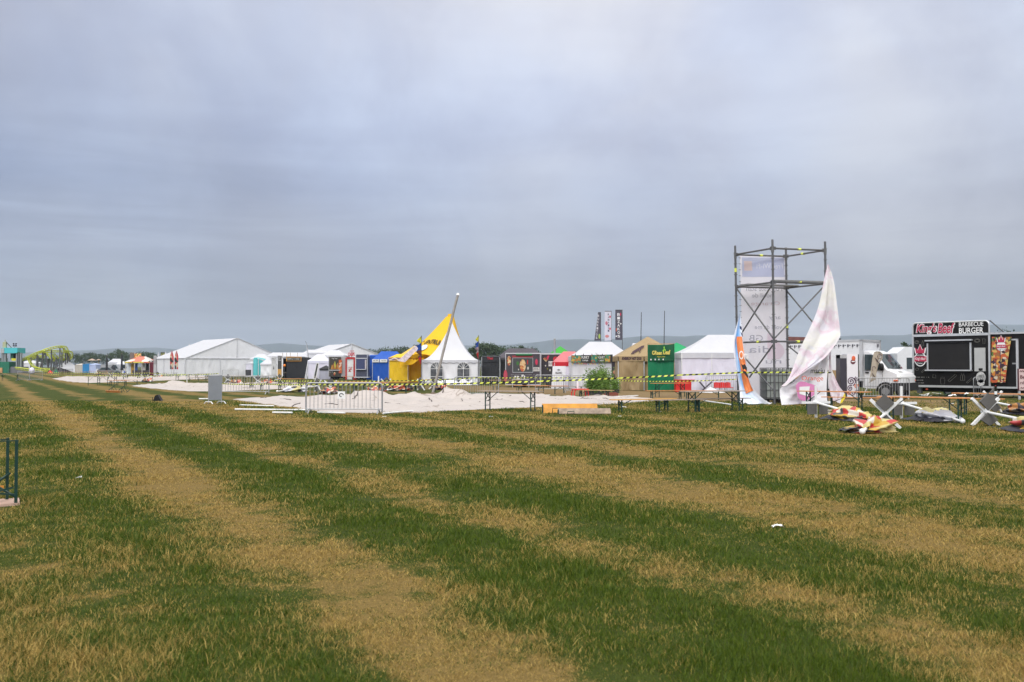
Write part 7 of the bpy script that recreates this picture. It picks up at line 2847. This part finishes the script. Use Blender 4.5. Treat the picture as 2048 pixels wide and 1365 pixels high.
# ------------------------------------------------------------ fallen parasols
CANO = printed('fallen_canopy_print', [(.46, .36, .12), (.50, .42, .17), (.42, .03, .025), (.48, .38, .13), (.55, .50, .44), (.46, .28, .03), (.42, .03, .025), (.05, .05, .055), (.44, .34, .12)], 3.2, dist=.3)
CANW = printed('white_black_canopy', [(.56, .56, .60), (.52, .52, .56), (.50, .44, .20), (.56, .56, .60), (.04, .04, .05)], 1.6, dist=.4)
CANR = printed('red_orange_canopy', [(.46, .10, .04), (.05, .04, .05), (.45, .04, .03), (.55, .46, .34), (.04, .03, .04), (.50, .22, .06)], 3.6, dist=.3)
DARKU = cloth('canopy_underside', (.03, .03, .04), .03, .4)


def make_parasol(cross, can_m, lab, seed, fat=.30, arm=.55, plen=2.9):
    """lying on its side: base cross in the y,z plane at x=0, pole along +x"""
    t = thing('fallen_parasol', lab, 'parasol', (0, 0, 0), 0, 'large parasols blown over on the grass')
    ch = arm * (.72 if cross == 'x' else .92)
    for k in range(4):
        an = (pi / 4 if cross == 'x' else 0) + k * pi / 2
        d = Vector((.0, cos(an), sin(an))) * arm
        p = Vector((0, 0, ch))
        MB().beam(p + d * .06, p + d, .075, .05, (1, 0, 0)).build('base_arm', WHITEP, t)
    MB().cyl((.0, 0, ch), .07, .16, 'x', 12).build('hub', WHITEP, t)
    rp = random.Random(seed)
    for k in range(2):
        an = (pi / 2 if cross == 'x' else pi * 1.25) + (k * pi if cross == 'x' else k * pi / 2)
        s_ = arm * .62
        c = Vector((.06 + .03 * k, cos(an) * arm * .55, max(.18, ch + sin(an) * arm * .55)))
        r1, r2 = Vector((0, cos(an + pi / 4), sin(an + pi / 4))), Vector((0, -sin(an + pi / 4), cos(an + pi / 4)))
        pts = [c + r1 * s_ * .5 * i + r2 * s_ * .5 * j for i, j in ((-1, -1), (1, -1), (1, 1), (-1, 1))]
        pts2 = [p + Vector((.05, 0, 0)) for p in pts]
        for q_ in pts + pts2:
            q_.z = max(q_.z, .01)
        w_ = MB()
        w_.addm(pts + pts2, [(0, 3, 2, 1), (4, 5, 6, 7), (0, 1, 5, 4), (1, 2, 6, 5), (2, 3, 7, 6), (3, 0, 4, 7)])
        w_.build('base_weight', mat('dark_slab', (.10, .095, .09), .8, .2), t)
    tip = Vector((plen, 0, .09))
    a = Vector((0, 0, ch))
    MB().tube(a, tip, .038, 10).build('pole', WHITEP, t)
    b = MB()
    n1, n2 = 56, 34

    def fn(u, v):
        s_ = v
        p = a.lerp(tip, .34 + .55 * s_)
        rad = fat * (.18 + .95 * sin(pi * min(1, .10 + s_ * .86)) ** .7)
        an = 2 * pi * u
        cr = 1 + .42 * (1 - 2 * abs(sin(an * 3.5 + 2.2 * s_ + seed))) * (.3 + .7 * s_) + .32 * fbm(cos(an) * 1.7 + seed, s_ * 3.6, sin(an) * 1.7, 2)
        y = rad * 1.55 * cos(an) * cr
        z = p.z * .5 + rad * .8 * sin(an) * cr + .02 * fbm(u * 7, s_ * 7, seed)
        z = max(z, .015 + .02 * abs(sin(u * 20)))
        return Vector((p.x + .14 * fbm(u * 4, v * 3, seed + 2), y + .16 * fbm(s_ * 2, seed, 0), z))
    b.grid(fn, n1, n2)
    b.build('canopy', can_m, t, smooth=True)
    f = MB()
    f.grid(lambda u, v: Vector((plen * (.36 + .56 * u) + .06 * fbm(u * 5, v * 3, seed), -fat * .8 - .42 * v + .14 * fbm(u * 4, v * 2, seed + 7), .03 + .12 * (1 - v) + .08 * abs(fbm(u * 6, v * 4, seed)))), 16, 6)
    f.build('canopy_flap', DARKU, t, smooth=True)
    MB().ell(tip + Vector((.09, 0, 0)), .075, .075, .075, 14, 9).build('finial', WHITEP, t, smooth=True)
    return t


PK = {}


def parasol(cross, tone, bpx, bpy_, tpx, tpy, lab, flip=False):
    a, b = G(bpx, bpy_), G(tpx, tpy)
    d = b - a
    rz = atan2(d.y, d.x)
    key = (cross, tone)
    if key not in PK:
        PK[key] = make_parasol(cross, {'y': CANO, 'w': CANW, 'r': CANR}[tone], lab, len(PK) * 2.3 + 1)
        o = PK[key]
        o.location = a
        o.rotation_euler = (0, 0, rz)
    else:
        o = dup(PK[key], a, rz, lab)
    if flip:
        o.scale = (1, -1, 1)
    return o


parasol('+', 'y', 1632, 836, 1752, 846, 'fallen parasol with upright cross base, yellow and red canopy, leftmost in the right foreground')
parasol('x', 'y', 1771, 857, 1702, 877, 'fallen parasol with X base and white ball tip nearest the camera')
parasol('+', 'w', 1803, 838, 1958, 852, 'fallen parasol with black and white canopy under the middle table')
PB = parasol('x', 'y', 1971, 852, 2085, 866, 'fallen parasol with X base below the bottle table at right')
PB.scale = (1.8, 1, 1)
parasol('x', 'r', 1986, 826, 2075, 832, 'fallen parasol half hidden behind the bottle table at right')
parasol('x', 'w', 636, 784, 587, 785, 'fallen white parasol lying left behind the nearest barrier')
parasol('x', 'r', 661, 786, 652, 793, 'fallen orange parasol with X base seen through the nearest barrier')
parasol('+', 'r', 757, 785, 741, 790, 'fallen parasol with ball tip at the right post of the nearest barrier')
parasol('x', 'r', 772, 780, 812, 782, 'fallen red and white parasol under the table before the yellow tent')
parasol('x', 'r', 842, 781, 800, 782, 'fallen parasol by the grey bench left of the leaning pole')
parasol('x', 'r', 868, 779, 930, 784, 'fallen red parasol with black canopy right of the leaning pole')
parasol('x', 'r', 455, 768, 490, 769, 'fallen pink red parasol seen through the joined barrier')
parasol('x', 'r', 515, 771, 545, 772, 'fallen orange black parasol left of the burger stall table')
parasol('x', 'r', 560, 766, 520, 767, 'fallen orange parasol in front of the wooden menu post')
parasol('x', 'r', 289, 764, 320, 766, 'fallen red and blue parasol with white X base below the kiosk')
parasol('x', 'w', 222, 757, 205, 758, 'fallen white parasol with X base left of the kiosk')
parasol('x', 'w', 252, 757, 238, 757, 'fallen white parasol with X base below the kiosk left corner')
parasol('x', 'r', 315, 757, 330, 758, 'fallen red parasol below the marquee left corner')
q = G(374, 768)
o_ = MB().tube((0, 0, 0), (-.02, 0, 1.25), .04, 8).box(-.9, .9, -.25, .25, .5, .56) if False else MB().tube((0, 0, 0), (-.03, 0, 1.2), .04, 8)
tag(o_.build('white_post', WHITEP, loc=q), 'short white post before the marquee with a red scrap at its foot', 'post')
q = G(436, 764)
tag(MB().tube((0, 0, 0), (.02, 0, 1.0), .04, 8).build('white_post', WHITEP, loc=q), 'short white post behind the sheeted barrier', 'post')


# ------------------------------------------------------------ fallen canvas sheets
def canvas(outline, lab, seed, hump, humps=()):
    pts = [G(*p) for p in outline]
    c = sum(pts, Vector()) / len(pts)
    # dense closed outline, ragged
    dense = []
    n = len(pts)
    for i in range(n):
        p0, p1, p2, p3 = pts[i - 1], pts[i], pts[(i + 1) % n], pts[(i + 2) % n]
        L = (p2 - p1).length
        m = max(4, int(L / .45))
        for k in range(m):
            u = k / m
            q = .5 * ((2 * p1) + (p2 - p0) * u + (2 * p0 - 5 * p1 + 4 * p2 - p3) * u * u + (3 * p1 - p0 - 3 * p2 + p3) * u ** 3)
            dense.append(q)
    N = len(dense)
    for i in range(N):
        q = dense[i] - c
        q *= 1 + .07 * fbm(dense[i].x * .8, dense[i].y * .8, seed)
        dense[i] = q
    b = MB()
    R = 44
    hs = [(G(px, py) - c, r, h_) for px, py, r, h_ in humps]

    def fn(u, v):
        i = int(round(u * N)) % N
        q = dense[i] * v
        wx, wy = q.x + c.x, q.y + c.y
        edge = min(1, (1 - v) * 6)
        rdg = max(0.0, 1 - 2.6 * abs(fbm(wx * .34 + .15 * wy, wy * .30, seed, 1))) ** 1.5
        rd2 = max(0.0, 1 - 3.2 * abs(fbm(wx * .8 - wy * .5, wy * .7 + wx * .4, seed + 3, 1))) ** 1.5
        z = .02 + edge * hump * (.30 + 1.0 * rdg + 1.0 * rd2) if v < 1 else .006
        for hc, r, h_ in hs:
            dd = ((q.x - hc.x) ** 2 + ((q.y - hc.y) * .8) ** 2) / (r * r)
            z += .8 * h_ * exp(-dd * 2.2) * (.75 + .45 * rdg + .2 * rd2)
        return Vector((q.x, q.y, max(.006, z)))
    b.grid(fn, N, R)
    o = b.build('fallen_canvas', TARPC, smooth=True, loc=(c.x, c.y, 0))
    return tag(o, lab, 'canvas', 'collapsed tent canvases on the grass')


canvas(CANVAS[0], 'largest dirty white canvas sheet lying around the leaning pole', 2.0, .11,
       [(725, 803, .8, .42), (752, 803, .8, .40), (832, 803, .9, .46), (890, 802, .9, .34), (925, 802, 1.0, .36), (560, 801, .6, .2), (660, 801, .9, .22)])
canvas(CANVAS[1],
       'second canvas sheet lying before the largest marquee', 5.0, .14, [(341, 774.5, .8, .35), (356, 774, .8, .3)])
canvas(CANVAS[2], 'farthest canvas sheet, at far left behind the table rows', 8.0, .16)


# ------------------------------------------------------------ small things
def litter_pipe(a, b, lab, r=.03, z=.05):
    p, q = G(*a), G(*b)
    o = MB().tube(Vector((0, 0, z)), Vector((q.x - p.x, q.y - p.y, z)), r, 8).build('white_pipe', WHITEP, loc=(p.x, p.y, 0))
    tag(o, lab, 'pipe', 'white tent pipes on the grass')


litter_pipe((398, 800), (418, 800), 'short white pipe left of the sheeted barrier')
litter_pipe((470, 821.5), (616, 823), 'long white pipe lying left of the nearest barrier')
litter_pipe((545, 828), (585, 828.5), 'short white pipe in front of the long pipe')
litter_pipe((635, 827.5), (690, 829), 'white pipe under the nearest barrier')
litter_pipe((766, 830), (826, 825), 'white pipe by the nearest barrier right foot')
litter_pipe((480, 813), (548, 814.5), 'white pipe between the two joined barriers and canvas')
litter_pipe((1222, 796), (1276, 793.5), 'white pipe behind the yellow bench')
litter_pipe((1408, 804), (1462, 812), 'white pipe under the weathered grey table')
litter_pipe((1060, 793), (1100, 792), 'pale green pipe behind the grey table', .02)


def plastic_table():
    q = G(1160, 798)
    t = thing('plastic_table', 'low red plastic table in front of the bamboo', 'table', q, .15)
    MB().box(-.40, .40, -.38, .38, .47, .52).build('table_top', RED, t)
    for x in (-.37, .37):
        for y in (-.34, .34):
            lg = MB()
            lg.path([(x * .86, y * .9, .47), (x, y, .33), (x * 1.02, y, 0)], .035, 6, .028)
            lg.build('leg', RED, t)
    return q


q = plastic_table()
bt = MB()
bt.path([(0, 0, .52), (0, 0, .72), (0, 0, .80), (0, 0, .83)], .055, 10)
bt.path([(0, 0, .80), (0, 0, .86), (0, 0, .97)], .05, 10, .02)
o_ = bt.build('white_bottle', mat('milky_plastic', (.66, .66, .68), .35), loc=(q.x - .12, q.y, 0))
tag(o_, 'white plastic bottle standing on the red table', 'bottle')
# dark bundle on bench
o_ = MB().ell((0, 0, .56), .18, .14, .09, 10, 7).build('dark_bundle', BLKCL, loc=G(1049, 786))
tag(o_, 'small dark bundle lying on the bench before pizza trailer', 'bundle')
# wine bottle and scraps on right table
zt_ = .77
qq = P(1963, 790, 30.6)
b_ = MB()
b_.path([(0, 0, zt_), (0, 0, zt_ + .2), (0, 0, zt_ + .24), (0, 0, zt_ + .31)], .038, 10)
o_ = b_.build('wine_bottle', mat('dark_green_glass', (.01, .015, .01), .1), loc=(qq.x, 29.7, 0))
tag(o_, 'dark wine bottle with white label standing on the table', 'bottle')
MB().cyl((0, 0, zt_ + .10), .040, .10, 'z', 12).build('bottle_label', INKW, o_)
MB().cyl((0, 0, zt_ + .31), .016, .05, 'z', 8).build('bottle_cap', REDP, o_)


def scrap(loc, s_, lab, m_=INKW, seed=1):
    b = MB()
    b.grid(lambda u, v: Vector(((u - .5) * s_, (v - .5) * s_ * .7, .01 + s_ * .28 * abs(fbm(u * 3, v * 3, seed)) + s_ * .12 * sin(pi * u))), 7, 6)
    o = b.build('paper_scrap', m_, loc=loc)
    tag(o, lab, 'litter')


scrap(G(1555, 1056), .12, 'white crumpled paper on the grass in the right foreground', seed=2)
scrap(G(160, 958), .10, 'pale scrap on the grass at left near the upturned table', seed=3)
scrap(G(1713, 826), .08, 'tiny white scrap below the orange table by the draped banner', seed=5)
p_ = P(1905, 799, 29)
scrap((p_.x, 29.0, .775), .22, 'white napkin lying on the middle orange table', seed=6)
p_ = P(1935, 787, 31)
scrap((p_.x, 31.0, .775), .18, 'white paper on the left end of the bottle table', seed=7)
scrap(G(1248, 816), .18, 'white scrap between canvas end and yellow bench', seed=8)

# red counter, red seats by white tent
q = G(1352, 784)
t = thing('red_counter', 'bright red box counter between green screen and white tent', 'counter', q)
MB().box(0, 1.02, 0, .7, 0, .78).build('body', RED, t)
MB().box(-.05, 1.25, -.05, .75, .785, .81).build('top', RED, t)
for k in range(3):
    q = G(1434 + k * 11, 785)
    t = thing('plastic_chair', ['leftmost red chair behind the dark barrier', 'middle red chair behind the dark barrier', 'rightmost red chair behind the dark barrier'][k], 'seat', q, .1 * k, 'red chairs behind the dark barrier')
    MB().grid(lambda u, v: Vector((-.2 + .4 * u, .12 * sin(pi * u) + .03 * v, .32 + .34 * v - .05 * abs(u - .5))), 8, 4).build('backrest', RED, t, smooth=True)
    MB().box(-.2, .2, -.4, .1, .29, .33).build('seat_pan', RED, t)
    for x in (-.17, .17):
        for y in (-.36, .06):
            MB().tube((x, y, 0), (x, y, .29), .015, 6).build('leg', STEEL, t)
# white heap beside
hb = MB()
hb.grid(lambda u, v: Vector(((u - .5) * 1.5, (v - .5) * 1.0, .01 + .36 * max(0, 1 - abs(u - .45) * 2.4) * sin(pi * v) + .08 * abs(fbm(u * 5, v * 5, 2)))), 16, 12)
tag(hb.build('cloth_heap', WHITEC2, smooth=True, loc=G(1424, 786)), 'white cloth heap at the foot of the white tent wall', 'heap')
tag(MB().box(-.4, .4, -.15, .15, 0, .16).box(-.3, .3, -.1, .1, .16, .2).build('broken_crate', mat('red_brown_crate', (.18, .05, .03)), loc=G(1222, 792)), 'low red brown crate on the bare ground by the bamboo', 'crate')


# bamboo in tubs
def bamboo(px, py, hpx, wpx, n, lab, seed):
    q = G(px, py)
    s_ = q.y / F
    H_, R_ = hpx * s_, wpx * s_ / 2
    rnd = random.Random(seed)
    t = thing('bamboo_plant', lab, 'plant', q)
    st = MB()
    lf = MB()
    for i in range(n):
        a = rnd.random() * 2 * pi
        r = R_ * .7 * sqrt(rnd.random())
        x0, y0 = cos(a) * r * .8, sin(a) * r * .6
        hh = H_ * (.5 + .5 * rnd.random()) * (1.0 if i % 4 else 1.08)
        tip = Vector((x0 * 1.5 + rnd.gauss(0, .12), y0 + rnd.gauss(0, .12), hh))
        mid = Vector((x0 * 1.15, y0, hh * .55))
        st.path([(x0, y0, .0), mid, tip], .010, 4, .004)
        for k in range(95):
            u = .12 + .88 * rnd.random()
            p = Vector((x0, y0, 0)).lerp(mid, min(1, u / .55)) if u < .55 else mid.lerp(tip, (u - .55) / .45)
            p += Vector((rnd.gauss(0, .10), rnd.gauss(0, .10), rnd.gauss(0, .06)))
            p.z = max(p.z, .05)
            d = Vector((rnd.gauss(0, 1), rnd.gauss(0, 1), rnd.gauss(-.25, .5))).normalized() * (.09 + .10 * rnd.random())
            w_ = d.cross(Vector((rnd.gauss(0, 1), rnd.gauss(0, 1), rnd.gauss(0, 1)))).normalized() * .022
            lf.face([p, p + d * .5 + w_, p + d, p + d * .5 - w_])
    st.build('canes', mat('cane_green', (.10, .14, .03), .6), t)
    lf.build('leaves', leaf_mat('bamboo_leaves', (.07, .16, .015), (.20, .32, .05)), t)
    MB().box(-R_ * .8, R_ * .8, -.25, .25, 0, .22).build('planter', mat('dark_planter', (.03, .03, .03)), t)


bamboo(1186, 790, 52, 42, 34, 'large bushy bamboo clump at left in front of the white popup', 3)
bamboo(1212, 788, 50, 26, 22, 'upright bamboo clump right of the large bushy one', 5)
bamboo(1231, 786, 32, 16, 14, 'small bamboo clump in front of the dark meat poster', 7)
bamboo(1200, 780, 72, 22, 10, 'tall sparse bamboo stems behind the clumps', 9)


# litter and odds along the stall fronts, each its own thing
rl = random.Random(31)
LAB = ['small crumpled pale scrap on the grass']
for i in range(26):
    px, py = rl.choice([(rl.uniform(300, 1350), rl.uniform(790, 835)), (rl.uniform(1350, 2000), rl.uniform(800, 870)), (rl.uniform(200, 900), rl.uniform(755, 790))])
    b = MB()
    s_ = rl.uniform(.07, .16)
    b.grid(lambda u, v: Vector(((u - .5) * s_, (v - .5) * s_ * .7, .012 + s_ * .35 * abs(fbm(u * 3, v * 3, i)))), 4, 4)
    o = b.build('litter_scrap', rl.choice([INKW, INKW, mat('dull_paper', (.45, .42, .36)), mat('dull_black', (.05, .05, .05))]), loc=G(px, py))
    tag(o, 'small crumpled scrap of litter lying on the showground grass', 'litter', 'scraps of litter scattered on the grass')


# ------------------------------------------------------------ clutter of the far left rows
def far_car(px, Y, m_, lab, L=4.2, H_=1.45, van=False):
    q = GX(px, Y)
    t = thing('parked_van' if van else 'parked_car', lab, 'van' if van else 'car', q, .05)
    if van:
        pr = [(0, .35), (L, .35), (L, 1.0), (L - .5, 1.2), (L - 1.2, H_), (0, H_)]
        gl = [(L - 1.9, 1.15), (L - .75, 1.15), (L - 1.3, H_ - .12), (L - 1.9, H_ - .12)]
    else:
        pr = [(0, .32), (L, .32), (L, .75), (L - .9, .88), (L - 1.6, H_), (1.0, H_), (.25, .92), (0, .85)]
        gl = [(.6, .90), (L - 1.1, .90), (L - 1.65, H_ - .08), (1.05, H_ - .08)]
    MB().prism(pr, 0, 1.7).build('body', m_, t)
    MB().prism(gl, -.02, -.002).build('window', GLASS, t)
    for x in (.75, L - .8):
        wheel(t, (x, .1, .31), .31)


far_car(194, 214, mat('grey_car_paint', (.16, .17, .18), .35), 'grey parked car right of the pale blue tent at far left')
far_car(201, 222, mat('silver_van_paint', (.30, .31, .33), .35), 'silver parked van behind the grey car at far left', 4.8, 2.1, True)
far_car(222, 226, mat('dull_white_van', (.50, .50, .52), .4), 'dull white parked van between the two black parasols', 4.6, 2.2, True)


def far_heap(px, py, w_, h_, m_, name, lab, cat, sharp=False, seed=1):
    q = G(px, py)
    b = MB()

    def fn(u, v):
        k = (1 - abs(u - .5) * 2) if sharp else sin(pi * u) ** .7
        return Vector(((u - .5) * w_ + .1 * fbm(u * 3, v * 3, seed), (v - .5) * w_ * .6, .01 + h_ * max(0, k) * sin(pi * v) ** .6 * (1 + .4 * fbm(u * 4, v * 4, seed))))
    b.grid(fn, 14, 10)
    tag(b.build(name, m_, loc=q), lab, cat)


far_heap(226, 748, 2.0, 2.2, BLKCL, 'black_canopy_heap', 'black folded canopy standing like a peak left of the kiosk', 'canopy', True, 2)
far_heap(259, 748, 2.6, .75, BLKCL, 'dark_cloth_heap', 'low dark cloth heap in front of the kiosk', 'heap', False, 4)
far_heap(289, 748, 1.4, .95, BLKCL, 'dark_cloth_heap', 'dark hump in front of the kiosk right corner', 'heap', False, 6)
far_heap(250, 747.5, .7, .6, mat('bright_blue_bag', (.02, .09, .45)), 'blue_bag', 'small bright blue bag in front of the kiosk left post', 'bag', False, 8)
far_heap(243, 747.5, 1.2, .9, WHITEC2, 'white_cloth_heap', 'white cloth heap beside the blue bag at the kiosk', 'heap', False, 9)
far_heap(195, 747.5, 1.3, 1.1, WHITEC2, 'white_cloth_heap', 'white crumpled heap in front of the grey parked car', 'heap', True, 11)
far_heap(210, 747.5, 3.6, .5, mat('salmon_tarp', (.42, .20, .13), .7), 'salmon_tarp', 'long low salmon coloured cover left of the black canopy peak', 'cover', False, 12)
far_heap(112, 747, 1.0, .9, mat('far_green_box', (.02, .14, .07)), 'green_cover', 'small green cover under the coaster columns', 'cover', False, 14)
far_heap(101, 747, 1.2, .6, RED, 'red_cover', 'small red cover under the coaster columns', 'cover', False, 15)
for i, (px, py, lab) in enumerate([(338, 750, 'black loudspeaker left of the food printed flags'), (363.5, 752, 'black loudspeaker right of the food printed flags')]):
    q = G(px, py)
    t = thing('loudspeaker', lab, 'loudspeaker', q)
    MB().box(-.25, .25, -.2, .2, .9, 1.9).build('cabinet', BLACK, t)
    MB().disc((0, -.21, 1.25), .18, 'y', 12).build('cone', mat('cone_grey', (.05, .05, .05)), t)
    MB().tube((0, 0, 0), (0, 0, .9), .04, 6).build('stand', DSTEEL, t)

# thin dark tubes on the largest canvas, standing in for its fold shadows
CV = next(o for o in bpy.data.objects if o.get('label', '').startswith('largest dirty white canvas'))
rs_ = random.Random(77)
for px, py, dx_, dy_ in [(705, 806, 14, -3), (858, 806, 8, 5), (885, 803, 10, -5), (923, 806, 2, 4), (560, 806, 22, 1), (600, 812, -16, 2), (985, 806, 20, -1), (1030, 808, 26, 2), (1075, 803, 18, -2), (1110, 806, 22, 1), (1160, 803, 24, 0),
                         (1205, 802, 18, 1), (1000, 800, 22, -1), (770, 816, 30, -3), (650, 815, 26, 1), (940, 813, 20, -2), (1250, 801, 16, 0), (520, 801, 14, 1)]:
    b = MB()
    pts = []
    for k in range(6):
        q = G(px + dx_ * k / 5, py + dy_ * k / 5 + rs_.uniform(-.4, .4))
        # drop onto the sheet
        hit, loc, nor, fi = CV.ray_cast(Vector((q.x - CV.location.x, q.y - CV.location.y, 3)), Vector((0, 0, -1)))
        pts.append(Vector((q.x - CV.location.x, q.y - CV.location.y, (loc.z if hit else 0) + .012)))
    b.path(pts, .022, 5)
    b.build('fold_shadow', mat('dark_fold_shadow', (.07, .055, .05), .8), CV)
